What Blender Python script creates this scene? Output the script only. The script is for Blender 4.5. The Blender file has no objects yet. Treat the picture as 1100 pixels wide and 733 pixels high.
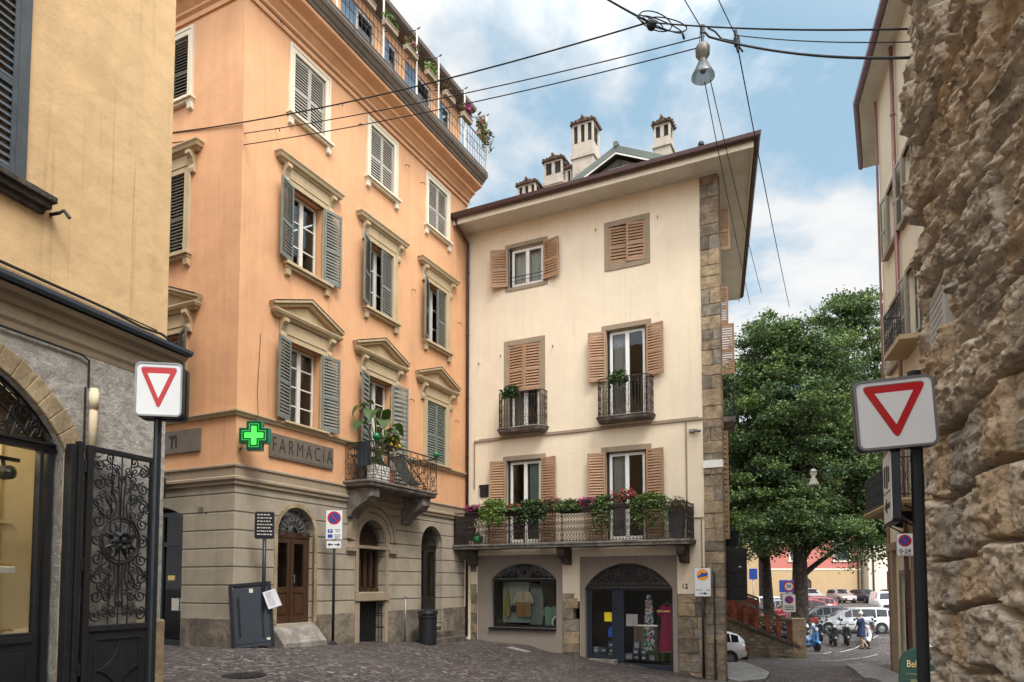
import bpy, bmesh, math, random
import numpy as np
from mathutils import Vector, Matrix, noise

random.seed(7)
rng = np.random.default_rng(11)
PI = math.pi
R = math.radians
scene = bpy.context.scene
COL = scene.collection

# ------------------------------------------------------------------ camera
cam = bpy.data.cameras.new('camera')
cam_o = bpy.data.objects.new('camera', cam)
COL.objects.link(cam_o)
cam_o.location = (0, 0, 1.6)
cam_o.rotation_euler = (R(93.2), 0, 0)
cam.sensor_width = 36
cam.lens = 760 / 1100 * 36
cam.shift_y = 0.2
cam.clip_start = 0.05
cam.clip_end = 3000
scene.camera = cam_o
scene.view_settings.view_transform = 'Standard'
scene.view_settings.look = 'None'
scene.view_settings.gamma = 1
scene.view_settings.use_curve_mapping = False
scene.view_settings.exposure = 0.66
scene.cycles.max_bounces = 8
scene.cycles.transparent_max_bounces = 16
scene.cycles.use_denoising = True

# ------------------------------------------------------------------ materials
def nmat(name):
    m = bpy.data.materials.new(name)
    m.use_nodes = True
    nt = m.node_tree
    b = nt.nodes['Principled BSDF']
    return m, nt, nt.nodes, nt.links, b

def coords(nt, scale=(1, 1, 1), rnd=True, world=False):
    n, l = nt.nodes, nt.links
    tc = n.new('ShaderNodeTexCoord')
    mp = n.new('ShaderNodeMapping')
    mp.inputs['Scale'].default_value = scale
    l.new(tc.outputs['Object'], mp.inputs['Vector'])
    if rnd:
        oi = n.new('ShaderNodeObjectInfo')
        mu = n.new('ShaderNodeMath'); mu.operation = 'MULTIPLY'; mu.inputs[1].default_value = 37.0
        l.new(oi.outputs['Random'], mu.inputs[0])
        l.new(mu.outputs[0], mp.inputs['Location'])
    return mp.outputs['Vector']

def noise_n(nt, vec, scale, detail=4, rough=.55, dist=0):
    t = nt.nodes.new('ShaderNodeTexNoise')
    t.inputs['Scale'].default_value = scale
    t.inputs['Detail'].default_value = detail
    t.inputs['Roughness'].default_value = rough
    t.inputs['Distortion'].default_value = dist
    nt.links.new(vec, t.inputs['Vector'])
    return t.outputs['Fac']

def ramp(nt, fac, stops):
    r = nt.nodes.new('ShaderNodeValToRGB')
    e = r.color_ramp.elements
    while len(e) < len(stops): e.new(.5)
    for i, (p, c) in enumerate(stops):
        e[i].position = p
        e[i].color = (c[0], c[1], c[2], 1) if hasattr(c, '__len__') else (c, c, c, 1)
    nt.links.new(fac, r.inputs['Fac'])
    return r.outputs['Color']

def mixc(nt, fac, a, b, mode='MIX'):
    m = nt.nodes.new('ShaderNodeMix'); m.data_type = 'RGBA'; m.blend_type = mode
    for s, v in ((0, fac), (6, a), (7, b)):
        if hasattr(v, 'links'): nt.links.new(v, m.inputs[s])
        elif s == 0: m.inputs[s].default_value = v
        else: m.inputs[s].default_value = (v[0], v[1], v[2], 1)
    return m.outputs[2]

def bump(nt, h, strength=.3, dist=.02, prev=None):
    b = nt.nodes.new('ShaderNodeBump')
    b.inputs['Strength'].default_value = strength
    b.inputs['Distance'].default_value = dist
    nt.links.new(h, b.inputs['Height'])
    if prev is not None: nt.links.new(prev, b.inputs['Normal'])
    return b.outputs['Normal']

def sc(c, k): return (min(c[0]*k, 1), min(c[1]*k, 1), min(c[2]*k, 1))

def plaster(name, c, var=.14, stain=None, stain_amt=.35, bumpk=.25, rough=.9, streak=.2, big=.55):
    m, nt, n, l, b = nmat(name)
    v = coords(nt, rnd=False)
    f1 = noise_n(nt, v, big, 6, .6, .4)
    base = ramp(nt, f1, [(.3, sc(c, 1-var)), (.5, c), (.72, sc(c, 1+var*.6))])
    v2 = coords(nt, (2.2, 2.2, .22), rnd=False)
    f2 = noise_n(nt, v2, 1.4, 5, .6)
    s = ramp(nt, f2, [(.45, 0), (.75, streak)])
    base = mixc(nt, s, base, sc(c, .62))
    f3 = noise_n(nt, v, 2.6, 7, .7)
    s3 = ramp(nt, f3, [(.52, 0), (.72, stain_amt)])
    base = mixc(nt, s3, base, stain or sc(c, .78))
    v4 = coords(nt, (5.5, 5.5, .16), rnd=False)
    f4 = noise_n(nt, v4, 1.7, 6, .62)
    base = mixc(nt, ramp(nt, f4, [(.585, 0), (.70, streak*1.5)]), base, sc(stain or c, .6))
    f5 = noise_n(nt, v, .42, 3, .45, .6)
    base = mixc(nt, ramp(nt, f5, [(.60, 0), (.615, .22)]), base, sc(c, 1.14))
    l.new(base, b.inputs['Base Color'])
    b.inputs['Roughness'].default_value = rough
    b.inputs['Specular IOR Level'].default_value = .2
    fa = noise_n(nt, v, 45, 4, .7)
    nb = bump(nt, fa, bumpk, .01)
    fb = noise_n(nt, v, 2.2, 3, .5)
    l.new(bump(nt, fb, bumpk*1.2, .05, nb), b.inputs['Normal'])
    return m

def simple(name, c, rough=.6, metal=0, var=.12, scale=8, bumpk=.08, spec=.4):
    m, nt, n, l, b = nmat(name)
    v = coords(nt)
    f = noise_n(nt, v, scale, 5, .6)
    l.new(ramp(nt, f, [(.3, sc(c, 1-var)), (.7, sc(c, 1+var))]), b.inputs['Base Color'])
    l.new(ramp(nt, f, [(.3, min(rough*1.15, 1)), (.7, rough*.85)]), b.inputs['Roughness'])
    b.inputs['Metallic'].default_value = metal
    b.inputs['Specular IOR Level'].default_value = spec
    if bumpk: l.new(bump(nt, noise_n(nt, v, scale*6, 3, .6), bumpk, .01), b.inputs['Normal'])
    return m

def stone(name, c, c2, scale=3, bumpk=.6, rough=.92, dist=.03, warp=.6):
    m, nt, n, l, b = nmat(name)
    v = coords(nt)
    f = noise_n(nt, v, scale, 8, .68, warp)
    f2 = noise_n(nt, v, scale*9, 5, .7)
    base = ramp(nt, f, [(.3, sc(c2, .75)), (.45, c2), (.58, c), (.75, sc(c, 1.25))])
    base = mixc(nt, ramp(nt, f2, [(.35, .45), (.6, 0)]), base, sc(c2, .45))
    l.new(base, b.inputs['Base Color'])
    b.inputs['Roughness'].default_value = rough
    b.inputs['Specular IOR Level'].default_value = .2
    n1 = bump(nt, f2, bumpk, dist*.6)
    l.new(bump(nt, f, bumpk, dist*2, n1), b.inputs['Normal'])
    return m

def glass(name, tint=(.9, .95, .95), refl=1.0, rough=.015):
    m, nt, n, l, b = nmat(name)
    out = n['Material Output']
    n.remove(b)
    tr = n.new('ShaderNodeBsdfTransparent'); tr.inputs[0].default_value = (*tint, 1)
    gl = n.new('ShaderNodeBsdfGlossy'); gl.inputs['Roughness'].default_value = rough
    fr = n.new('ShaderNodeFresnel'); fr.inputs['IOR'].default_value = 1.5
    ma = n.new('ShaderNodeMath'); ma.operation = 'MULTIPLY_ADD'; ma.use_clamp = True
    ma.inputs[1].default_value = refl; ma.inputs[2].default_value = .04
    mx = n.new('ShaderNodeMixShader')
    v = coords(nt)
    nb = bump(nt, noise_n(nt, v, 1.7, 2, .5), .02, .05)
    l.new(nb, gl.inputs['Normal'])
    l.new(fr.outputs[0], ma.inputs[0]); l.new(ma.outputs[0], mx.inputs[0])
    l.new(tr.outputs[0], mx.inputs[1]); l.new(gl.outputs[0], mx.inputs[2])
    l.new(mx.outputs[0], out.inputs['Surface'])
    return m

def emis(name, c, s):
    m, nt, n, l, b = nmat(name)
    b.inputs['Base Color'].default_value = (*c, 1)
    b.inputs['Emission Color'].default_value = (*c, 1)
    b.inputs['Emission Strength'].default_value = s
    return m

def leafmat(name, c, var=.35, trans=.24):
    m, nt, n, l, b = nmat(name)
    v = coords(nt)
    f = noise_n(nt, v, 1.3, 3, .6)
    colr = ramp(nt, f, [(.3, sc(c, 1-var)), (.7, sc(c, 1+var))])
    l.new(colr, b.inputs['Base Color'])
    b.inputs['Roughness'].default_value = .55
    b.inputs['Specular IOR Level'].default_value = .35
    tl = n.new('ShaderNodeBsdfTranslucent')
    l.new(mixc(nt, 1.0, colr, (1.0, 1.0, .6), 'MULTIPLY'), tl.inputs['Color'])
    mx = n.new('ShaderNodeMixShader'); mx.inputs[0].default_value = trans
    l.new(b.outputs[0], mx.inputs[1]); l.new(tl.outputs[0], mx.inputs[2])
    l.new(mx.outputs[0], n['Material Output'].inputs['Surface'])
    return m

def wood(name, c, rough=.55):
    m, nt, n, l, b = nmat(name)
    v = coords(nt, (9, 9, .9))
    f = noise_n(nt, v, 2.2, 6, .65, 1.2)
    l.new(ramp(nt, f, [(.3, sc(c, .55)), (.5, c), (.75, sc(c, 1.35))]), b.inputs['Base Color'])
    b.inputs['Roughness'].default_value = rough
    l.new(bump(nt, f, .15, .01), b.inputs['Normal'])
    return m

M = {}
M['orange'] = plaster('orange_plaster', (.635, .345, .185), .10, (.56, .29, .14), .34, .25, big=.8, streak=.3)
M['cream'] = plaster('cream_plaster', (.735, .62, .465), .06, (.63, .50, .33), .28, .2, streak=.18)
M['ochre'] = plaster('ochre_plaster', (.645, .44, .235), .10, (.51, .345, .18), .45, .5, big=.9, streak=.28)
M['pale'] = plaster('pale_plaster', (.76, .66, .50), .08, (.6, .5, .37), .35, .3)
M['greyplaster'] = plaster('grey_taupe_plaster', (.27, .225, .185), .07, (.22, .18, .15), .3, .2)
M['creamtrim'] = plaster('cream_trim', (.60, .50, .34), .09, (.42, .35, .25), .35, .15)
M['stonetrim'] = plaster('weathered_trim', (.47, .36, .22), .14, (.30, .25, .18), .55, .25, streak=.35)
M['greytrim'] = plaster('taupe_stone_trim', (.30, .235, .165), .14, (.20, .165, .13), .5, .3)
M['cornice'] = plaster('weathered_cornice', (.17, .14, .115), .2, (.09, .08, .07), .6, .3, streak=.5)
M['whitetrim'] = plaster('whitish_trim', (.66, .58, .45), .05, (.5, .43, .33), .2, .1)
M['rough_render'] = stone('rough_grey_render', (.58, .545, .49), (.43, .40, .36), 9, .8, .95, .035, 0)
M['plinth'] = stone('dark_plinth_stone', (.15, .125, .10), (.07, .06, .05), 2.2, .7)
M['baseplinth'] = stone('stained_base_render', (.25, .21, .16), (.14, .118, .095), 1.8, .5)
M['archstone'] = stone('sandstone', (.40, .31, .19), (.29, .22, .13), 2.4, .4)
M['pedstone'] = stone('pale_step_stone', (.31, .285, .25), (.20, .18, .155), 2.4, .4)
M['slab'] = stone('balcony_stone', (.26, .23, .20), (.15, .13, .115), 3, .4)
STONES = [stone('quoin_brown', (.34, .255, .175), (.20, .155, .11), 4, .8), stone('quoin_tan', (.45, .335, .215), (.30, .225, .145), 4, .8),
          stone('quoin_grey', (.33, .285, .22), (.215, .185, .145), 4, .8), stone('quoin_dark', (.25, .20, .15), (.15, .12, .09), 4, .8)]
M['iron'] = simple('black_iron', (.018, .018, .02), .5, .3, .3, 12, .1)
M['ironbrown'] = simple('brown_rusty_iron', (.045, .032, .026), .6, .2, .4, 12, .15)
M['blackpaint'] = simple('black_paint', (.012, .013, .016), .4, 0, .3, 6, .03)
M['greyshut'] = simple('grey_green_paint', (.15, .162, .142), .6, 0, .2, 5, .06)
M['lightshut'] = simple('light_grey_paint', (.36, .335, .285), .6, 0, .1, 5, .06)
M['darkshut'] = simple('dark_grey_paint', (.055, .065, .075), .5, 0, .2, 5, .06)
M['blueshut'] = simple('blue_grey_paint', (.16, .22, .30), .5, 0, .2, 5, .05)
M['oliveshut'] = simple('olive_brown_paint', (.075, .065, .042), .6, 0, .2, 5, .06)
M['brownshut'] = simple('tan_brown_paint', (.335, .195, .11), .6, 0, .1, 5, .06)
M['white'] = simple('white_paint', (.72, .71, .67), .45, 0, .05, 5, .03)
M['offwhite'] = simple('off_white_paint', (.56, .53, .47), .55, 0, .08, 5, .04)
M['gutter'] = simple('brown_gutter_metal', (.075, .04, .035), .4, .4, .15, 3, .03)
M['pinkpipe'] = simple('copper_pink_pipe', (.30, .15, .13), .45, .3, .15, 3, .03)
M['soffit'] = simple('taupe_soffit_boards', (.60, .57, .52), .75, 0, .1, 2, .05)
M['roofgreen'] = simple('green_grey_sheet_roof', (.12, .14, .12), .6, .1, .15, 2, .05)
M['tile'] = stone('clay_roof_tile', (.20, .12, .085), (.10, .08, .065), 7, .6)
M['brick'] = stone('red_brick_coping', (.30, .095, .055), (.18, .06, .04), 6, .5)
M['chimney'] = plaster('chimney_render', (.44, .38, .31), .22, (.22, .19, .155), .75, .5, streak=.45)
M['door'] = wood('dark_brown_wood', (.055, .026, .013), .4)
M['darkdoor'] = wood('black_brown_wood', (.018, .014, .012), .5)
M['glass'] = glass('window_glass', (.85, .9, .9), .9)
M['doorglass'] = glass('door_glass', (.8, .85, .85), .22)
M['shopglass'] = glass('shop_glass', (.95, .96, .96), .7)
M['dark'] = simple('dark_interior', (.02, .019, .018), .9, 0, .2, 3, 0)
M['curtain'] = simple('white_curtain', (.52, .50, .45), .9, 0, .08, 6, .2)
M['curtaingreen'] = simple('pale_green_curtain', (.36, .42, .37), .9, 0, .08, 6, .2)
M['grey_metal'] = simple('grey_metal', (.22, .225, .23), .4, .6, .1, 5, .03)
M['darkmetal'] = simple('dark_metal', (.03, .033, .038), .4, .5, .2, 5, .03)
M['signwhite'] = simple('white_sign_sheet', (.68, .68, .68), .35, 0, .04, 3, 0)
M['signred'] = simple('red_sign_sheet', (.45, .012, .016), .35, 0, .05, 3, 0)
M['signblue'] = simple('blue_sign_sheet', (.02, .06, .30), .35, 0, .05, 3, 0)
M['signorange'] = simple('orange_sign_sheet', (.78, .30, .02), .35, 0, .05, 3, 0)
M['plaque'] = simple('brown_grey_sign_board', (.13, .105, .082), .7, 0, .12, 4, .08)
M['letter'] = simple('dark_lettering', (.022, .02, .018), .6, 0, .1, 4, 0)
M['lettergold'] = simple('gold_lettering', (.62, .45, .17), .5, 0, .1, 4, 0)
M['rubber'] = simple('black_rubber', (.015, .015, .015), .8, 0, .2, 8, .1)
M['concrete'] = stone('pavement_concrete', (.30, .29, .28), (.22, .215, .21), 3, .25)
M['marking'] = simple('white_road_paint', (.40, .39, .37), .8, 0, .45, 5, .1)
M['terracotta'] = simple('terracotta', (.28, .12, .075), .75, 0, .15, 6, .1)
M['pinkwall'] = plaster('pink_plaster', (.42, .15, .12), .08, None, .2, .2)
M['yellowwall'] = plaster('yellow_ochre_plaster', (.42, .295, .165), .08, None, .2, .2)
L1 = leafmat('leaf_dark', (.030, .056, .021))
L2 = leafmat('leaf_mid', (.066, .110, .034))
L3 = leafmat('leaf_light', (.130, .185, .055))
L4 = leafmat('leaf_bright', (.18, .27, .055))
M['bark'] = stone('tree_bark', (.085, .068, .052), (.04, .032, .026), 5, .9)
M['flower_magenta'] = simple('magenta_petals', (.50, .03, .22), .7, 0, .3, 9, 0)
M['flower_red'] = simple('red_petals', (.50, .03, .07), .7, 0, .3, 9, 0)
M['flower_pink'] = simple('pink_petals', (.55, .22, .22), .7, 0, .3, 9, 0)
M['flower_dry'] = leafmat('reddish_leaf', (.16, .07, .05))
M['lemon'] = simple('lemon_peel', (.75, .5, .03), .5, 0, .1, 9, .05)
M['greenglass'] = simple('green_glazed_ball', (.01, .14, .05), .15, 0, .1, 3, 0)

def cloth(name, c):
    m, nt, n, l, b = nmat(name)
    f = noise_n(nt, coords(nt, (13, 13, 1.6)), 1.6, 4, .55, .4)
    l.new(ramp(nt, f, [(.3, sc(c, .72)), (.7, sc(c, 1.15))]), b.inputs['Base Color']); b.inputs['Roughness'].default_value = .9
    l.new(bump(nt, f, 1.0, .05), b.inputs['Normal'])
    return m

# ------------------------------------------------------------------ mesh builder
class MB:
    def __init__(s): s.v = []; s.f = []; s.m = []
    def add(s, vs, fs, mi=0):
        o = len(s.v); s.v += [tuple(p) for p in vs]
        for f in fs: s.f.append(tuple(i+o for i in f)); s.m.append(mi)
    def box(s, x0, x1, y0, y1, z0, z1, mi=0):
        s.add([(x0,y0,z0),(x1,y0,z0),(x1,y1,z0),(x0,y1,z0),(x0,y0,z1),(x1,y0,z1),(x1,y1,z1),(x0,y1,z1)],
              [(0,3,2,1),(4,5,6,7),(0,1,5,4),(1,2,6,5),(2,3,7,6),(3,0,4,7)], mi)
    def quad(s, a, b, c, d, mi=0): s.add([a, b, c, d], [(0,1,2,3)], mi)
    def prism(s, pts, a, b, axis='y', mi=0):
        n = len(pts)
        mk = {'y': lambda p, t: (p[0], t, p[1]), 'x': lambda p, t: (t, p[0], p[1]), 'z': lambda p, t: (p[0], p[1], t)}[axis]
        s.add([mk(p, a) for p in pts] + [mk(p, b) for p in pts],
              [tuple(range(n)), tuple(range(2*n-1, n-1, -1))] + [(i, (i+1) % n, n+(i+1) % n, n+i) for i in range(n)], mi)
    def tube(s, pts, r, n=6, closed=False, mi=0, cap=True):
        pts = [Vector(p) for p in pts]
        k = len(pts); rr = r if hasattr(r, '__len__') else [r]*k
        o = len(s.v); up = None
        for i, p in enumerate(pts):
            if closed: t = pts[(i+1) % k] - pts[i-1]
            else: t = pts[min(i+1, k-1)] - pts[max(i-1, 0)]
            t = t.normalized() if t.length > 1e-9 else Vector((0, 0, 1))
            if up is None:
                up = Vector((0, 0, 1)) if abs(t.z) < .9 else Vector((1, 0, 0))
            a = t.cross(up)
            if a.length < 1e-4: a = t.cross(Vector((.3, .9, .2)))
            a.normalize(); b = a.cross(t).normalized(); up = b
            for j in range(n):
                an = 2*PI*(j+.5)/n
                s.v.append(tuple(p + (a*math.cos(an) + b*math.sin(an))*rr[i]))
        for i in range(k if closed else k-1):
            i2 = (i+1) % k
            for j in range(n):
                s.f.append((o+i*n+j, o+i*n+(j+1) % n, o+i2*n+(j+1) % n, o+i2*n+j)); s.m.append(mi)
        if not closed and cap:
            s.f.append(tuple(o+j for j in range(n-1, -1, -1))); s.m.append(mi)
            s.f.append(tuple(o+(k-1)*n+j for j in range(n))); s.m.append(mi)
    def lathe(s, prof, c=(0,0,0), n=12, mi=0, axis='z'):
        o = len(s.v)
        for (r, z) in prof:
            for j in range(n):
                a = 2*PI*j/n
                d = (r*math.cos(a), r*math.sin(a), z)
                if axis == 'x': d = (z, d[0], d[1])
                if axis == 'y': d = (d[0], z, d[1])
                s.v.append((c[0]+d[0], c[1]+d[1], c[2]+d[2]))
        for i in range(len(prof)-1):
            for j in range(n):
                s.f.append((o+i*n+j, o+i*n+(j+1) % n, o+(i+1)*n+(j+1) % n, o+(i+1)*n+j)); s.m.append(mi)
        s.f.append(tuple(o+j for j in range(n-1, -1, -1))); s.m.append(mi)
        s.f.append(tuple(o+(len(prof)-1)*n+j for j in range(n))); s.m.append(mi)
    def ball(s, c, r, n=10, k=6, mi=0, sz=1):
        s.lathe([(max(r*math.sin(PI*i/k), 1e-4), -r*sz*math.cos(PI*i/k)) for i in range(k+1)], c, n, mi)
    def moulding(s, path, prof, mi=0, closed_prof=True):
        """profile of (outward, z) swept along a 2D path; outward is right of the path"""
        n = len(path); P = [Vector((p[0], p[1])) for p in path]; offs = []
        for i in range(n):
            ds = []
            if i > 0: ds.append((P[i]-P[i-1]).normalized())
            if i < n-1: ds.append((P[i+1]-P[i]).normalized())
            ns = [Vector((d.y, -d.x)) for d in ds]
            offs.append(ns[0] if len(ns) == 1 else (ns[0]+ns[1])/(1+ns[0].dot(ns[1])))
        o = len(s.v); k = len(prof)
        for i in range(n):
            for (w, z) in prof:
                q = P[i]+offs[i]*w; s.v.append((q.x, q.y, z))
        for i in range(n-1):
            for j in range(k if closed_prof else k-1):
                j2 = (j+1) % k
                s.f.append((o+i*k+j, o+i*k+j2, o+(i+1)*k+j2, o+(i+1)*k+j)); s.m.append(mi)
        s.f.append(tuple(o+j for j in range(k-1, -1, -1))); s.m.append(mi)
        s.f.append(tuple(o+(n-1)*k+j for j in range(k))); s.m.append(mi)
    def mesh(s, name, mats, smooth=False, recalc=True):
        me = bpy.data.meshes.new(name)
        me.from_pydata(s.v, [], s.f)
        for m in (mats if isinstance(mats, (list, tuple)) else [mats]): me.materials.append(m)
        if any(s.m): me.polygons.foreach_set('material_index', s.m)
        if recalc:
            bm = bmesh.new(); bm.from_mesh(me); bmesh.ops.recalc_face_normals(bm, faces=bm.faces); bm.to_mesh(me); bm.free()
        if smooth: me.polygons.foreach_set('use_smooth', [True]*len(me.polygons))
        me.update()
        return me
    def build(s, name, mats, parent=None, smooth=False, loc=None, rotz=0, bevel=0, recalc=True):
        o = link(name, s.mesh(name, mats, smooth, recalc), parent)
        if loc is not None: o.location = loc
        if rotz: o.rotation_euler = (0, 0, rotz)
        if bevel:
            b = o.modifiers.new('bevel', 'BEVEL'); b.width = bevel; b.segments = 2; b.limit_method = 'ANGLE'; b.angle_limit = R(50)
        return o

def link(name, data, parent=None):
    o = bpy.data.objects.new(name, data); COL.objects.link(o)
    if parent is not None: o.parent = parent
    return o

def thing(name, label, cat, loc=(0,0,0), rotz=0, group=None):
    o = link(name, None); o.location = loc; o.rotation_euler = (0, 0, rotz)
    o['label'] = label; o['category'] = cat
    if group: o['group'] = group
    return o

def tag(o, label, cat, group=None):
    o['label'] = label; o['category'] = cat
    if group: o['group'] = group
    return o

def struct(o): o['kind'] = 'structure'; return o

def copy_thing(root, label, loc, rotz=0):
    def rec(o, par):
        c = o.copy(); COL.objects.link(c)
        if par is not None: c.parent = par
        for ch in list(o.children): rec(ch, c)
        return c
    r = rec(root, None); r['label'] = label; r.location = loc; r.rotation_euler = (0, 0, rotz)
    return r

def arc(x0, x1, zs, rise, n=16):
    hw = (x1-x0)/2; xm = (x0+x1)/2
    Rr = (hw*hw+rise*rise)/(2*rise); zc = zs+rise-Rr
    a0 = math.atan2(zs-zc, -hw); a1 = math.atan2(zs-zc, hw)
    return [(xm+Rr*math.cos(a0+(a1-a0)*i/n), zc+Rr*math.sin(a0+(a1-a0)*i/n)) for i in range(n+1)]

def outline(o, n=16):
    x0, x1, z0, z1, rise = o
    if rise <= 0: return [(x0,z0),(x0,z1),(x1,z1),(x1,z0)]
    return [(x0,z0)] + arc(x0, x1, z1-rise, rise, n) + [(x1,z0)]

def wall_panel(mb, x0, x1, z0, z1, y, ops, depth=.3, mi=0, tf=None, rmi=None):
    """front sheet with openings (x0,x1,z0,z1,rise) and reveals going inward; tf maps (x,y,z)"""
    T = tf or (lambda x, yy, z: (x, yy, z))
    rmi = mi if rmi is None else rmi
    xs = sorted({x0, x1, *[a for o in ops for a in o[:2] if x0 < a < x1]})
    zs = sorted({z0, z1, *[a for o in ops for a in o[2:4] if z0 < a < z1]})
    for i in range(len(xs)-1):
        for j in range(len(zs)-1):
            cx = (xs[i]+xs[i+1])/2; cz = (zs[j]+zs[j+1])/2
            if any(o[0] < cx < o[1] and o[2] < cz < o[3] for o in ops): continue
            mb.quad(T(xs[i],y,zs[j]), T(xs[i+1],y,zs[j]), T(xs[i+1],y,zs[j+1]), T(xs[i],y,zs[j+1]), mi)
    for o in ops:
        ol = outline(o)
        if o[4] > 0:
            a = ol[1:-1]; h = len(a)//2
            lp = [(o[0], o[3])] + a[:h+1]; rp = a[h:] + [(o[1], o[3])]
            for p in (lp, rp):
                p = [q for i, q in enumerate(p) if i == 0 or (abs(q[0]-p[i-1][0])+abs(q[1]-p[i-1][1])) > 1e-5]
                mb.add([T(q[0], y, q[1]) for q in p], [tuple(range(len(p)))], mi)
        for i in range(len(ol)):
            a, b = ol[i], ol[(i+1) % len(ol)]
            mb.quad(T(a[0],y,a[1]), T(b[0],y,b[1]), T(b[0],y+depth,b[1]), T(a[0],y+depth,a[1]), rmi)

def arch_band(mb, o, t, y0, y1, legs=True, mi=0, n=20):
    """ring of width t outside an arched opening"""
    x0, x1, z0, z1, rise = o
    inn = arc(x0, x1, z1-rise, rise, n)
    hw = (x1-x0)/2; xm = (x0+x1)/2; Rr = (hw*hw+rise*rise)/(2*rise); zc = z1-Rr
    out = [(xm+(p[0]-xm)*(Rr+t)/Rr, zc+(p[1]-zc)*(Rr+t)/Rr) for p in inn]
    if legs:
        inn = [(x0, z0)]+inn+[(x1, z0)]; out = [(x0-t, z0)]+out+[(x1+t, z0)]
    for i in range(len(inn)-1):
        mb.prism([inn[i], inn[i+1], out[i+1], out[i]], y0, y1, 'y', mi)

def spiral(cx, cz, r, turns=1.4, a0=0, d=1, n=14, y=0):
    return [(cx+r*(1-.82*i/n)*math.cos(a0+d*2*PI*turns*i/n), y, cz+r*(1-.82*i/n)*math.sin(a0+d*2*PI*turns*i/n)) for i in range(n+1)]

def ring(cx, cz, r, n=14, y=0): return [(cx+r*math.cos(2*PI*i/n), y, cz+r*math.sin(2*PI*i/n)) for i in range(n)]

def text_mesh(txt, size, depth=.004, spacing=1.0, bold=0.0, align='CENTER'):
    c = bpy.data.curves.new('lettering', 'FONT')
    c.body = txt; c.size = size; c.extrude = depth; c.offset = bold; c.align_x = align; c.align_y = 'CENTER'; c.space_character = spacing
    c.resolution_u = 3
    o = bpy.data.objects.new('tmp', c); COL.objects.link(o)
    dg = bpy.context.evaluated_depsgraph_get(); dg.update()
    me = bpy.data.meshes.new_from_object(o.evaluated_get(dg))
    bpy.data.objects.remove(o); bpy.data.curves.remove(c)
    # text lies in xy; turn so that it reads on a facade (x right, z up, facing -y)
    me.transform(Matrix.Rotation(PI/2, 4, 'X'))
    return me

def text(name, txt, size, m, parent, loc, rotz=0, depth=.004, spacing=1.0, bold=0.0, sx=1.0, align='CENTER'):
    me = text_mesh(txt, size, depth, spacing, bold, align)
    if sx != 1: me.transform(Matrix.Diagonal((sx, 1, 1, 1)))
    me.materials.clear(); me.materials.append(m)
    o = link(name, me, parent); o.location = loc; o.rotation_euler = (0, 0, rotz)
    return o

def leaf_mesh(name, P, size, mats, idx=None, parent=None, aspect=.55, up=.25, droop=0):
    """P (N,3): one folded leaf-shaped face pair per point"""
    N = len(P)
    d = rng.normal(size=(N, 3)); d[:, 2] = d[:, 2]*.6 - droop; d /= np.linalg.norm(d, axis=1)[:, None]
    u = rng.normal(size=(N, 3)); u[:, 2] += up*2
    s = np.cross(d, u); s /= (np.linalg.norm(s, axis=1)[:, None]+1e-9)
    nrm = np.cross(s, d)
    L = size*(.6+.8*rng.random(N))[:, None]
    W = L*aspect
    a = P - d*L*.5; b = P + s*W*.5 + nrm*W*.12; c = P + d*L*.5; e = P - s*W*.5 + nrm*W*.12
    V = np.stack([a, b, c, e], 1).reshape(-1, 3)
    me = bpy.data.meshes.new(name)
    me.vertices.add(4*N); me.vertices.foreach_set('co', V.ravel().astype(np.float32))
    me.loops.add(4*N); me.loops.foreach_set('vertex_index', np.arange(4*N, dtype=np.int32))
    me.polygons.add(N); me.polygons.foreach_set('loop_start', np.arange(0, 4*N, 4, dtype=np.int32))
    try: me.polygons.foreach_set('loop_total', np.full(N, 4, dtype=np.int32))
    except Exception: pass
    for m in mats: me.materials.append(m)
    if idx is not None: me.polygons.foreach_set('material_index', np.asarray(idx, dtype=np.int32))
    me.update(calc_edges=True); me.validate()
    return link(name, me, parent)

def blob_pts(c, r, n, shell=.55):
    d = rng.normal(size=(n, 3)); d /= np.linalg.norm(d, axis=1)[:, None]
    k = (shell + (1-shell)*rng.random(n))[:, None]
    return np.asarray(c) + d*k*np.asarray(r)
# ------------------------------------------------------------------ sky and sun
world = bpy.data.worlds.new('World'); scene.world = world
world.use_nodes = True
nt = world.node_tree; n = nt.nodes; l = nt.links
bg = n['Background']
sky = n.new('ShaderNodeTexSky'); sky.sky_type = 'NISHITA'; sky.sun_disc = False
SUN_EL, SUN_AZ = R(56), R(152)      # azimuth clockwise from +Y: behind the camera, a little to the right
sky.sun_elevation = SUN_EL; sky.sun_rotation = SUN_AZ
sky.air_density = 1.0; sky.dust_density = 1.2; sky.ozone_density = 1.0
tc = n.new('ShaderNodeTexCoord')
sep = n.new('ShaderNodeSeparateXYZ'); l.new(tc.outputs['Generated'], sep.inputs[0])
zz = n.new('ShaderNodeMath'); zz.operation = 'ADD'; zz.inputs[1].default_value = .22; l.new(sep.outputs['Z'], zz.inputs[0])
zm = n.new('ShaderNodeMath'); zm.operation = 'MAXIMUM'; zm.inputs[1].default_value = .05; l.new(zz.outputs[0], zm.inputs[0])
dx = n.new('ShaderNodeMath'); dx.operation = 'DIVIDE'; l.new(sep.outputs['X'], dx.inputs[0]); l.new(zm.outputs[0], dx.inputs[1])
dy = n.new('ShaderNodeMath'); dy.operation = 'DIVIDE'; l.new(sep.outputs['Y'], dy.inputs[0]); l.new(zm.outputs[0], dy.inputs[1])
cb = n.new('ShaderNodeCombineXYZ'); l.new(dx.outputs[0], cb.inputs[0]); l.new(dy.outputs[0], cb.inputs[1])
mp = n.new('ShaderNodeMapping'); mp.inputs['Location'].default_value = (9.1, .3, 0); l.new(cb.outputs[0], mp.inputs['Vector'])
cf = noise_n(nt, mp.outputs['Vector'], 2.1, 10, .56, .3)
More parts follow.
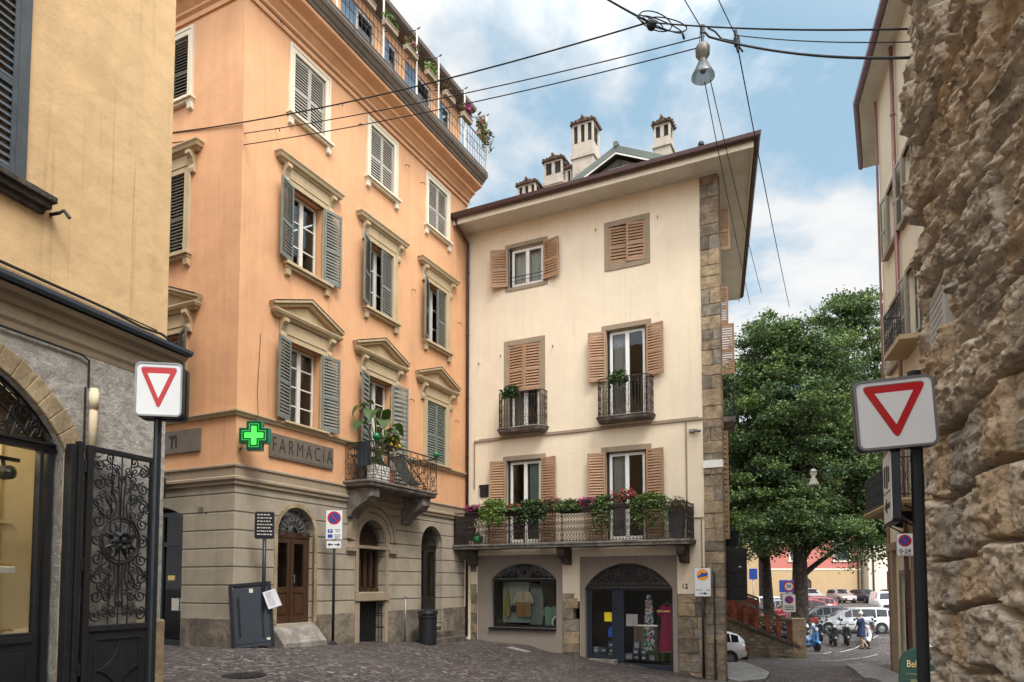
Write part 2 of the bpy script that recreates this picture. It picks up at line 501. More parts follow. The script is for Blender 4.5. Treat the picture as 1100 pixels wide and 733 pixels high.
cf2 = noise_n(nt, mp.outputs['Vector'], .6, 3, .5, .0)
ad = n.new('ShaderNodeMath'); ad.operation = 'MULTIPLY_ADD'; ad.inputs[1].default_value = .55; l.new(cf2, ad.inputs[0]); l.new(cf, ad.inputs[2])
eb = n.new('ShaderNodeMath'); eb.operation = 'MULTIPLY_ADD'; eb.inputs[1].default_value = -.34; l.new(sep.outputs['Z'], eb.inputs[0]); l.new(ad.outputs[0], eb.inputs[2])
cov = ramp(nt, eb.outputs[0], [(.555, 0), (.68, 1)])
shade = ramp(nt, cf, [(.40, (4.3, 4.75, 5.2)), (.60, (5.75, 5.8, 5.8))])
# cloud glow boosted towards the sun, out of view, to light the facades
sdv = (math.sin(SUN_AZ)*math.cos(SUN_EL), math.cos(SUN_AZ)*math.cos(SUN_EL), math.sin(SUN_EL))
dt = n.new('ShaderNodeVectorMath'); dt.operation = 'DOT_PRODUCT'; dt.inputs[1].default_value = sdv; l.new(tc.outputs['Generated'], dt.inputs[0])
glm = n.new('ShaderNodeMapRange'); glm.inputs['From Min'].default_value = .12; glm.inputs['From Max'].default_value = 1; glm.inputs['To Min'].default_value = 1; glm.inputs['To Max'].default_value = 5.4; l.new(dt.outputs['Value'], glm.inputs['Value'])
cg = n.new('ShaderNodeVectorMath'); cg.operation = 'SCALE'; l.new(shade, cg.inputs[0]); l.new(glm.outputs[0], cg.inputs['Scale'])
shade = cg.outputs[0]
over = ramp(nt, dt.outputs['Value'], [(.22, 0), (.55, .92)])  # unseen cloud cover added behind and overhead as soft facade light
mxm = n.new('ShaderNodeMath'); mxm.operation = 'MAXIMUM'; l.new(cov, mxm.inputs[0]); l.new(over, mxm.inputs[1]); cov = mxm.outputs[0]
hz = ramp(nt, sep.outputs['Z'], [(.0, .75), (.38, .10)])
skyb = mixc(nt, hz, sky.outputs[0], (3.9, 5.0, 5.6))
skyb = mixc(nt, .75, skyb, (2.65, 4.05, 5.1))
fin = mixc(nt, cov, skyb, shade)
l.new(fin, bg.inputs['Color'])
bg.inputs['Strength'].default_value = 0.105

sl = bpy.data.lights.new('sun', 'SUN'); sl.energy = 2.0; sl.angle = R(20); sl.color = (1, .95, .87)
so = link('sun', sl); so.location = (0, -20, 40)
sd = Vector((math.sin(SUN_AZ)*math.cos(SUN_EL), math.cos(SUN_AZ)*math.cos(SUN_EL), math.sin(SUN_EL)))
so.rotation_euler = sd.to_track_quat('Z', 'Y').to_euler()

# ------------------------------------------------------------------ ground
GP = np.array([(-6,15.2,.27),(-6,13.5,.28),(-3.5,13,.16),(-9,13,.35),(-14,13,.4),(-4.5,9.1,.2),(-5.5,5,.15),(-6,0,.12),(-3.8,19,.08),(-1.9,23.8,-.2),(-2.44,22.36,-.16),(-2.2,20.9,-.15),(-4.9,17,.18),
  (-3.4,20.4,.0),(0,23.3,-.30),(1.6,22.5,-.55),(3.1,21.8,-.78),(4.6,21.0,-.95),(6.1,20.33,-1.13),(6.4,23,-1.15),(7.2,26,-1.16),(9,21.5,-1.1),(10.8,21,-.95),(9.3,15.8,-.72),(7.5,9.7,-.28),
  (0,0,0),(0,6,-.02),(2,5,-.03),(4,7,-.1),(0,10,-.10),(0,14,-.28),(3,12,-.30),(3,16,-.62),(-2,11,.02),(6,14,-.65),(0,18,-.38),
  (8.5,27.7,-1.15),(10.7,26.8,-1.16),(12.6,29.5,-1.22),(15.3,32,-1.35),(14,36,-1.3),(20,42,-1.2),(12,45,-1.1),(24,55,-.8),(28,75,-.18),(8,60,-.7),(50,75,-.2),(10,90,0),(60,140,.2),(0,-30,.2),(-60,20,.5),(60,20,-.6),(0,140,.3),(-60,90,.3),(40,40,-1.0)])
def gz(x, y):
    d2 = (GP[:,0]-x)**2 + (GP[:,1]-y)**2 + .15
    w = d2**-1.7
    return float((w*GP[:,2]).sum()/w.sum())
def gzv(X, Y):
    d2 = (GP[:,0][None]-X[:,None])**2 + (GP[:,1][None]-Y[:,None])**2 + .15
    w = d2**-1.7
    return (w*GP[:,2][None]).sum(1)/w.sum(1)

def cobble_mat():
    m, nt, n, l, b = nmat('porphyry_cobbles')
    tc = n.new('ShaderNodeTexCoord'); v = tc.outputs['Object']
    wob = n.new('ShaderNodeTexNoise'); wob.inputs['Scale'].default_value = .9; l.new(v, wob.inputs['Vector'])
    vm = n.new('ShaderNodeVectorMath'); vm.operation = 'MULTIPLY_ADD'; vm.inputs[1].default_value = (.35,.35,0); l.new(wob.outputs['Color'], vm.inputs[0]); l.new(v, vm.inputs[2])
    mp = n.new('ShaderNodeMapping'); mp.inputs['Scale'].default_value = (1, 1, 0); mp.inputs['Rotation'].default_value = (0,0,.5); l.new(vm.outputs[0], mp.inputs['Vector'])
    vo = n.new('ShaderNodeTexVoronoi'); vo.feature = 'DISTANCE_TO_EDGE'; vo.inputs['Scale'].default_value = 8.2; vo.inputs['Randomness'].default_value = .55
    vc = n.new('ShaderNodeTexVoronoi'); vc.inputs['Scale'].default_value = 8.2; vc.inputs['Randomness'].default_value = .55
    l.new(mp.outputs[0], vo.inputs['Vector']); l.new(mp.outputs[0], vc.inputs['Vector'])
    sp = n.new('ShaderNodeSeparateColor'); l.new(vc.outputs['Color'], sp.inputs[0])
    stonec = ramp(nt, sp.outputs[0], [(0, (.038,.031,.029)), (.3, (.075,.058,.054)), (.65, (.110,.087,.080)), (.9, (.17,.14,.128)), (1, (.24,.205,.19))])
    big = noise_n(nt, v, .35, 5, .6)
    stonec = mixc(nt, ramp(nt, big, [(.35,.0),(.62,.62)]), stonec, (.058,.047,.043))
    j = ramp(nt, vo.outputs['Distance'], [(.02, 0), (.09, 1)])
    colr = mixc(nt, j, (.018,.015,.013), stonec)
    l.new(colr, b.inputs['Base Color'])
    rg = ramp(nt, noise_n(nt, v, .7, 4, .6), [(.35,.38),(.65,.7)])
    l.new(rg, b.inputs['Roughness'])
    b.inputs['Specular IOR Level'].default_value = .5
    dome = ramp(nt, vo.outputs['Distance'], [(0, 0), (.16, .8), (.4, 1)])
    n1 = bump(nt, noise_n(nt, v, 60, 3, .6), .25, .006)
    l.new(bump(nt, dome, 1.0, .035, n1), b.inputs['Normal'])
    return m
M['cobble'] = cobble_mat()

def grid_sheet(name, xs, ys, m, dz=0, keep=None):
    X, Y = np.meshgrid(np.array(xs), np.array(ys)); X = X.ravel(); Y = Y.ravel()
    Z = gzv(X, Y)+dz
    nx, ny = len(xs), len(ys)
    f = [(j*nx+i, j*nx+i+1, (j+1)*nx+i+1, (j+1)*nx+i) for j in range(ny-1) for i in range(nx-1)]
    me = bpy.data.meshes.new(name); me.from_pydata(np.stack([X,Y,Z],1).tolist(), [], f); me.materials.append(m)
    me.polygons.foreach_set('use_smooth', [True]*len(f))
    return link(name, me)

xs = [-400,-200,-100,-60,-40,-30] + list(np.arange(-24, 32.1, .6)) + [36,42,50,60,80,120,200,400]
ys = [-200,-80,-40,-20,-10] + list(np.arange(-5, 50.1, .6)) + [54,58,62,68,74,80,90,110,150,250,600,1200]
struct(grid_sheet('street', xs, ys, M['cobble']))

def ground_poly(name, pts, m, dz, skirt=0):
    """a sheet or a raised slab following the ground"""
    bm = bmesh.new()
    bm.faces.new([bm.verts.new((p[0], p[1], 0)) for p in pts])
    bmesh.ops.triangulate(bm, faces=bm.faces)
    bmesh.ops.subdivide_edges(bm, edges=[e for e in bm.edges if e.calc_length() > .8], cuts=3, use_grid_fill=True)
    bmesh.ops.triangulate(bm, faces=bm.faces)
    if skirt:
        ret = bmesh.ops.extrude_face_region(bm, geom=bm.faces[:])
        up = [g for g in ret['geom'] if isinstance(g, bmesh.types.BMVert)]
        ups = set(up)
        for v in bm.verts:
            v.co.z = gz(v.co.x, v.co.y) + (dz if v in ups else dz-skirt)
    else:
        for v in bm.verts: v.co.z = gz(v.co.x, v.co.y)+dz
    bmesh.ops.recalc_face_normals(bm, faces=bm.faces)
    me = bpy.data.meshes.new(name); bm.to_mesh(me); bm.free(); me.materials.append(m)
    return struct(link(name, me))

E2 = (-.289, -.957)   # direction of the plaster building's near facade, towards the camera
def strip(pts, w):
    """closed polygon around a polyline"""
    P = [Vector(p) for p in pts]; Lf = []; Rt = []
    for i, p in enumerate(P):
        t = (P[min(i+1, len(P)-1)]-P[max(i-1, 0)]).normalized(); q = Vector((-t.y, t.x))*w/2
        Lf.append(p+q); Rt.append(p-q)
    return [tuple(q) for q in Lf + Rt[::-1]]
ground_poly('pavement_right', [(11.4,23.4),(11.0,21),(7.6,9.8),(6.6,9.8),(8.7,17),(9.9,20.4),(10.6,22.6)], M['concrete'], .10, .25)
ground_poly('pavement_corner', [(6.15,20.2),(6.3,19.6),(7.15,20.1),(7.75,21.4),(7.95,23.4),(7.9,26),(6.6,26),(6.4,23)], M['concrete'], .09, .25)
for k, pts in enumerate([[(11.55,30.3),(12.75,29.2)], [(12.75,29.2),(16.0,33.2),(20.4,39.6)], [(9.9,26.6),(11.8,25.9),(13.4,27.2),(15.0,29.2)]]):
    ground_poly('road_marking', strip(pts, .095), M['marking'], .014)
# pale stone slab set in the cobbles and an iron manhole
sx, sy = .45, 22.2
mb = MB(); mb.box(-.42,.42,-.2,.2,-.02,.0)
c = [(-.22,21.9),(.42,21.75),(.62,22.15),(.0,22.35)]
ground_poly('paving_slab', c, M['pedstone'], .012, .06)
# ------------------------------------------------------------------ windows and shutters
_sh = {}
def shutter_mesh(w, h, n, m, side, mid=.45, flip=1):
    key = (round(w,3), round(h,3), n, m.name, side, flip)
    if key in _sh: return _sh[key]
    mb = MB(); t = .02; st = .055
    def bx(a, b, y0, y1, z0, z1):
        if side > 0: mb.box(a, b, y0, y1, z0, z1)
        else: mb.box(-b, -a, y0, y1, z0, z1)
    bx(0, st, -t, t, 0, h); bx(w-st, w, -t, t, 0, h)
    zm = h*mid
    rails = [(0, .09), (zm-.035, zm+.035), (h-.07, h)]
    for a, b in rails: bx(st, w-st, -t*.9, t*.9, a, b)
    for (a, b) in ((.09, zm-.035), (zm+.035, h-.07)):
        k = max(2, int(n*(b-a)/h))
        p = (b-a)/k
        for i in range(k):
            z = a+(i+.5)*p
            q = [(-.021*flip, z-p*.44), (-.014*flip, z-p*.50), (.021*flip, z+p*.30), (.014*flip, z+p*.36)]
            if side > 0: mb.prism([q[0], q[1], q[2], q[3]], st, w-st, 'x')
            else: mb.prism([q[0], q[1], q[2], q[3]], -w+st, -st, 'x')
    me = mb.mesh('shutter', m); _sh[key] = me
    return me

def shutter(par, side, w, h, x, z, m, ang=0, n=26, y=0):
    """side +1: hinged on its left edge; ang 0 closed, 1 folded flat to the wall"""
    o = link('shutter', shutter_mesh(w, h, n, m, side, .45, -1 if ang > .3 else 1), par)
    o.location = (x, y, z); o.rotation_euler = (0, 0, -side*PI*ang + random.uniform(-.015, .015))
    return o

def sash(par, w, h, z, y, m, bars=2, leaves=2, curtain=None, cw=(.15, .85), t=.055):
    mb = MB()
    mb.box(-w/2, -w/2+t, y-.03, y+.03, z, z+h); mb.box(w/2-t, w/2, y-.03, y+.03, z, z+h)
    mb.box(-w/2+t, w/2-t, y-.03, y+.03, z, z+t*1.4); mb.box(-w/2+t, w/2-t, y-.03, y+.03, z+h-t, z+h)
    if leaves == 2: mb.box(-.06, .06, y-.04, y+.03, z+t*1.4, z+h-t)
    for i in range(1, bars+1):
        zz = z+h*i/(bars+1)
        for (a, b) in ([(-w/2+t, -.06), (.06, w/2-t)] if leaves == 2 else [(-w/2+t, w/2-t)]):
            mb.box(a, b, y-.02, y+.02, zz-.016, zz+.016)
    mb.build('sash', m, par)
    g = MB(); g.quad((-w/2+t, y, z+t), (w/2-t, y, z+t), (w/2-t, y, z+h-t), (-w/2+t, y, z+h-t)); g.build('pane', M['glass'], par, recalc=False)
    if curtain is not None:
        c = MB(); k = 40; x0 = -w/2+w*cw[0]; x1 = -w/2+w*cw[1]
        for i in range(k):
            a = x0+(x1-x0)*i/k; b = x0+(x1-x0)*(i+1)/k
            c.quad((a, y+.16+.025*math.sin(i*1.3), z), (b, y+.16+.025*math.sin((i+1)*1.3), z), (b, y+.16+.025*math.sin((i+1)*1.3), z+h), (a, y+.16+.025*math.sin(i*1.3), z+h))
        c.build('curtain', curtain, par, smooth=True, recalc=False)

def console(mb, x, z0, z1, w, d):
    """scrolled bracket under a hood"""
    h = z1-z0
    pts = [(0, z0), (-d*.35, z0+.02), (-d*.45, z0+h*.22), (-d*.3, z0+h*.42), (-d*.55, z0+h*.66), (-d, z0+h*.84), (-d, z1), (0, z1)]
    mb.prism(pts, x-w/2, x+w/2, 'x')

# ------------------------------------------------------------------ orange corner building
OX, OY = -5.99, 15.2
OA = math.atan2(.896113, .443826)
def oxy(u, w=0):
    """world xy of a point on / in front of the orange facade"""
    return (OX+math.cos(OA)*u+math.sin(OA)*w, OY+math.sin(OA)*u-math.cos(OA)*w)
OB = thing('corner_building', 'tall orange plastered corner building with rusticated grey ground floor, pediments and roof terrace', 'building', (OX, OY, 0), OA)
W, D = 9.95, 13.0
WZ = {'A': (13.02, 14.56), 'B': (9.28, 11.2), 'C': (5.46, 7.4)}
CX = (2.08, 5.06, 8.02)
HW = .55
ops = [(c-HW, c+HW, *WZ[k], 0) for c in CX for k in 'AB'] + [(CX[0]-HW, CX[0]+HW, *WZ['C'], 0), (CX[1]-HW, CX[1]+HW, 4.3, 7.4, 0), (CX[2]-HW, CX[2]+HW, *WZ['C'], 0)]
SIDE = (2.35, 5.6, 8.8)
TS = lambda x, y, z: (y, -x, z)              # side face: outward -x, panel x = -(local y)
wl = MB()
wall_panel(wl, 0, W, 4.2, 15.3, 0, ops, .34)
sops = [(-s-.55, -s+.55, *WZ[k], 0) for s in SIDE for k in 'ABC']
wall_panel(wl, -D, 0, 4.2, 15.3, 0, sops, .34, tf=TS)
wl.quad((W, 0, -1.2), (W, D, -1.2), (W, D, 15.8), (W, 0, 15.8)); wl.quad((0, D, -1), (W, D, -1), (W, D, 15.8), (0, D, 15.8))
wl.build('wall', M['orange'], OB, recalc=False)
# ground floor in joint-cut stone render
def rustic_mat():
    m, nt, n, l, b = nmat('joint_cut_render')
    v = coords(nt, rnd=False)
    c = (.345, .295, .225)
    f = noise_n(nt, v, 1.3, 7, .65, .4)
    base = ramp(nt, f, [(.3, sc(c, .78)), (.5, c), (.72, sc(c, 1.14))])
    st = noise_n(nt, coords(nt, (2, 2, .25), rnd=False), 1.6, 5, .6)
    base = mixc(nt, ramp(nt, st, [(.5, 0), (.75, .4)]), base, sc(c, .55))
    sep = n.new('ShaderNodeSeparateXYZ'); l.new(v, sep.inputs[0])
    md = n.new('ShaderNodeMath'); md.operation = 'PINGPONG'; md.inputs[1].default_value = .2; l.new(sep.outputs['Z'], md.inputs[0])
    g = ramp(nt, md.outputs[0], [(.010, 0), (.022, 1)])
    base = mixc(nt, g, sc(c, .4), base)
    l.new(base, b.inputs['Base Color']); b.inputs['Roughness'].default_value = .9; b.inputs['Specular IOR Level'].default_value = .2
    n1 = bump(nt, noise_n(nt, v, 40, 4, .7), .3, .01)
    l.new(bump(nt, g, .8, .02, n1), b.inputs['Normal'])
    return m
M['rustic'] = rustic_mat()
DOOR1 = (1.27, 2.5, .70, 3.46, .615); ARCH2 = (4.2, 5.4, 1.42, 3.4, .6); GRATE = (4.27, 5.4, -.3, 1.16, 0); DOOR3 = (7.2, 8.4, .32, 3.46, .6)
SHOPS = (-3.6, -1.6, .1, 3.42, .25)
bs = MB()
wall_panel(bs, 0, W, -1.2, 3.82, 0, [DOOR1, ARCH2, GRATE, DOOR3], .38)
wall_panel(bs, -D, 0, -1.2, 3.82, 0, [SHOPS], .5, tf=TS)
bs.build('ground_floor_wall', M['rustic'], OB, recalc=False)
pl = MB()
for k_, (a, b) in enumerate(((-.035, 1.17), (2.60, 4.05), (5.55, 7.1), (8.5, W))):
    pl = MB(); pl.box(a, b, -.035, .1, -1.2, .88)
    if k_ == 0: pl.box(-.0352, .1, .1, 1.55, -1.2, .8805)
    pl.build('plinth', M['baseplinth'], OB, bevel=.01)
pl = MB(); pl.box(-.035, .1, 3.65, D, -1.2, .88); pl.build('plinth', M['baseplinth'], OB, bevel=.01)
bd = MB()
PATH = [(0, D), (0, 0), (W, 0)]
bd.moulding(PATH, [(-.02, 3.80), (.05, 3.80), (.05, 3.86), (.09, 3.90), (.09, 3.95), (.05, 3.98), (.05, 4.16), (.08, 4.18), (.08, 4.22), (-.02, 4.26)])
bd.build('belt_course', M['greytrim'], OB, recalc=True)
st = MB()
st.moulding(PATH, [(-.02, 5.30), (.04, 5.30), (.07, 5.36), (.10, 5.38), (.10, 5.42), (-.02, 5.45)])
st.build('string_course', M['stonetrim'], OB)
co = MB()
co.moulding(PATH, [(-.02, 14.86), (.05, 14.86), (.05, 14.98), (.12, 15.02), (.12, 15.08), (.26, 15.2), (.32, 15.22), (.34, 15.3), (.52, 15.37), (.58, 15.40), (.60, 15.47), (-.02, 15.475)])
co.build('frieze_moulding', M['orange'], OB)
co = MB()
co.moulding(PATH, [(-.02, 15.48), (.63, 15.48), (.66, 15.54), (.70, 15.56), (.76, 15.64), (.80, 15.66), (.84, 15.74), (.84, 15.80), (.80, 15.84), (-.02, 15.86)])
co.moulding(PATH, [(.70, 15.84), (.83, 15.845), (.83, 15.87), (.70, 15.875)])
co.build('cornice', M['cornice'], OB)
tf_ = MB(); tf_.quad((0, 0, 15.865), (W, 0, 15.865), (W, D, 15.865), (0, D, 15.865)); tf_.build('terrace_floor', M['slab'], OB, recalc=False)

def frame_mb(mb, hw, z0, z1, t, p=.05, legs=True, sillz=None):
    mb.box(-hw-t, -hw, -p, .05, z0, z1+t); mb.box(hw, hw+t, -p, .05, z0, z1+t)
    mb.box(-hw, hw, -p, .05, z1, z1+t)
    mb.box(-hw-t-.025, -hw-t+.04, -p-.018, .04, z0, z1+t+.025); mb.box(hw+t-.04, hw+t+.025, -p-.018, .04, z0, z1+t+.025)
    mb.box(-hw-t+.04, hw+t-.04, -p-.018, .04, z1+t-.04, z1+t+.025)

def sill_mb(mb, hw, z, t=.14, ext=.22, p=.14, lugs=True):
    mb.box(-hw-ext, hw+ext, -p, .06, z-t*.55, z)
    mb.box(-hw-ext+.03, hw+ext-.03, -p*.65, .06, z-t, z-t*.55-.002)
    if lugs:
        for s in (-1, 1):
            x = s*(hw+ext-.12)
            mb.prism([(0, z-t-.2), (-p*.5, z-t-.16), (-p*.6, z-t-.002), (0, z-t-.002)], x-.075, x+.075, 'x')

def win_root(par, x, y=0, rotz=0, label=None):
    o = link('window', None, par); o.location = (x, y, 0); o.rotation_euler = (0, 0, rotz)
    if label: o['label'] = label
    return o

def win_top(par, x, y=0, rotz=0, open_=False):
    r = win_root(par, x, y, rotz); z0, z1 = WZ['A']
    f = MB(); frame_mb(f, HW, z0, z1, .15, .045); f.build('frame', M['whitetrim'], r, bevel=.006)
    s = MB(); sill_mb(s, HW, z0-.02, .13, .24, .15); s.build('sill', M['whitetrim'], r, bevel=.008)
    side_m = M['lightshut'] if rotz == 0 else M['oliveshut']
    shutter(r, 1, HW, z1-z0-.02, -HW, z0+.01, side_m, .01, 21, .04); shutter(r, -1, HW, z1-z0-.02, HW, z0+.01, side_m, .015, 21, .04)

def win_mid(par, x, y=0, rotz=0, la=.9, ra=.95, curtain=None):
    r = win_root(par, x, y, rotz); z0, z1 = WZ['B']
    f = MB(); frame_mb(f, HW, z0, z1, .17, .05); f.build('frame', M['stonetrim'], r, bevel=.006)
    s = MB(); sill_mb(s, HW, z0-.01, .14, .26, .17); s.build('sill', M['stonetrim'], r, bevel=.008)
    h = MB()
    h.box(-.86, .86, -.06, .04, 11.40, 11.60)
    console(h, -.80, 11.12, 11.60, .15, .19); console(h, .80, 11.12, 11.60, .15, .19)
    h.moulding([(-.92, .02), (-.92, 0), (.92, 0), (.92, .02)], [(-.02, 11.602), (.08, 11.602), (.12, 11.65), (.17, 11.67), (.19, 11.73), (.22, 11.77), (.22, 11.80), (-.02, 11.86)])
    h.build('hood', M['stonetrim'], r, bevel=.005)
    sash(r, 2*HW-.06, z1-z0-.06, z0+.03, .24, M['offwhite'], 2, 2, curtain or M['curtain'], (.08, .42))
    side_m = M['greyshut'] if rotz == 0 else M['oliveshut']
    for sd_, a in ((1, la), (-1, ra)):
        shutter(r, sd_, HW, z1-z0-.02, -sd_*HW, z0+.01, side_m, a, 25, -.055 if a > .3 else .03)

def win_ped(par, x, y=0, rotz=0, la=.9, ra=.95, z0=None, curtain=None, door=False):
    r = win_root(par, x, y, rotz); z1 = WZ['C'][1]; z0 = WZ['C'][0] if z0 is None else z0
    f = MB(); frame_mb(f, HW, z0, z1, .17, .05); f.build('frame', M['stonetrim'], r, bevel=.006)
    if not door:
        s = MB(); sill_mb(s, HW, z0-.0, .1, .22, .15, False); s.build('sill', M['stonetrim'], r, bevel=.008)
    h = MB()
    h.box(-.84, .84, -.05, .04, 7.60, 7.84)
    console(h, -.82, 7.36, 7.85, .15, .2); console(h, .82, 7.36, 7.85, .15, .2)
    ex = .98
    h.moulding([(-ex, .02), (-ex, 0), (ex, 0), (ex, .02)], [(-.02, 7.852), (.09, 7.852), (.13, 7.90), (.17, 7.92), (.2, 7.98), (.2, 8.01), (-.02, 8.02)])
    for s_ in (-1, 1):   # raking cornices
        a = (s_*(ex+.2), 8.012); b = (0, 8.44)
        dxn = Vector((b[0]-a[0], b[1]-a[1])).normalized(); nn = Vector((-dxn.y, dxn.x)) if s_ < 0 else Vector((dxn.y, -dxn.x))
        for (w0, w1, p) in ((0, .07, .13), (.072, .13, .2)):
            h.prism([(a[0]+nn.x*w0, a[1]+nn.y*w0), (b[0], b[1]+w0/abs(nn.y)), (b[0], b[1]+w1/abs(nn.y)), (a[0]+nn.x*w1, a[1]+nn.y*w1)], -p, .03, 'y')
    h.prism([(-ex, 8.012), (ex, 8.012), (0, 8.43)], -.02, .03, 'y')
    h.build('pediment', M['stonetrim'], r, bevel=.004)
    tp = MB()
    for s_ in (-1, 1):
        tp.prism([(s_*(ex+.22), 8.155), (0, 8.588), (0, 8.60), (s_*(ex+.22), 8.167)], -.215, .03, 'y')
    tp.build('pediment_flashing', M['cornice'], r)
    sash(r, 2*HW-.06, z1-z0-.06, z0+.03, .24, M['offwhite'], 3 if not door else 4, 2, curtain or M['curtain'], (.05, .4))
    side_m = M['greyshut'] if rotz == 0 else M['oliveshut']
    for sd_, a in ((1, la), (-1, ra)):
        shutter(r, sd_, HW, z1-z0-.02, -sd_*HW, z0+.01, side_m, a, 25, -.055 if a > .3 else .03)

for c in CX: win_top(OB, c)
win_mid(OB, CX[0], la=.91, ra=.94); win_mid(OB, CX[1], la=.88, ra=.03); win_mid(OB, CX[2], la=.87, ra=.03)
win_ped(OB, CX[0], la=.91, ra=.93); win_ped(OB, CX[1], la=.89, ra=.90, z0=4.32, door=True); win_ped(OB, CX[2], la=.02, ra=.015)
for s in SIDE:
    win_top(OB, 0, s, -PI/2); win_mid(OB, 0, s, -PI/2, .01, .01); win_ped(OB, 0, s, -PI/2, .02, .86 if s < 3 else .02)

for (x, z) in [(1.0, 14.95), (3.15, 14.3), (4.0, 14.25), (6.2, 14.3), (7.05, 14.2), (9.0, 14.0), (6.6, 10.6), (9.35, 10.5), (6.55, 7.2), (.95, 12.3), (9.2, 7.1)]:
    hk = MB(); hk.tube([(x, 0, z), (x, -.09, z), (x+.02, -.13, z-.03), (x+.02, -.13, z-.08)], .012, 4)
    hk.build('shutter_hook', M['ironbrown'], OB)
wr = MB(); wr.tube([(.0, -.14, 14.9), (W, -.14, 14.9)], .012, 4)
wr.build('facade_cable', M['ironbrown'], OB); wr = MB(); wr.tube([(.62, -.02, 7.3), (.55, -.03, 5.9), (.5, -.12, 5.4), (.42, -.02, 5.2)], .006, 4)
wr.build('facade_cable', M['ironbrown'], OB)

# doors of the ground floor
def fan_grille(mb, o, y, n=9, r=.010):
    x0, x1, z0, z1, rise = o; xm = (x0+x1)/2; zs = z1-rise; hw = (x1-x0)/2
    for i in range(n):
        a = PI*(i+.5)/n
        k = rise/hw
        mb.tube([(xm+math.cos(a)*hw*.28, y, zs+math.sin(a)*hw*.28*k), (xm+math.cos(a)*hw*.97, y, zs+math.sin(a)*hw*.97*k)], r, 4)
        for s_ in (-1, 1):
            mb.tube(spiral(xm+math.cos(a+s_*.10)*hw*.62, zs+math.sin(a+s_*.10)*hw*.62*k, hw*.16, 1.3, a, s_, 10, y), r*.8, 4)
    mb.tube([(xm+hw*.28*math.cos(PI*i/12), y, zs+hw*.28*k*math.sin(PI*i/12)) for i in range(13)], r, 4)
    mb.tube([(xm+hw*.96*math.cos(PI*i/20), y, zs+rise*.96*math.sin(PI*i/20)) for i in range(21)], r, 4)

dr = link('entrance_door', None, OB); dr['label'] = 'brown wooden double door with tall glass lights'
a = MB(); arch_band(a, DOOR1, .10, -.018, .06); a.build('surround', M['archstone'], dr)
d = MB(); x0, x1 = 1.27, 2.5; y = .2; zs = DOOR1[3]-DOOR1[4]
d.box(x0, x1, y-.05, y+.05, zs-.10, zs+.03)
d.box(x0, x0+.07, y-.04, y+.04, .7, zs-.1); d.box(x1-.07, x1, y-.04, y+.04, .7, zs-.1)
xm = (x0+x1)/2
for (p, q) in ((x0+.07, xm-.004), (xm+.004, x1-.07)):
    d.box(p, p+.10, y-.03, y+.03, .71, zs-.1); d.box(q-.10, q, y-.03, y+.03, .71, zs-.1)
    d.box(p+.1, q-.1, y-.03, y+.03, .71, .86); d.box(p+.1, q-.1, y-.03, y+.03, 1.42, 1.56); d.box(p+.1, q-.1, y-.03, y+.03, zs-.24, zs-.1)
    d.box(p+.1, q-.1, y-.01, y+.02, .86, 1.42); d.box(p+.15, q-.15, y-.028, y, .92, 1.36)
d.box(xm-.03, xm+.03, y-.055, y-.031, .71, zs-.1)
d.build('leaf', M['door'], dr, bevel=.004)
g = MB(); g.quad((x0+.1, y+.0, 1.5), (x1-.1, y+.0, 1.5), (x1-.1, y+.0, zs-.2), (x0+.1, y+.0, zs-.2)); g.prism(arc(x0, x1, zs, DOOR1[4]), y+.02, y+.025, 'y'); g.build('pane', M['doorglass'], dr, recalc=False)
g = MB(); fan_grille(g, (x0+.04, x1-.04, 0, DOOR1[3]-.03, DOOR1[4]-.04), .1); g.build('fanlight_grille', M['grey_metal'], dr)
hd = MB(); hd.tube([(xm+.06, y-.035, 1.66), (xm+.06, y-.09, 1.66), (xm+.06, y-.09, 1.84), (xm+.06, y-.035, 1.84)], .011, 6); hd.build('handle', M['grey_metal'], dr)
stp = MB(); stp.prism([(-.52, -.4), (-.52, .30), (-.46, .335), (-.2, .62), (.38, .698), (.38, -.4)], 1.0, 2.42, 'x'); stp.build('doorstep', M['pedstone'], OB, bevel=.02)

aw = link('arched_window', None, OB)
a = MB(); arch_band(a, ARCH2, .13, -.03, .08); a.build('surround', M['greytrim'], aw)
a = MB(); arch_band(a, (3.83, 5.77, 2.62, 3.78, .95), .12, -.07, .05, False); arch_band(a, (3.98, 5.62, 2.62, 3.62, .81), .14, -.04, .05, False)
a.box(3.70, 4.05, -.09, .03, 2.50, 2.62); a.box(5.55, 5.90, -.09, .03, 2.50, 2.62); a.box(4.07, 5.53, -.045, .2, 2.60, 2.68)
a.build('archivolt', M['greytrim'], aw, bevel=.006)
a = MB(); a.box(4.06, 5.54, -.07, .2, 1.18, 1.40); a.box(4.07, 4.262, -.03, .1, -.4, 1.178); a.box(5.405, 5.54, -.03, .1, -.4, 1.178); a.build('sill', M['greytrim'], aw, bevel=.01)
a = MB()
for x in (4.25, 4.55, 4.8, 5.05, 5.32): a.box(x-.04, x+.04, .22, .3, 1.42, 2.6)
a.box(4.2, 5.4, .22, .3, 1.42, 1.52); a.prism(arc(4.2, 5.4, 2.7, .6), .26, .3, 'y'); a.build('panelling', M['door'], aw)
g = MB(); g.quad((4.2, .27, 1.5), (5.4, .27, 1.5), (5.4, .27, 2.62), (4.2, .27, 2.62)); g.build('pane', M['doorglass'], aw, recalc=False)
g = MB(); fan_grille(g, (4.24, 5.36, 0, 3.37, .57), .18, 7, .008); g.build('fanlight_grille', M['iron'], aw)
g = MB()
for i in range(8): g.tube([(4.33+i*.145, .06, -.3), (4.33+i*.145, .06, 1.16)], .011, 4)
for z in (.15, .45, .75, 1.05): g.tube([(4.27, .06, z), (5.4, .06, z)], .011, 4)
g.box(4.27, 5.4, .3, .34, -.3, 1.16)
g.build('cellar_grate', M['iron'], OB)

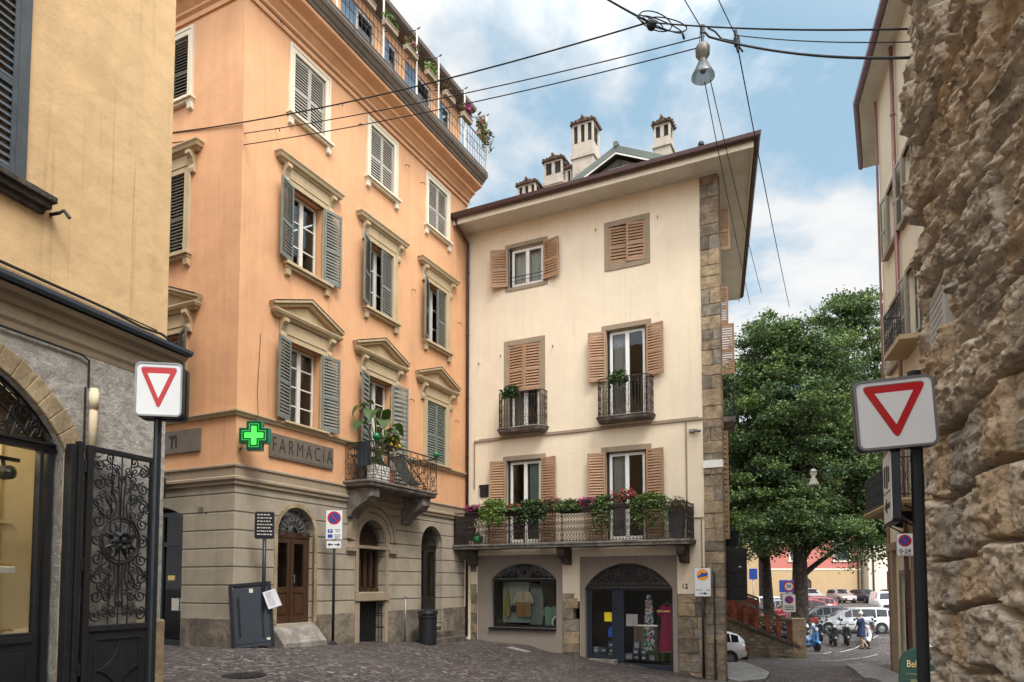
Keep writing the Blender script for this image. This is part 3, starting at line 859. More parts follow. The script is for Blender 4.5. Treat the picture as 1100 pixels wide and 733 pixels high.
d3 = link('side_door', None, OB); d3['label'] = 'black double door under an arched fanlight'
a = MB(); arch_band(a, DOOR3, .09, -.018, .06); a.build('surround', M['rustic'], d3)
d = MB(); x0, x1 = 7.2, 8.4; zs = 2.86; y = .25
d.box(x0, x1, y-.05, y+.05, zs-.08, zs+.02)
for (p, q) in ((x0, 7.796), (7.804, x1)):
    d.box(p, p+.11, y-.03, y+.03, .3, zs-.08); d.box(q-.11, q, y-.03, y+.03, .3, zs-.08)
    for (s0, s1) in ((.3, .5), (1.1, 1.25), (zs-.2, zs-.08)): d.box(p+.11, q-.11, y-.03, y+.03, s0, s1)
    d.box(p+.11, q-.11, y-.01, y+.02, .5, 1.1)
d.build('leaf', M['darkdoor'], d3, bevel=.004)
g = MB(); g.quad((x0+.05, y, 1.2), (x1-.05, y, 1.2), (x1-.05, y, zs-.1), (x0+.05, y, zs-.1)); g.prism(arc(x0, x1, zs, .6), y, y+.005, 'y'); g.build('pane', M['doorglass'], d3, recalc=False)
g = MB(); fan_grille(g, (7.24, 8.36, 0, 3.43, .56), .12, 9, .008); g.build('fanlight_grille', M['iron'], d3)
s3 = MB(); s3.box(6.95, 8.95, -.62, .35, -.9, -.02); s3.box(7.1, 8.75, -.32, .38, -.9, .155); s3.box(7.18, 8.42, .0, .4, .155, .315); s3.build('doorstep', M['plinth'], OB, bevel=.015)

# shop entrance on the alley side
so_ = link('shop_entrance', None, OB); so_['label'] = 'dark glazed shop entrance on the alley side'; so_.rotation_euler = (0, 0, -PI/2)
d = MB(); y = .3
d.box(-3.6, -3.52, y-.04, y+.04, .1, 3.2); d.box(-1.68, -1.6, y-.04, y+.04, .1, 3.2); d.box(-2.64, -2.56, y-.04, y+.04, .1, 3.2)
d.box(-3.6, -1.6, y-.04, y+.04, 2.5, 2.6); d.box(-3.6, -1.6, y-.04, y+.04, .1, .35)
d.build('frame', M['blackpaint'], so_)
g = MB(); g.quad((-3.55, y, .3), (-1.65, y, .3), (-1.65, y, 3.3), (-3.55, y, 3.3)); g.build('pane', M['doorglass'], so_, recalc=False)
g = MB(); g.box(-1.98, -1.74, y-.015, y-.006, 1.02, 1.30); g.box(-2.27, -2.02, y-.015, y-.006, 1.02, 1.30); g.build('notice', M['offwhite'], so_)
g = MB(); g.box(-2.42, -2.18, y-.015, y-.006, 1.72, 1.83); g.build('yellow_sticker', M['lettergold'], so_)
th = MB(); th.box(-3.7, -1.5, -.12, .5, -.6, .22); th.build('threshold', M['plinth'], so_)

# balcony of the pediment floor
bl = link('balcony', None, OB)
b0, b1, bw = 3.62, 6.62, .92
s = MB(); s.moulding([(b0, .05), (b0, -bw+.1), (b1, -bw+.1), (b1, .05)], [(-.6, 4.16), (.03, 4.16), (.06, 4.2), (.06, 4.25), (.1, 4.28), (.1, 4.33), (-.6, 4.33)]); s.box(b0+.2, b1-.2, -.8, .02, 4.17, 4.32)
s.build('slab', M['slab'], bl)
for x in (b0+.28, b1-.28):
    c = MB(); c.prism([(.0, 3.38), (-.10, 3.40), (-.22, 3.56), (-.42, 3.70), (-.62, 3.78), (-.76, 3.92), (-.78, 4.155), (.0, 4.155)], x-.2, x+.2, 'x'); c.build('corbel', M['slab'], bl, bevel=.02)

def scroll_rail(mb, p, q, z0, z1, unit=.34, r=.009):
    """wrought iron run from p to q with circles, bars and scrolls"""
    p = Vector(p); q = Vector(q); Ln = (q-p).length; d = (q-p)/Ln; k = max(1, round(Ln/unit)); un = Ln/k
    P = lambda s, z: (p.x+d.x*s, p.y+d.y*s, z)
    for z, rr in ((z1, .020), (z1-.16, .010), (z0+.04, .014), (z0+.2, .008)): mb.tube([P(0, z), P(Ln, z)], rr, 4)
    for i in range(k+1): mb.tube([P(i*un, z0), P(i*un, z1)], r, 4)
    for i in range(k):
        c = (i+.5)*un
        mb.tube([P(c+un*.34*math.cos(a), z1-.08+.07*math.sin(a)) for a in [2*PI*j/10 for j in range(10)]], r*.8, 4, True)
        zc = (z0+.2+z1-.16)/2; hh = (z1-.16-z0-.2)/2
        for sg in (-1, 1):
            pts = spiral(0, 0, hh*.42, 1.3, PI/2 if sg > 0 else -PI/2, sg, 12)
            mb.tube([P(c+x_*.9, zc+sg*hh*.5+z_) for (x_, _, z_) in pts], r*.8, 4)
        mb.tube([P(c-un*.45, z0+.04), P(c, z0+.2), P(c+un*.45, z0+.04)], r*.7, 4)
        mb.tube([P(c-un*.45, zc), P(c, zc+hh), P(c+un*.45, zc), P(c, zc-hh), P(c-un*.45, zc)], r*.7, 4)
rl = MB()
scroll_rail(rl, (b0, 0), (b0, -bw), 4.33, 5.32); scroll_rail(rl, (b0, -bw), (b1, -bw), 4.33, 5.32); scroll_rail(rl, (b1, -bw), (b1, 0), 4.33, 5.32)
rl.build('railing', M['ironbrown'], bl)

# roof terrace, attic and its chimney
at = link('attic', None, OB)
aops = [(.4, 1.0, 15.95, 17.95, 0), (1.6, 3.0, 15.95, 17.95, 0), (3.5, 5.0, 15.95, 17.95, 0), (5.4, 6.1, 15.95, 17.95, 0), (6.5, 8.0, 15.95, 17.95, 0), (8.4, 9.2, 15.95, 17.95, 0)]
w_ = MB(); wall_panel(w_, .2, W-.1, 15.86, 18.3, .25, aops, .2); w_.quad((.2, .25, 15.86), (.2, D, 15.86), (.2, D, 18.3), (.2, .25, 18.3)); w_.quad((W-.1, .25, 15.86), (W-.1, D, 15.86), (W-.1, D, 18.3), (W-.1, .25, 18.3))
w_.build('wall', M['orange'], at, recalc=False)
for o in aops:
    aw_ = link('french_window', None, at)
    f = MB(); x0, x1 = o[0], o[1]; k = 2 if x1-x0 > 1 else 1
    for i in range(k+1): xx = x0+(x1-x0)*i/k; f.box(xx-.045, xx+.045, .3, .37, 15.9, 17.95)
    for z in (15.9, 16.5, 17.1, 17.87): f.box(x0, x1, .3, .37, z, z+.07)
    aw_.name = 'french_window'
    f2 = f.build('sash', M['offwhite'], at); bpy.data.objects.remove(aw_)
    g = MB(); g.quad((x0, .34, 15.95), (x1, .34, 15.95), (x1, .34, 17.95), (x0, .34, 17.95)); g.build('pane', M['glass'], f2, recalc=False)
    sh_ = MB()
    lw = (x1-x0)*.42
    for i in range(27): sh_.box(x0+.02, x0+lw, .26, .285, 15.95+i*.073, 15.95+i*.073+.05)
    sh_.build('blue_shutter', M['blueshut'], f2)
r_ = MB(); r_.moulding([(.0, D), (.0, .25), (W+.1, .25)], [(-.3, 18.3), (.45, 18.26), (.55, 18.30), (.58, 18.40), (.5, 18.45), (-.3, 18.5)])
r_.build('eaves', M['cornice'], at)
r_ = MB(); r_.quad((.2, .25, 18.48), (W, .25, 18.48), (W-2, 5, 20.4), (2, 5, 20.4)); r_.quad((.2, .25, 18.48), (2, 5, 20.4), (2, D-5, 20.4), (.2, D, 18.48)); r_.quad((W, .25, 18.48), (W-2, 5, 20.4), (W-2, D-5, 20.4), (W, D, 18.48)); r_.quad((.2, D, 18.48), (W, D, 18.48), (W-2, D-5, 20.4), (2, D-5, 20.4)); r_.quad((2, 5, 20.4), (W-2, 5, 20.4), (W-2, D-5, 20.4), (2, D-5, 20.4))
r_.build('roof', M['tile'], at, recalc=False)
def chimney(par, x, y, z0, w, d, h, kind=0, rot=0):
    c = MB()
    c.box(x-w/2, x+w/2, y-d/2, y+d/2, z0, z0+h*.72)
    c.box(x-w/2-.05, x+w/2+.05, y-d/2-.05, y+d/2+.05, z0+h*.58, z0+h*.62)
    nx = max(2, round(w/.28))
    zt0, zt1 = z0+h*.72, z0+h*.88
    for i in range(nx+1):
        xx = x-w/2+w*i/nx
        for yy in (y-d/2, y+d/2): c.box(max(xx-.06, x-w/2), min(xx+.06, x+w/2), yy-(0 if yy < y else .12), yy+(.12 if yy < y else 0), zt0, zt1)
    c.box(x-w/2, x+w/2, y-d/2, y+d/2, zt1, zt1+.07)
    o = c.build('chimney', M['chimney'], par, bevel=.01)
    t = MB()
    zr = zt1+.07; hr = .16
    t.prism([(x-w/2-.05, zr), (x+w/2+.05, zr), (x, zr+hr)], y-d/2-.04, y+d/2+.04, 'y')
    k = max(3, int((d+.2)/.14))
    for i in range(k):
        yy = y-d/2-.05+(d+.1)*(i+.5)/k
        for s_ in (-1, 1): t.tube([(x+s_*(w/2+.09), yy, zr+.02), (x, yy, zr+hr+.02)], .045, 6)
    t.tube([(x, y-d/2-.08, zr+hr+.04), (x, y+d/2+.08, zr+hr+.04)], .05, 6)
    k = max(3, int((w+.2)/.14))
    for i in range(k):
        xx = x-w/2-.05+(w+.1)*(i+.5)/k; t.tube([(xx, y-d/2-.10, zr+.03), (xx, y-d/2+.05, zr+.10)], .055, 6)
    t.build('tiled_cap', M['tile'], o)
    d_ = MB(); d_.box(x-w/2+.07, x+w/2-.07, y-d/2+.06, y+d/2-.06, zt0-.02, zt1+.01); d_.build('flue', M['dark'], o)
    return o
chimney(at, 8.9, 1.6, 18.4, .8, .7, 2.0)
tr = MB()
zt = 16.95
RW_ = .70
for (p, q) in (((0-.7, D), (-.7, -RW_)), ((-.7, -RW_), (W+.02, -RW_))):
    for z, r0 in ((zt, .018), (zt-.3, .008), (zt-.6, .008), (15.97, .012)): tr.tube([(p[0], p[1], z), (q[0], q[1], z)], r0, 4)
for i in range(66): tr.tube([(-.7+i*.163, -RW_, 15.86), (-.7+i*.163, -RW_, zt)], .006, 4)
for i in range(22):
    x = .1+i*.46
    tr.tube(ring(x, 16.5, .16, 10, -RW_), .006, 4, True)
for i, x in enumerate((2.2, 4.1, 5.7, 6.9, 8.5, 10.0)):
    wp = MB(); wp.tube([(x, -RW_-.03, 15.86), (x, -RW_-.03, 17.95)], .028, 6); wp.build('railing_post', M['offwhite'], OB); tr.tube([(x, -RW_-.05, 17.93), (x-.35, .3, 18.02)], .014, 5)
    tr.tube([(x, -RW_, 17.95), (x+.03, -RW_-.12, 18.03)], .02, 5)
tr.build('terrace_railing', M['darkmetal'], OB)
# ------------------------------------------------------------------ cream building
KX, KY, KA = -1.574, 24.116, R(-26.287)
def kxy(u, w=0):
    return (KX+math.cos(KA)*u+math.sin(KA)*w, KY+math.sin(KA)*u-math.cos(KA)*w)
KB = thing('cream_building', 'cream plastered four storey house with brown louvred shutters, flower balcony and two arched shops below', 'building', (KX, KY, 0), KA)
KW = 8.55; SX, SY = -.184, 1.0       # the right flank runs back and slightly in
KD = 10.0
def flank(s, w=0):                    # point on the right flank, s metres back, w outwards
    L_ = math.hypot(SX, SY); ex, ey = SX/L_, SY/L_
    return (KW+ex*s+ey*w, ey*s-ex*w)
W41 = (1.62, 2.94, 11.62, 12.98, 0); W42 = (5.18, 6.34, 11.66, 12.92, 0)
W31 = (1.62, 2.80, 6.78, 9.62, 0); W32 = (5.06, 6.36, 6.78, 9.60, 0)
W21 = (1.56, 2.84, 2.98, 5.74, 0); W22 = (5.02, 6.32, 2.98, 5.74, 0)
SHOPW = (.99, 3.32, .22, 2.33, .53); SHOPD = (4.29, 7.05, -1.0, 2.28, .77)
w_ = MB()
wall_panel(w_, 0, KW-.53, 1.35, 13.85, 0, [W41, W42, W31, W32, W21, W22, (.45, 3.55, -3.0, 2.6, 0), (4.13, 7.2, -3.0, 2.5, 0)], .3)
f0 = flank(0); f1 = flank(KD)
def tfl(x, y, z):
    p = flank(x); ix, iy = -SY, SX
    return (p[0]+ix*y, p[1]+iy*y, z)
wall_panel(w_, 0, KD, -2.5, 13.85, 0, [(3.6, 6.6, -2.5, 1.4, 0)], .4, tf=tfl)
w_.quad((0, .4, 1.6), (KW-.4, .4, 1.6), (6.5, KD, 1.6), (0, KD, 1.6))
w_.quad((0, 0, -2), (0, KD, -2), (0, KD, 13.85), (0, 0, 13.85)); w_.quad((0, KD, -2), (f1[0], f1[1], -2), (f1[0], f1[1], 13.85), (0, KD, 13.85))
w_.build('wall', M['cream'], KB, recalc=False)
g_ = MB()
wall_panel(g_, .45, 3.55, -1.6, 2.6, .03, [SHOPW], .30)
wall_panel(g_, 4.13, 7.2, -1.8, 2.5, .03, [SHOPD], .35)
g_.build('shopfront_wall', M['greyplaster'], KB, recalc=False)
# exposed masonry: uneven blocks between and beside the shops, and the corner quoins
def masonry(name, x0, x1, z0, z1, par, y0=-.02, ch=.34, bw=.5, th=.3, ragged=0, seed=1):
    r = random.Random(seed); mb = MB(); z = z0
    while z < z1-.04:
        h = min(ch*r.uniform(.7, 1.3), z1-z); x = x0
        xe = x1 - (r.random()*ragged if z > z1-.8 else 0)
        while x < xe-.02:
            w = min(bw*r.uniform(.6, 1.5), xe-x)
            if xe-x-w < .12: w = xe-x
            p = r.uniform(-.022, .02)
            mb.box(x+.006, x+w-.006, y0+p, y0+th, z+.006, z+h-.006, r.choice((0, 0, 1, 1, 2, 3)))
            x += w
        z += h
    mb.box(x0+.02, x1-.02-ragged, y0+.03, y0+th+.01, z0, z1-.05, 2)
    return mb.build(name, STONES, par, bevel=.012)
masonry('stone_pier', 3.57, 4.11, -1.8, 1.34, KB, ragged=.2, seed=3)
pl_ = MB(); pl_.box(3.552, 4.128, .02, .2, 1.1, 2.62); pl_.build('pier_plaster', M['cream'], KB)
masonry('stone_plinth', 7.21, KW-.54, -2, 1.34, KB, seed=5)
masonry('stone_pier', .0, .43, -1.2, 2.3, KB, y0=.0, seed=9)
pl_ = MB(); pl_.box(-.02, .2, -.09, .2, -1.2, 2.55); pl_.build('corner_buttress', M['pale'], KB)
q_ = MB(); r = random.Random(4); z = -2.0
while z < 13.8:
    h = min(r.uniform(.24, .5), 13.82-z); p = r.uniform(-.015, .015)
    split = r.random() < .35
    e = KW+.004
    if split:
        xm = e-r.uniform(.2, .33); q_.box(KW-.535, xm-.006, -.03+p, .3, z+.005, z+h-.005, r.choice((0,1,2,3))); q_.box(xm+.006, e, -.03-p, .3, z+.005, z+h-.005, r.choice((0,1,2)))
    else: q_.box(KW-.535, e, -.03+p, .3, z+.005, z+h-.005, r.choice((0, 0, 1, 1, 2, 3)))
    z += h
q_.box(KW-.52, KW-.02, .0, .28, -2, 13.8, 2)
q_.build('corner_quoins', STONES, KB, bevel=.012)
m_ = MB(); m_.box(KW-.54, KW+.02, -.06, .1, 5.02, 5.24); m_.build('white_band', M['white'], KB)

# windows
def kwin(o, label, la, ra, sz0, sz1, surround=.17, sillw=True, curtain='L', m=None, ext=0.0, leafw=None):
    x0, x1, z0, z1, _ = o; cx = (x0+x1)/2; hw = (x1-x0)/2
    r = win_root(KB, cx)
    f = MB()
    t = surround
    f.box(-hw-t, -hw, -.012, .06, z0-(t if sillw else 0), z1+t*1.1); f.box(hw, hw+t, -.012, .06, z0-(t if sillw else 0), z1+t*1.1)
    f.box(-hw, hw, -.016, .06, z1, z1+t*1.1)
    if sillw: f.box(-hw, hw, -.03, .06, z0-t, z0)
    f.build('stone_surround', M['greytrim'], r, bevel=.008)
    if curtain is not None:
        cm = M['curtain'] if curtain in 'LB' else M['curtaingreen']
        sash(r, 2*hw-.16, z1-z0-.06, z0+.02, .16, M['white'], 0 if z1-z0 < 2 else 0, 2, cm, (.05, .45) if curtain == 'L' else ((.55, .97) if curtain in 'RG' else (.05, .95)), .085)
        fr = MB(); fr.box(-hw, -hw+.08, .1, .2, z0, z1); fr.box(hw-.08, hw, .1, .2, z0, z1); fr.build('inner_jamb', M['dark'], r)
    lw = leafw or hw
    for s, a in ((1, la), (-1, ra)):
        if a is None: continue
        shutter(r, s, lw, sz1-sz0, -s*(hw if a < .3 else hw-.0), sz0, M['brownshut'], a, max(8, int((sz1-sz0)/.083)), -.05 if a > .3 else .02)
    return r
kwin(W41, '', .90, .93, 11.66, 12.95, .13, curtain='B', leafw=.60)
kwin(W42, '', -.04+.0, .035, 11.68, 12.90, .16, curtain=None)
kwin(W31, '', .03, .02, 8.04, 9.60, .17, False, curtain='L')
kwin(W32, '', .93, .93, 7.98, 9.56, .15, False, curtain='L', leafw=.56)
kwin(W21, '', .93, .93, 3.02, 5.74, .14, False, curtain='G', leafw=.56)
kwin(W22, '', .93, .93, 3.02, 5.72, .15, False, curtain='L', leafw=.56)
b_ = MB(); b_.tube([(1.66, -.02, 11.95), (2.9, -.02, 11.95)], .012, 5); b_.tube([(1.66, -.02, 11.82), (2.9, -.02, 11.82)], .008, 4); b_.build('window_bar', M['iron'], KB)
for (x, z) in [(4.75, 12.95), (6.75, 12.9), (1.35, 9.35), (3.25, 9.4), (.5, 9.2)]:
    hk = MB(); hk.tube([(x, 0, z), (x, -.08, z), (x+.02, -.1, z-.1)], .012, 4)
    hk.build('shutter_hook', M['ironbrown'], KB)

# small bowed balconies
def bow(u, z, hw, d, label):
    r = link('small_balcony', None, KB); r.location = (u, 0, 0)
    pts = [(-hw, 0)] + [(-hw+.0+.22*(1-math.cos(a)), -d+.22*(1-math.sin(a))) for a in [PI/2*i/5 for i in range(6)]] + [(hw-.22*(1-math.cos(a)), -d+.22*(1-math.sin(a))) for a in [PI/2*i/5 for i in range(5, -1, -1)]] + [(hw, 0)]
    s = MB(); s.moulding(pts, [(-.2, z-.14), (.0, z-.14), (.03, z-.1), (.04, z-.05), (.07, z-.03), (.07, z), (-.2, z)]); s.prism([(p[0]*.95, p[1]*.85+.01) for p in pts], z-.15, z-.005, 'z')
    s.build('slab', M['slab'], r)
    k = MB()
    # resample the outline for the bars
    P = [Vector(p) for p in pts]; seg = [(P[i+1]-P[i]).length for i in range(len(P)-1)]; T = sum(seg); n_ = int(T/.095)
    def at_(s):
        for i, L_ in enumerate(seg):
            if s <= L_ or i == len(seg)-1: return P[i].lerp(P[i+1], min(s/L_, 1))
            s -= L_
    Q = [at_(T*i/n_) for i in range(n_+1)]
    for zz, rr in ((z+1.16, .02), (z+1.0, .009), (z+.06, .012), (z+.3, .008)): k.tube([(q.x, q.y, zz) for q in Q], rr, 4)
    for i, q in enumerate(Q):
        k.tube([(q.x, q.y, z), (q.x, q.y, z+1.16)], .0085, 4)
        if i < n_:
            q2 = Q[i+1]; m2 = (q+q2)/2
            for (za, zb) in ((z+.3, z+.65), (z+.65, z+1.0)):
                zc = (za+zb)/2; k.tube([(q.x, q.y, zc), (m2.x, m2.y, zb), (q2.x, q2.y, zc), (m2.x, m2.y, za), (q.x, q.y, zc)], .006, 4)
            k.tube([(q.x, q.y, z+.06), (q2.x, q2.y, z+.3)], .006, 4)
    k.build('railing', M['ironbrown'], r)
bow(2.21, 6.76, .82, .40, ''); bow(5.71, 6.78, .84, .44, '')

# the long balcony
lb = link('long_balcony', None, KB)
s = MB(); s.moulding([(.02, .05), (.02, -.86), (7.74, -.86), (7.74, .05)], [(-.8, 2.78), (.0, 2.78), (.0, 2.85), (.04, 2.87), (.04, 2.93), (-.8, 2.93)]); s.build('slab', M['slab'], lb)
for x in (.35, 3.75, 7.45):
    c = MB(); c.prism([(0, 2.25), (-.25, 2.28), (-.34, 2.42), (-.62, 2.52), (-.70, 2.64), (-.70, 2.775), (0, 2.775)], x-.13, x+.13, 'x'); c.build('bracket', M['plinth'], lb, bevel=.015)
def spear_rail(mb, p, q, z0, z1):
    p = Vector(p); q = Vector(q); Ln = (q-p).length; d = (q-p)/Ln
    P = lambda s, z: (p.x+d.x*s, p.y+d.y*s, z)
    for z, rr in ((z1, .022), (z1-.1, .010), (z0+.03, .016), (z0+.24, .010)): mb.tube([P(0, z), P(Ln, z)], rr, 4)
    k = max(2, round(Ln/.105)); un = Ln/k
    for i in range(k+1): mb.tube([P(i*un, z0), P(i*un, z1)], .008, 4)
    for i in range(k):
        a, b, c = i*un, (i+1)*un, (i+.5)*un
        mb.tube([P(a, z0+.03), P(b, z0+.24)], .006, 4); mb.tube([P(b, z0+.03), P(a, z0+.24)], .006, 4)
        zb, zt = z0+.24, z1-.1; h = zt-zb
        mb.tube([P(c, zb), P(c, zt)], [.004, .004], 4)
        for (f0_, f1_) in ((.05, .33), (.36, .62), (.65, .95)):
            zc = zb+h*(f0_+f1_)/2; mb.tube([P(c, zb+h*f0_), P(c-.030, zc), P(c, zb+h*f1_), P(c+.030, zc)], .012, 4, True)
    npost = max(1, round(Ln/1.28))
    for i in range(npost+1):
        s_ = Ln*i/npost; mb.tube([P(s_, z0), P(s_, z1+.05)], .024, 4)
k = MB(); spear_rail(k, (.06, 0), (.06, -.84), 2.93, 3.96); spear_rail(k, (.06, -.84), (7.70, -.84), 2.93, 3.96); spear_rail(k, (7.70, -.84), (7.70, 0), 2.93, 3.96)
k.build('railing', M['ironbrown'], lb)

# eaves, gutter, roof
EP = [(-.15, 3), (-.15, 0), (KW, 0), flank(KD), (0, KD)]
ev = MB()
path = [(-.15, 0), (KW, 0), flank(KD)]
ev.moulding(path, [(-.3, 13.80), (.05, 13.80), (.05, 13.83), (.92, 13.83), (.92, 13.87), (-.3, 13.87)]); ev.build('soffit', M['soffit'], KB)
ev = MB(); ev.moulding(path, [(.921, 13.74), (.96, 13.74), (.96, 13.98), (.921, 13.98)]); ev.build('fascia', M['whitetrim'], KB)
ev = MB(); ev.moulding(path, [(.962, 14.05)] + [(1.05-.09*math.cos(a), 13.99-.10*math.sin(a)) for a in [PI*i/8 for i in range(9)]] + [(1.15, 14.06), (1.12, 14.06), (1.05, 13.93), (.99, 14.05)]); ev.build('gutter', M['gutter'], KB, smooth=False)
rf = MB(); z0 = 14.0
A = [(-.15, -1.0), (KW+1.0, -1.0), (flank(KD)[0]+1.0, KD+.3), (-.15, KD+.3)]
rf.add([(p[0], p[1], z0) for p in A] + [(3.0, 4.6, 16.3), (4.9, 4.6, 16.3)], [(0, 1, 5, 4), (1, 2, 5), (2, 3, 4, 5), (3, 0, 4)]); rf.add([(p[0], p[1], z0-.02) for p in A], [(0, 1, 2, 3)])
rf.build('roof', M['tile'], KB, recalc=False)
dm = link('dormer', None, KB)
y0 = -.15
t = MB()
for s_ in (-1, 1):
    ax, az = 5.52+s_*1.95, 14.22; bx, bz = 5.52, 15.16
    t.add([(ax, y0-.12, az), (bx, y0-.12, bz), (bx, 4.2, bz+.2), (ax, 4.2, az+.2), (ax, y0-.12, az+.2), (bx, y0-.12, bz+.22), (bx, 4.2, bz+.4), (ax, 4.2, az+.4)], [(0,1,2,3), (4,5,6,7), (0,1,5,4), (1,2,6,5), (2,3,7,6), (3,0,4,7)])
t.tube([(5.52, y0-.16, 15.40), (5.52, 4, 15.6)], .09, 8)
t.build('sheet_roof', M['roofgreen'], dm)
t = MB(); t.prism([(3.75, 14.16), (7.29, 14.16), (5.52, 15.02)], y0+.06, y0+.12, 'y'); t.build('gable_boarding', M['plinth'], dm)
t = MB(); t.box(5.2, 5.9, y0+.02, y0+.058, 14.5, 14.74); t.build('pane', M['glass'], dm)
t = MB()
for s_ in (-1, 1):
    t.prism([(5.52+s_*1.93, 14.14), (5.52, 15.08), (5.52, 15.13), (5.52+s_*1.95, 14.19)], y0-.14, y0-.122, 'y')
t.build('bargeboard', M['soffit'], dm)
chimney(KB, 1.55, 1.9, 14.2, .72, .6, 2.1)
chimney(KB, 2.55, 2.0, 14.3, .70, .6, 2.75); chimney(KB, 2.98, 2.15, 14.3, .42, .5, 2.35)
t = MB(); t.box(2.2, 3.2, 1.65, 2.3, 14.2, 15.75); t.box(2.17, 3.25, 1.62, 2.33, 15.75, 15.81); t.build('chimney_base', M['chimney'], KB, bevel=.01)
chimney(KB, 3.66, 2.1, 14.3, .78, .7, 4.0)
t = MB(); t.prism([(3.2, 14.3), (4.25, 14.3), (4.05, 16.1), (3.3, 16.1)], 1.75, 2.45, 'y'); t.build('chimney_base', M['chimney'], KB, bevel=.01)
chimney(KB, 6.72, 1.0, 14.2, .52, .5, 2.35)
an = MB(); an.tube([(8.05, .2, 14.0), (8.05, .2, 14.85)], .015, 5); an.box(7.98, 8.12, .14, .26, 14.55, 14.75); an.ball((8.05, .2, 14.95), .10, 8, 5); an.build('roof_vent', M['darkmetal'], KB)

# rainwater pipe and cables
p_ = MB(); p_.tube([(.14, -1.0, 13.9), (.14, -.9, 13.72), (.12, -.14, 13.45), (.10, -.10, 13.2), (.10, -.10, -.1)], .05, 8)
for z in (12.4, 10.2, 8, 6, 4.2, 1.5): p_.tube([(.10, -.10, z), (.10, -.10, z+.05)], .062, 8)
p_.build('downpipe', M['gutter'], KB, smooth=True)
p_ = MB(); p_.box(.32, 8.0, -.05, .01, 6.47, 6.53); p_.box(.5, 7.9, -.035, .01, 6.535, 6.565); p_.box(.32, .36, -.035, .01, 4.9, 6.47); p_.box(7.50, 7.54, -.035, .01, 3.6, 6.47); p_.box(7.54, 8.0, -.03, .01, 3.56, 3.6); p_.box(7.92, 7.95, -.05, .01, 1.9, 3.56)
p_.build('cable_conduit', M['greytrim'], KB)
p_ = MB(); p_.tube([(.55, -.02, 4.9), (.55, -.02, 3.1)], .02, 5); p_.build('gas_pipe', M['pale'], KB)
p_ = MB(); p_.tube([(8.28, -.10, 2.0), (8.28, -.10, -1.2)], .022, 6); p_.tube([(8.28, -.1, .05), (8.28, -.1, -1.15)], .034, 6); p_.build('earthing_pipe', M['ironbrown'], KB)
p_ = MB(); p_.box(7.62, 7.78, -.10, -.0, 6.12, 6.2); p_.tube([(7.78, -.06, 6.16), (7.95, -.16, 6.1)], .045, 8); p_.build('security_camera', M['grey_metal'], KB)
p_ = MB(); p_.box(.52, .88, -.035, .0, 4.58, 5.0); p_.box(.56, .84, -.045, -.036, 4.62, 4.96); p_.build('meter_box', M['darkmetal'], KB)

# shop window
sw = link('shop_window', None, KB); sw['label'] = 'arched shop window with clothes on display'
f = MB(); x0, x1, z0, z1, rise = SHOPW; zs = z1-rise; y = .2
f.box(x0, x0+.10, y-.04, y+.04, z0, zs); f.box(x1-.06, x1, y-.04, y+.04, z0, zs); f.box(x0, x1, y-.04, y+.04, z0, z0+.07); f.box(x0, x1, y-.05, y+.05, zs-.07, zs+.03)
f.box(x0-.08, x1+.0, -.06, .1, z0-.08, z0-.002)
f.build('frame', M['blackpaint'], sw, bevel=.004)
g = MB(); g.quad((x0, y, z0), (x1, y, z0), (x1, y, zs), (x0, y, zs)); g.build('pane', M['shopglass'], sw, recalc=False)
def lunette(name, o, par, y, lattice):
    x0, x1, z0, z1, rise = o; zs = z1-rise; g = MB()
    A_ = arc(x0+.02, x1-.02, zs+.03, rise-.05, 24)
    g.tube([(p[0], y, p[1]) for p in A_], .018, 4)
    g.tube([(x0, y, zs+.02), (x1, y, zs+.02)], .02, 4)
    xm = (x0+x1)/2; hw = (x1-x0)/2
    if lattice:
        k = 18
        for i in range(k):
            a = x0+(x1-x0)*i/k; b = x0+(x1-x0)*(i+1)/k
            g.tube([(a, y, zs+.03), (b, y, zs+.15)], .012, 4); g.tube([(b, y, zs+.03), (a, y, zs+.15)], .012, 4)
        g.tube([(x0+.15, y, zs+.16), (x1-.15, y, zs+.16)], .014, 4)
        zc = zs+rise*.55
    else: zc = zs+rise*.42
    for rr in (.30, .22, .14): g.tube([(xm+rr*(rise/.77)*1.2*math.cos(t), y, zc+rr*(rise/.77)*math.sin(t)) for t in [2*PI*i/16 for i in range(16)]], .011, 4, True)
    for s_ in (-1, 1):
        for (fx, fz, r0) in ((.42, .46, .20), (.62, .36, .15), (.28, .62, .12), (.78, .24, .09), (.5, .7, .08)):
            if (fx)**2+(fz*.9)**2 > 1.0: continue
            g.tube(spiral(xm+s_*fx*hw, zs+fz*rise, r0*(rise/.77)*1.2, 1.6, 0 if s_ > 0 else PI, s_, 18, y), .012, 4)
        g.tube([(xm+s_*.15*hw, y, zc), (xm+s_*.45*hw, y, zs+.62*rise), (xm+s_*.8*hw, y, zs+.22*rise), (xm+s_*.95*hw, y, zs+.08)], .012, 4)
    g.build(name, simple('bronzed_iron', (.085, .078, .07), .45, .4) if lattice else M['grey_metal'], par)
    b = MB(); b.prism(arc(x0, x1, zs, rise, 20), y+.08, y+.1, 'y'); b.build('lunette_panel', M['blackpaint'], par)
lunette('lunette_grille', SHOPW, sw, .12, False)
i_ = MB(); i_.box(x0-.3, x1+.3, .34, .345, z0-.1, z0-.02); i_.quad((x0-.3, .35, z0), (x1+.3, .35, z0), (x1+.3, 1.6, z0), (x0-.3, 1.6, z0)); i_.quad((x0-.3, 1.6, z0), (x1+.3, 1.6, z0), (x1+.3, 1.6, 2.4), (x0-.3, 1.6, 2.4)); i_.build('display_floor', M['dark'], sw, recalc=False)
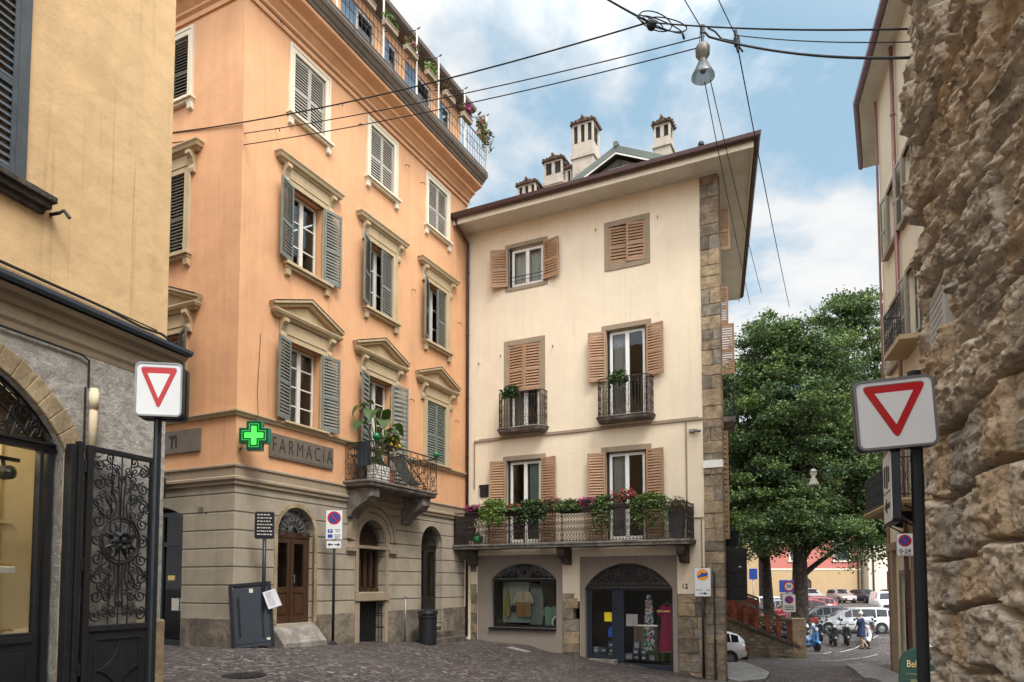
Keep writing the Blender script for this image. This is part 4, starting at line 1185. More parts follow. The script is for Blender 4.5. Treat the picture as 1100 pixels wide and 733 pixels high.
i_ = MB(); i_.prism([(x0+.12, .35), (x0+1.15, .35), (x0+1.05, 1.35), (x0+1.15, 1.7), (x0+.12, 1.7)], .62, .66, 'y'); i_.build('display_panel', simple('mint_panel', (.40, .50, .43), .7), sw)
i_ = MB(); pts = [(x0+1.16, .3), (x0+1.6, .3)] + [(x0+1.42+.22*math.cos(a), .9+.75*math.sin(a)) for a in [0.2, .6, 1.0, 1.4]] + [(x0+1.16, 1.7)]
i_.prism(pts, .58, .64, 'y'); i_.build('display_panel', simple('grey_green_panel', (.20, .23, .21), .7), sw)

# shop entrance
sd_ = link('shop_entrance', None, KB); sd_['label'] = 'wide arched shop entrance in dark blue frames'
M['navy'] = simple('dark_navy_paint', (.020, .026, .040), .4, 0, .15, 4, .02)
x0, x1, z0, z1, rise = SHOPD; zs = z1-rise; y = .24
f = MB()
f.box(x0+.02, x0+.17, y-.05, y+.05, -.66, zs); f.box(x1-.07, x1, y-.05, y+.05, -.95, zs); f.box(5.27, 5.50, y-.07, y+.05, -.78, zs); f.box(x0, x1, y-.06, y+.06, zs-.06, zs+.04)
f.box(x0+.17, 5.27, y-.04, y+.04, -.66, -.55); f.box(5.5, x1-.07, y-.04, y+.04, -.95, -.78); f.box(5.12, 5.265, y-.035, y+.035, -.55, zs-.06)
f.build('frame', M['navy'], sd_, bevel=.004)
g = MB(); g.quad((x0+.1, y, -.6), (5.3, y, -.6), (5.3, y, zs), (x0+.1, y, zs)); g.quad((5.45, y, -.85), (x1-.04, y, -.85), (x1-.04, y, zs), (5.45, y, zs)); g.build('pane', M['shopglass'], sd_, recalc=False)
lunette('lunette_grille', SHOPD, sd_, .12, True)
t = MB(); t.box(x0-.0, 5.3, -.12, .4, -1.3, -.675); t.box(5.3, 7.12, -.10, .4, -1.4, -.955); t.build('threshold', M['pedstone'], sd_, bevel=.01)
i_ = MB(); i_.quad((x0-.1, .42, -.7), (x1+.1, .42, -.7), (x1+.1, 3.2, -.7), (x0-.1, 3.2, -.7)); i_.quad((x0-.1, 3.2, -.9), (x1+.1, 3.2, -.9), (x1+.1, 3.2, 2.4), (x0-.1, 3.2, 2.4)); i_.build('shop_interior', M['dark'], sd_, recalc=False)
i_ = MB(); i_.box(5.6, 6.35, .9, 1.4, -.7, .35); i_.build('shop_counter', M['archstone'], sd_)
i_ = MB(); i_.box(5.56, 5.92, y-.012, y-.005, .35, .72); i_.build('notice', simple('faded_paper', (.28, .27, .26), .8), sd_)
i_ = MB(); i_.box(4.86, 5.1, y-.012, y-.005, .48, .76); i_.build('yellow_sticker', simple('yellow_sheet', (.75, .58, .02), .5), sd_)
i_ = MB(); i_.prism([(4.98, .0), (5.12, .0), (5.12, .3), (5.06, .36), (4.98, .2)], y-.012, y-.005, 'y'); i_.build('blue_sticker', M['signblue'], sd_)
i_ = MB(); i_.tube([(5.95, y-.06, .38), (6.55, y-.06, .38)], .024, 6); i_.build('door_handle', M['offwhite'], sd_)
text('lettering', 'BERGAMO', .085, M['lettergold'], sd_, (6.72, y-.012, .82), sx=1.0, bold=.002)

# flank: shutters standing out, balconies
for (s, z0_, z1_, dd) in ((.55, 11.7, 13.0, .34), (1.6, 9.8, 11.0, .28), (.9, 8.0, 9.55, .42), (1.1, 3.0, 6.3, .2)):
    fx, fy = flank(s)
    o = link('flank_shutter', shutter_mesh(dd+.0, z1_-z0_, 22, M['brownshut'], 1), KB); o.location = (fx, fy, z0_); o.rotation_euler = (0, 0, R(8))
for (s, z) in ((1.2, 6.75), (2.4, 2.4)):
    r = link('flank_balcony', None, KB)
    ang = math.atan2(SY, SX)
    fx, fy = flank(s); r.location = (fx, fy, 0); r.rotation_euler = (0, 0, ang)
    sl_ = MB(); sl_.box(-.1, 1.7, -.42, .0, z-.15, z); sl_.build('slab', M['slab'], r)
    k = MB(); scroll_rail(k, (-.06, 0), (-.06, -.4), z, z+1.1, .2); scroll_rail(k, (-.06, -.4), (1.66, -.4), z, z+1.1, .2); k.build('railing', M['iron'], r)
# ------------------------------------------------------------------ ochre building at the left
LX, LY, LA_ = -4.52, 9.1, R(73.187)
def lxy(u, w=0): return (LX+math.cos(LA_)*u+math.sin(LA_)*w, LY+math.sin(LA_)*u-math.cos(LA_)*w)
LB = thing('ochre_building', 'ochre plastered building with rough grey ground floor and an arched jewellery shop window', 'building', (LX, LY, 0), LA_)
LW = (-3.25, -2.06, 5.76, 8.0, 0)
LARCH = (-4.55, -1.455, .0, 3.95, .88)
w_ = MB()
wall_panel(w_, -14, 0, 4.3, 14.5, 0, [LW, (-7, -5.8, 5.76, 8.0, 0), (-3.25, -2.06, 10, 12.2, 0)], .25)
w_.quad((0, 0, 4.3), (0, 9, 4.3), (0, 9, 14.5), (0, 0, 14.5)); w_.quad((-14, 0, 4.3), (-14, 9, 4.3), (-14, 9, 14.5), (-14, 0, 14.5)); w_.quad((-14, 9, -1), (0, 9, -1), (0, 9, 14.5), (-14, 9, 14.5)); w_.quad((-14, 0, 14.5), (0, 0, 14.5), (0, 9, 14.5), (-14, 9, 14.5))
w_.build('wall', M['ochre'], LB, recalc=False)
w_ = MB(); wall_panel(w_, -14, .0, -1, 4.3, -.015, [LARCH, (-9.5, -6.4, 0, 3.95, .88)], .2); w_.quad((.0, -.015, -1), (.0, 9, -1), (.0, 9, 4.3), (.0, -.015, 4.3))
w_.build('ground_floor_wall', M['rough_render'], LB, recalc=False)
w_ = MB(); w_.box(-.42, .05, -.06, .3, -1, 1.17); w_.build('corner_stone', M['archstone'], LB, bevel=.03)
c = MB(); PL = [(-14, 0), (0, 0), (0, 6)]
c.moulding(PL, [(-.03, 4.22), (.02, 4.22), (.03, 4.28), (.05, 4.32), (.06, 4.44), (.09, 4.46), (.10, 4.52), (.16, 4.55), (.19, 4.60), (-.03, 4.62)]); c.build('cornice', M['greytrim'], LB)
c = MB(); c.moulding(PL, [(-.03, 4.622), (.21, 4.622), (.23, 4.66), (.23, 4.70), (-.03, 4.77)]); c.build('cornice_flashing', simple('lead_flashing', (.07, .085, .11), .45, .5), LB)
c = MB(); c.tube([(-14, -.06, 4.83), (-1, -.06, 4.84), (-.5, -.07, 4.80), (-.2, -.1, 4.81), (-.05, -.12, 4.76)], .016, 5); c.tube([(-14, -.03, 4.87), (-.2, -.03, 4.86)], .009, 4); c.build('cornice_cable', M['rubber'], LB)
def lwin(o):
    x0, x1, z0, z1, _ = o; cx = (x0+x1)/2; hw = (x1-x0)/2
    r = win_root(LB, cx)
    f = MB(); f.box(-hw, -hw+.05, -.02, .1, z0, z1); f.box(hw-.07, hw+.05, -.025, .1, z0, z1); f.box(-hw, hw, -.02, .1, z1-.06, z1+.03); f.build('frame', M['darkshut'], r)
    shutter(r, 1, hw-.06, z1-z0-.06, -hw+.05, z0+.02, M['darkshut'], .0, 26, .0); shutter(r, -1, hw-.07, z1-z0-.06, hw-.07, z0+.02, M['darkshut'], .0, 26, .0)
    s = MB(); s.box(-hw-.3, hw+.32, -.15, .05, z0-.07, z0); s.box(-hw-.27, hw+.29, -.11, .05, z0-.14, z0-.071); s.box(-hw-.24, hw+.25, -.06, .05, z0-.2, z0-.141); s.build('sill', M['plinth'], r, bevel=.01)
lwin(LW); lwin((-7, -5.8, 5.76, 8.0, 0)); lwin((-3.25, -2.06, 10, 12.2, 0))
h = MB(); h.tube([(-1.70, 0, 5.62), (-1.70, -.12, 5.62), (-1.67, -.15, 5.66), (-1.64, -.2, 5.58)], .02, 6); h.build('shutter_hook', M['iron'], LB)
a = MB(); arch_band(a, LARCH, .24, -.06, .2, True); a.build('arch_surround', M['archstone'], LB, bevel=.012)
p_ = MB(); p_.tube([(-1.16, -.09, 3.05), (-1.16, -.09, 3.84)], .045, 10); p_.tube([(-1.16, -.09, 3.60), (-1.16, -.09, 3.80)], .052, 10); p_.build('white_pipe', M['creamtrim'], LB, smooth=True)
p_ = MB(); p_.tube([(-14, -.045, 4.2), (-1.3, -.045, 4.20), (-1.2, -.045, 4.16), (-1.2, -.05, 3.84)], .013, 5); p_.tube([(-1.24, -.05, 3.84), (-1.24, -.06, 3.1)], .013, 5); p_.build('wall_cable', M['rubber'], LB)

sh = link('shop_window', None, LB); sh['label'] = 'lit jewellery shop window under a wrought iron fanlight'
x0, x1, z0, z1, rise = LARCH; zs = z1-rise; y = .12
f = MB()
f.box(x1-.10, x1-.03, y-.04, y+.04, 0, zs); f.box(x0, x0+.1, y-.04, y+.04, 0, zs); f.box(x0, x1, y-.05, y+.05, zs-.02, zs+.06); f.box(x0+.1, x1-.2, y-.05, y+.05, -.3, 1.10); f.box(x0+.1, x1-.22, y-.07, y-.051, 1.0, 1.06); f.box(x0+.2, x1-.3, y-.065, y-.051, .2, .9)
f.box(x1-.20, x1-.155, y-.05, y+.03, 0, zs)
f.build('frame', M['blackpaint'], sh, bevel=.004)
g = MB(); g.quad((x0, y, 1.1), (x1-.1, y, 1.1), (x1-.1, y, zs), (x0, y, zs)); g.build('pane', M['shopglass'], sh, recalc=False)
M['yellowroom'] = simple('cream_display_lining', (.62, .55, .40), .7, 0, .06, 2, .02)
i_ = MB(); yb = .86; xr = -1.08
i_.quad((x0, y+.06, 1.1), (xr, y+.06, 1.1), (xr, yb, 1.1), (x0, yb, 1.1)); i_.quad((x0, yb, 1.1), (xr, yb, 1.1), (xr, yb, 3.7), (x0, yb, 3.7)); i_.quad((xr, y+.06, 1.1), (xr, yb, 1.1), (xr, yb, 3.7), (xr, y+.06, 3.7)); i_.quad((x0, y+.06, 1.1), (x0, yb, 1.1), (x0, yb, 3.7), (x0, y+.06, 3.7)); i_.quad((x0, y+.06, 3.7), (xr, y+.06, 3.7), (xr, yb, 3.7), (x0, yb, 3.7)); i_.quad((x1, y+.1, 1.1), (xr, y+.1, 1.1), (xr, y+.1, 3.7), (x1, y+.1, 3.7))
i_.build('display_lining', M['yellowroom'], sh, recalc=False)
i_ = MB(); i_.box(x0+.3, -1.70, .30, .72, 1.72, 1.80); i_.build('display_shelf', M['white'], sh, bevel=.01)
i_ = MB(); i_.box(x0+.3, -1.35, yb-.03, yb-.005, 2.3, 2.33); i_.box(-1.52, -1.50, yb-.03, yb-.005, 1.1, 3.7); i_.build('lining_batten', M['yellowroom'], sh)
i_ = MB(); i_.box(-2.5, -1.62, .40, .44, 2.94, 2.98); i_.tube([(-1.80, .42, 2.94), (-1.80, .40, 2.86)], .02, 6); i_.lathe([(.03, -.10), (.075, -.06), (.08, .04), (.05, .08)], (-1.80, .36, 2.80), 12, axis='y'); i_.build('spotlight', M['darkmetal'], sh)
g = MB()
o = (x0+.03, x1-.03, 0, z1-.03, rise-.06); xm = (x0+x1)/2; zs2 = zs+.06
g.tube([(p[0], y-.06, p[1]) for p in arc(x0+.02, x1-.02, zs2, rise-.08, 24)], .018, 5); g.tube([(p[0], y-.06, p[1]) for p in arc(x0+.32, x1-.32, zs2, rise-.30, 24)], .014, 5); g.tube([(x0, y-.06, zs2), (x1, y-.06, zs2)], .02, 5)
A1 = arc(x0+.17, x1-.17, zs2+.02, rise-.19, 18)
for i, p in enumerate(A1[1:-1]): g.tube(spiral(p[0], p[1], .085, 1.5, i*.35, 1, 14, y-.06), .010, 5)
for i in range(13):
    xx = x0+.35+(x1-x0-.7)*i/12; t_ = 1-((xx-xm)/((x1-x0)/2))**2
    zt = zs2+max(.1, (rise-.33)*t_)
    g.tube([(xx, y-.06, zs2), (xx-.05, y-.06, (zs2+zt)/2), (xx, y-.06, zt)], .009, 5); g.tube([(xx, y-.06, zs2), (xx+.05, y-.06, (zs2+zt)/2), (xx, y-.06, zt)], .009, 5)
    g.tube(spiral(xx+.1, zs2+.09, .065, 1.4, 0, 1, 12, y-.06), .009, 5)
    g.tube(ring(xx, zs2+(zt-zs2)*.5, .03, 8, y-.06), .008, 4, True)
g.build('fanlight_grille', M['iron'], sh)
g = MB(); g.prism(arc(x0+.03, x1-.03, zs+.06, rise-.08, 24), y+.03, y+.04, 'y'); g.build('fanlight_pane', simple('amber_dark_backing', (.10, .07, .035), .5), sh)
ll = bpy.data.lights.new('display_lamp', 'POINT'); ll.energy = 20; ll.color = (1, .86, .60); ll.shadow_soft_size = .12
lo = link('display_lamp', ll, sh); lo.location = (-2.3, .48, 3.3)

# the wrought iron gate folded back against the wall
gt = link('iron_gate', None, LB); gt.location = (-1.27, -.14, 0); gt.rotation_euler = (0, 0, R(-3))
gw, gz0, gz1 = .93, -.2, 3.17
f = MB()
for a, b in ((0, .07), (gw-.06, gw)): f.box(a, b, -.03, .03, gz0, gz1)
f.box(.07, gw-.06, -.03, .03, gz1-.06, gz1); f.box(.07, gw-.06, -.03, .03, 1.08, 1.15); f.box(.07, gw-.06, -.03, .03, gz0, .2)
f.box(-.12, -.06, -.04, .04, gz0, gz1+.02)
f.box(-.2, -.13, -.02, .09, gz0, gz1-.02)
for z in (.6, 1.75, 2.85): f.tube([(-.03, 0, z), (-.03, 0, z+.14)], .03, 8)
f.build('frame', M['iron'], gt, bevel=.006)
p = MB(); p.box(.07, gw-.06, -.012, .012, .2, 1.08); cx_, cz_ = (gw+.01)/2, .64
p.box(.16, gw-.15, -.024, -.0121, .28, .30); p.box(.16, gw-.15, -.024, -.0121, .98, 1.0); p.box(.16, .18, -.024, -.0121, .3, .98); p.box(gw-.17, gw-.15, -.024, -.0121, .3, .98)
star = []
for i in range(4):
    a0 = PI/2*i; tip = (cx_+.30*math.cos(a0), cz_+.32*math.sin(a0)); tip2 = (cx_+.30*math.cos(a0+PI/2), cz_+.32*math.sin(a0+PI/2)); ctl = (cx_+.07*math.cos(a0+PI/4), cz_+.07*math.sin(a0+PI/4))
    for k in range(6):
        t_ = k/6; star.append(((1-t_)**2*tip[0]+2*t_*(1-t_)*ctl[0]+t_*t_*tip2[0], (1-t_)**2*tip[1]+2*t_*(1-t_)*ctl[1]+t_*t_*tip2[1]))
p.prism(star, -.028, -.0125, 'y'); p.build('solid_panel', M['iron'], gt, bevel=.004)
g = MB(); cx_, cz_ = (gw+.01)/2, 2.12; hw = (gw-.13)/2; hh = .96
g.tube(ring(cx_, cz_, .27, 24), .016, 6, True); g.tube(ring(cx_, cz_, .235, 24), .009, 5, True)
for i in range(8):
    a = 2*PI*i/8; g.tube([(cx_, -.02, cz_), (cx_+.09*math.cos(a), -.05, cz_+.09*math.sin(a)), (cx_+.16*math.cos(a+.1), -.025, cz_+.16*math.sin(a+.1))], [.012, .04, .004], 6)
    g.tube([(cx_+.12*math.cos(a+.39), -.01, cz_+.12*math.sin(a+.39)), (cx_+.235*math.cos(a+.39), 0, cz_+.235*math.sin(a+.39))], [.03, .006], 5)
g.ball((cx_, -.04, cz_), .05, 8, 5)
for s_ in (-1, 1):
    for k, fx in enumerate((.12, .3, .52, .78)):   # stems rising and falling from the ring
        for u_ in (-1, 1):
            x1_ = cx_+s_*hw*fx; xa = cx_+s_*.25*min(1, fx*1.1); za = cz_+u_*math.sqrt(max(.0, .27**2-(xa-cx_)**2))
            zt = cz_+u_*hh*(.82-.14*k)
            g.tube([(xa, 0, za), (cx_+s_*hw*fx*.55, 0, (za*.6+zt*.4)), (x1_, 0, (za*.2+zt*.8)), (x1_, 0, zt)], .011, 5)
            g.tube(spiral(x1_+s_*.05, zt, .055, 1.4, PI if s_ > 0 else 0, -s_*u_, 14), .010, 5)
            g.tube(spiral(x1_-s_*.045, zt-u_*.06, .045, 1.3, 0 if s_ > 0 else PI, s_*u_, 12), .009, 5)
    for j in range(9):
        z_ = cz_-hh+.1+j*(2*hh-.2)/8
        g.tube(spiral(cx_+s_*(hw-.10), z_, .085, 1.5, PI/2, s_ if j % 2 else -s_, 16), .010, 5)
        g.tube(spiral(cx_+s_*(hw-.24), z_+.09, .06, 1.4, -PI/2, -s_ if j % 2 else s_, 14), .009, 5)
        g.tube([(cx_+s_*hw, 0, z_), (cx_+s_*(hw-.17), 0, z_+.06), (cx_+s_*(hw-.3), 0, z_+.02)], .009, 5)
    for j in range(4):
        z_ = cz_-hh+.06; g.tube(spiral(cx_+s_*(.08+.1*j), z_+.06, .05, 1.4, 0, s_, 12), .009, 5)
        g.tube(spiral(cx_+s_*(.08+.1*j), cz_+hh-.12, .05, 1.4, 0, -s_, 12), .009, 5)
for x_ in (cx_-.13, cx_, cx_+.13): g.tube([(x_, .01, 1.15), (x_, .01, 3.11)], .007, 4)
g.tube([(.07, 0, 1.27), (gw-.06, 0, 1.27)], .010, 4)
g.build('scroll_grille', M['iron'], gt)

# ------------------------------------------------------------------ rough stone tower wall at the right
TA = math.atan2(-.9324, -.3616)   # local x runs towards the camera
TB = thing('stone_tower', 'old wall of huge rough hewn brown stone blocks rising at the right edge', 'wall', (1.3, 0, 0), TA)
def tower_mat():
    m, nt, n, l, b = nmat('rough_tower_stone')
    v = coords(nt, rnd=False)
    at_ = n.new('ShaderNodeAttribute'); at_.attribute_name = 'block'
    f = noise_n(nt, v, 2.6, 9, .66, .8)
    f2 = noise_n(nt, v, 16, 7, .7)
    vs = coords(nt, (.8, 4, 5.5), rnd=False)
    f3 = noise_n(nt, vs, 3.2, 6, .65, 1.0)
    c = ramp(nt, f, [(.25, (.32, .255, .19)), (.40, (.50, .41, .31)), (.55, (.65, .55, .425)), (.68, (.72, .63, .51)), (.82, (.78, .72, .62))])
    c = mixc(nt, ramp(nt, at_.outputs['Fac'], [(.12, .6), (.4, 0)]), c, (.42, .38, .33))
    c = mixc(nt, ramp(nt, at_.outputs['Fac'], [(.72, 0), (.95, .6)]), c, (.58, .41, .24))
    c = mixc(nt, ramp(nt, f3, [(.34, .75), (.47, 0)]), c, (.22, .175, .135))
    c = mixc(nt, ramp(nt, f2, [(.33, .75), (.46, 0)]), c, (.13, .10, .08))
    l.new(c, b.inputs['Base Color']); b.inputs['Roughness'].default_value = .95; b.inputs['Specular IOR Level'].default_value = .15
    n1 = bump(nt, f2, .9, .025)
    n2 = bump(nt, f3, .6, .03, n1)
    l.new(bump(nt, noise_n(nt, v, 70, 4, .7), .5, .006, n2), b.inputs['Normal'])
    return m
def fbm(x, y, z, o=4):
    return noise.fractal(Vector((x, y, z)), .9, 2.1, o)
def fbm2(x, y, z, o=5):
    return noise.fractal(Vector((x, y, z)), .45, 2.15, o)
def tower_face(u0, u1, z0, z1, step, par, name, amp=1.0):
    rs = random.Random(21)
    courses = [-1.6, -1.1, -.62, -.15, .32, .78, 1.02, 1.44, 1.86, 2.34, 2.86, 3.28]
    z = 3.28
    while z < 16: z += rs.uniform(.36, .52); courses.append(z)
    blocks = []
    for i in range(len(courses)-1):
        us = [-8.0+rs.uniform(0, .8)]
        while us[-1] < 7.5: us.append(us[-1]+rs.uniform(.55, 1.25))
        blocks.append((us, [rs.random() for _ in us], [rs.uniform(-.05, .07) for _ in us]))
    nu = int((u1-u0)/step)+1; nz = int((z1-z0)/step)+1
    V = []; A_ = []
    for j in range(nz):
        z = z0+(z1-z0)*j/(nz-1)
        for i in range(nu):
            u = u0+(u1-u0)*i/(nu-1)
            wz = z+.10*fbm(u*.9, 3.1, z*.9, 2); wu = u+.11*fbm(u*1.1, 7.7, z*1.1, 3)
            k = max(0, min(len(courses)-2, np.searchsorted(courses, wz)-1)) if True else 0
            us, sh_, pr = blocks[int(k)]
            b = max(0, min(len(us)-2, int(np.searchsorted(us, wu))-1))
            h = courses[k+1]-courses[k]
            fz = (wz-courses[k]); fu = wu-us[b]; bl = us[b+1]-us[b]
            e = min(fz, h-fz, fu, bl-fu); e = max(e, 0)
            pil = min(1, (e/.036)**.8)                         # joint to face
            sd_ = sh_[b]*40
            hi = min(1, max(0, (z-2.5)/1.6))                   # upper courses are more craggy
            n1 = fbm(u*.5+sd_, sd_, z*2.0, 3); n2 = fbm2(u*1.0+sd_, 1.3+sd_, z*4.4, 4)
            s1 = (z*(2.1+sh_[b])+u*.45+.40*n1+.22*n2+sd_) % 1.0            # flaking beds: rise, then break off
            s2 = (z*6.3-u*.7+.7*n2+.4*n1) % 1.0
            s3 = (u*1.6+z*1.2+1.0*n2) % 1.0
            p1 = max(0, fbm2(u*4.2+sd_, 4.4, z*9, 3)); r4 = fbm(u*9, sd_, z*18, 2)
            d = -.19 + pil*(.19 + pr[b]*(.7+.5*hi)) + pil*((.010+.075*hi)*(s1-.5) + (.006+.03*hi)*(s2-.5) + (.008+.012*hi)*(s3-.5) + (.02+.05*hi)*n1 + (.02+.012*hi)*n2) - .065*min(p1, .8)*(1-.4*hi) + .008*r4
            V.append((-u, -d*amp, z)); A_.append(sh_[b])
    f = [(j*nu+i, j*nu+i+1, (j+1)*nu+i+1, (j+1)*nu+i) for j in range(nz-1) for i in range(nu-1)]
    me = bpy.data.meshes.new(name); me.from_pydata(V, [], f); me.materials.append(M['tower'])
    at_ = me.attributes.new('block', 'FLOAT', 'POINT'); at_.data.foreach_set('value', A_)
    me.polygons.foreach_set('use_smooth', [True]*len(f))
    return link(name, me, par), V, nu, nz
M['tower'] = tower_mat()
tw, V, nu, nz = tower_face(3.2, 7.14, -1.2, 8.6, .0165, TB, 'rough_wall')
# return of the corner: the end of the front is carried round and back
b_ = MB()
ed = [V[j*nu+nu-1] for j in range(nz)]
prev = ed
for k, (du, dv) in enumerate(((.10, .10), (.13, .35), (.10, .8), (.12, 1.6), (.08, 3.0))):
    cur = [(p[0]-du-.10*fbm(3.3, dv*2, p[2]*2.2, 4), dv, p[2]) for p in ed]
    o = len(b_.v); b_.v += prev+cur
    for j in range(nz-1): b_.f.append((o+j, o+nz+j, o+nz+j+1, o+j+1)); b_.m.append(0)
    prev = cur
b_.build('return_wall', M['tower'], TB, smooth=True, recalc=False)
tower_face(-8, 3.2, -1.2, 8.6, .10, TB, 'rough_wall')
tower_face(-8, 7.12, 8.6, 14, .12, TB, 'rough_wall')
b_ = MB(); b_.box(-7.0, 8, .25, 3.0, -1.2, 13.9); b_.build('core_wall', M['plinth'], TB)
pq = MB(); pq.box(-6.46, -5.86, -.008, .2, 3.52, 4.06); pqo = pq.build('marble_tablet', simple('worn_marble', (.42, .41, .40), .6, 0, .12, 6, .15), TB, bevel=.008)
for i in range(7):
    ln = MB(); x = -6.40
    while x < -5.96:
        w = random.uniform(.02, .07); ln.box(x, x+w, -.0095, -.0082, 3.97-i*.06, 3.99-i*.06); x += w+.016
    ln.build('lettering', simple('worn_letters', (.22, .215, .21), .8), pqo)
ib = MB(); ib.tube([(-6.35, -.1, 3.2), (-6.35, -.25, 3.22), (-6.38, -.3, 3.0)], .03, 6); ib.build('drain_spout', M['darkmetal'], TB)

# ------------------------------------------------------------------ plaster building beyond the tower
PX, PY, PA = 11.25, 21.0, math.atan2(-.957, -.289)
def pxy(s, w=0): return (PX+math.cos(PA)*s+math.sin(PA)*w, PY+math.sin(PA)*s-math.cos(PA)*w)
PB = thing('pale_building', 'tall pale plastered building with deep grey eaves and a projecting balcony', 'building', (PX, PY, 0), PA)
FW = (-.980, .198)
fe = (FW[0]*3.7, FW[1]*3.7)
pops = [(2.5, 3.5, 3.62, 6.1, 0), (1.0, 2.0, 7.8, 9.6, 0), (2.9, 3.9, 7.8, 9.8, 0), (1.0, 2.0, 11.2, 13, 0), (2.9, 3.9, 11.2, 13, 0), (4.3, 5.3, 3.62, 6.1, 0), (1.2, 2.2, -1.2, 1.9, 0), (4.4, 5.6, -1.2, 1.9, 0), (6.5, 7.5, 4, 6, 0), (9, 10, 4, 6, 0), (6.5, 7.5, 8, 10, 0)]
w_ = MB(); wall_panel(w_, 0, 14, -2, 16.6, 0, pops, .25)
w_.quad((fe[0], fe[1], -2), (0, 0, -2), (0, 0, 16.6), (fe[0], fe[1], 16.6)); w_.quad((fe[0], fe[1], -2), (fe[0]+1, 8, -2), (fe[0]+1, 8, 16.6), (fe[0], fe[1], 16.6)); w_.quad((14, 0, -2), (14, 8, -2), (14, 8, 16.6), (14, 0, 16.6)); w_.quad((fe[0]+1, 8, -2), (14, 8, -2), (14, 8, 16.6), (fe[0]+1, 8, 16.6)); w_.add([(fe[0], fe[1], 16.6), (0, 0, 16.6), (14, 0, 16.6), (14, 8, 16.6), (fe[0]+1, 8, 16.6)], [(0, 1, 2, 3, 4)])
w_.build('wall', M['pale'], PB, recalc=False)
path = [fe, (0, 0), (14, 0)]
e_ = MB(); e_.moulding(path, [(-.3, 16.48), (.5, 16.48), (.5, 16.52), (-.3, 16.56)]); 
for w in (.14, .28, .4): e_.moulding(path, [(w, 16.465), (w+.02, 16.465), (w+.02, 16.481), (w, 16.481)])
e_.build('soffit', M['soffit'], PB)
e_ = MB(); e_.moulding(path, [(.505, 16.5), (.53, 16.46), (.59, 16.44), (.66, 16.5), (.67, 16.62), (.505, 16.64)]); e_.build('gutter', simple('plum_gutter', (.16, .10, .125), .4, .3), PB)
rf = MB(); rf.add([(fe[0], fe[1]-.62, 16.62), (0, -.62, 16.62), (14, -.62, 16.62), (14, 9, 16.62), (fe[0]+1, 9, 16.62), (4, 4, 18.4), (10, 4, 18.4)], [(0, 1, 5), (1, 2, 6, 5), (2, 3, 6), (3, 4, 5, 6), (4, 0, 5)]); rf.build('roof', M['tile'], PB, recalc=False)
p_ = MB(); p_.tube([(2.35, -.1, 16.45), (2.35, -.1, -1)], .055, 8)
for z in (14.5, 12, 9.5, 7, 3, 1): p_.tube([(2.35, -.1, z), (2.35, -.1, z+.06)], .07, 8)
p_.build('downpipe', M['pinkpipe'], PB, smooth=True)
p_ = MB(); p_.tube([(.12, -.08, 16.4), (.12, -.08, 3), (.12, -.08, -1)], .035, 8); p_.build('corner_pipe', M['pinkpipe'], PB)
for o in pops:
    x0, x1, z0, z1, _ = o; cx = (x0+x1)/2; hw = (x1-x0)/2
    r = win_root(PB, cx)
    f = MB(); f.box(-hw-.12, -hw, -.03, .05, z0, z1+.12); f.box(hw, hw+.12, -.03, .05, z0, z1+.12); f.box(-hw, hw, -.03, .05, z1, z1+.12); f.box(-hw-.2, hw+.2, -.14, .05, z0-.12, z0); f.build('frame', M['greytrim'], r)
    sash(r, 2*hw-.04, z1-z0-.04, z0+.02, .18, M['offwhite'], 2, 2, None)
    if z0 > 3:
        shutter(r, 1, hw, z1-z0-.02, -hw, z0+.01, M['lightshut'], .96, 26, -.05); shutter(r, -1, hw, z1-z0-.02, hw, z0+.01, M['lightshut'], .96, 26, -.05)
bb = link('balcony', None, PB)
s_ = MB(); s_.moulding([(1.5, .05), (1.5, -.9), (5.6, -.9), (5.6, .05)], [(-.85, 3.46), (.0, 3.46), (.03, 3.5), (.06, 3.53), (.06, 3.58), (-.85, 3.58)]); s_.build('slab', M['stonetrim'], bb)
k = MB()
for (p, q) in (((1.5, 0), (1.5, -.9)), ((1.5, -.9), (5.6, -.9)), ((5.6, -.9), (5.6, 0))):
    P_ = Vector(p); Q_ = Vector(q); n_ = int((Q_-P_).length/.075)
    for i in range(n_+1): c = P_.lerp(Q_, i/n_); k.tube([(c.x, c.y, 3.58), (c.x, c.y, 4.5)], .011, 4)
    for z in (3.66, 4.5): k.tube([(p[0], p[1], z), (q[0], q[1], z)], .018, 4)
    for i in range(n_//3): 
        a = P_.lerp(Q_, i*3/n_); b = P_.lerp(Q_, (i+1)*3/n_); k.tube([(a.x, a.y, 3.66), (b.x, b.y, 4.5)], .008, 4); k.tube([(a.x, a.y, 4.5), (b.x, b.y, 3.66)], .008, 4)
k.build('railing', M['iron'], bb)
for x in (1.8, 3.5, 5.3):
    k = MB(); k.tube([(x, 0, 3.0), (x, -.75, 3.44)], .02, 5); k.tube(spiral(x, 3.3, .1, 1.5, 0, 1, 14, -.25), .012, 5)
    k.prism([(0, 3.15), (-.2, 3.2), (-.5, 3.4), (-.5, 3.455), (0, 3.455)], x-.06, x+.06, 'x'); k.build('scroll_bracket', M['iron'], bb)
bb2 = link('balcony', None, PB)
s_ = MB(); s_.box(2.6, 4.4, -.55, .02, 7.6, 7.72); s_.build('slab', M['stonetrim'], bb2)
k = MB(); scroll_rail(k, (2.6, 0), (2.6, -.52), 7.72, 8.75, .2); scroll_rail(k, (2.6, -.52), (4.4, -.52), 7.72, 8.75, .2); k.build('railing', M['iron'], bb2)
pi_ = MB()
for x in (.5, 2.95, 4.0): pi_.box(x-.16, x+.16, -.10, .0, -2, 2.6)
pi_.box(0, 14, -.12, .0, 2.6, 2.82); pi_.build('pilasters', M['greytrim'], PB)
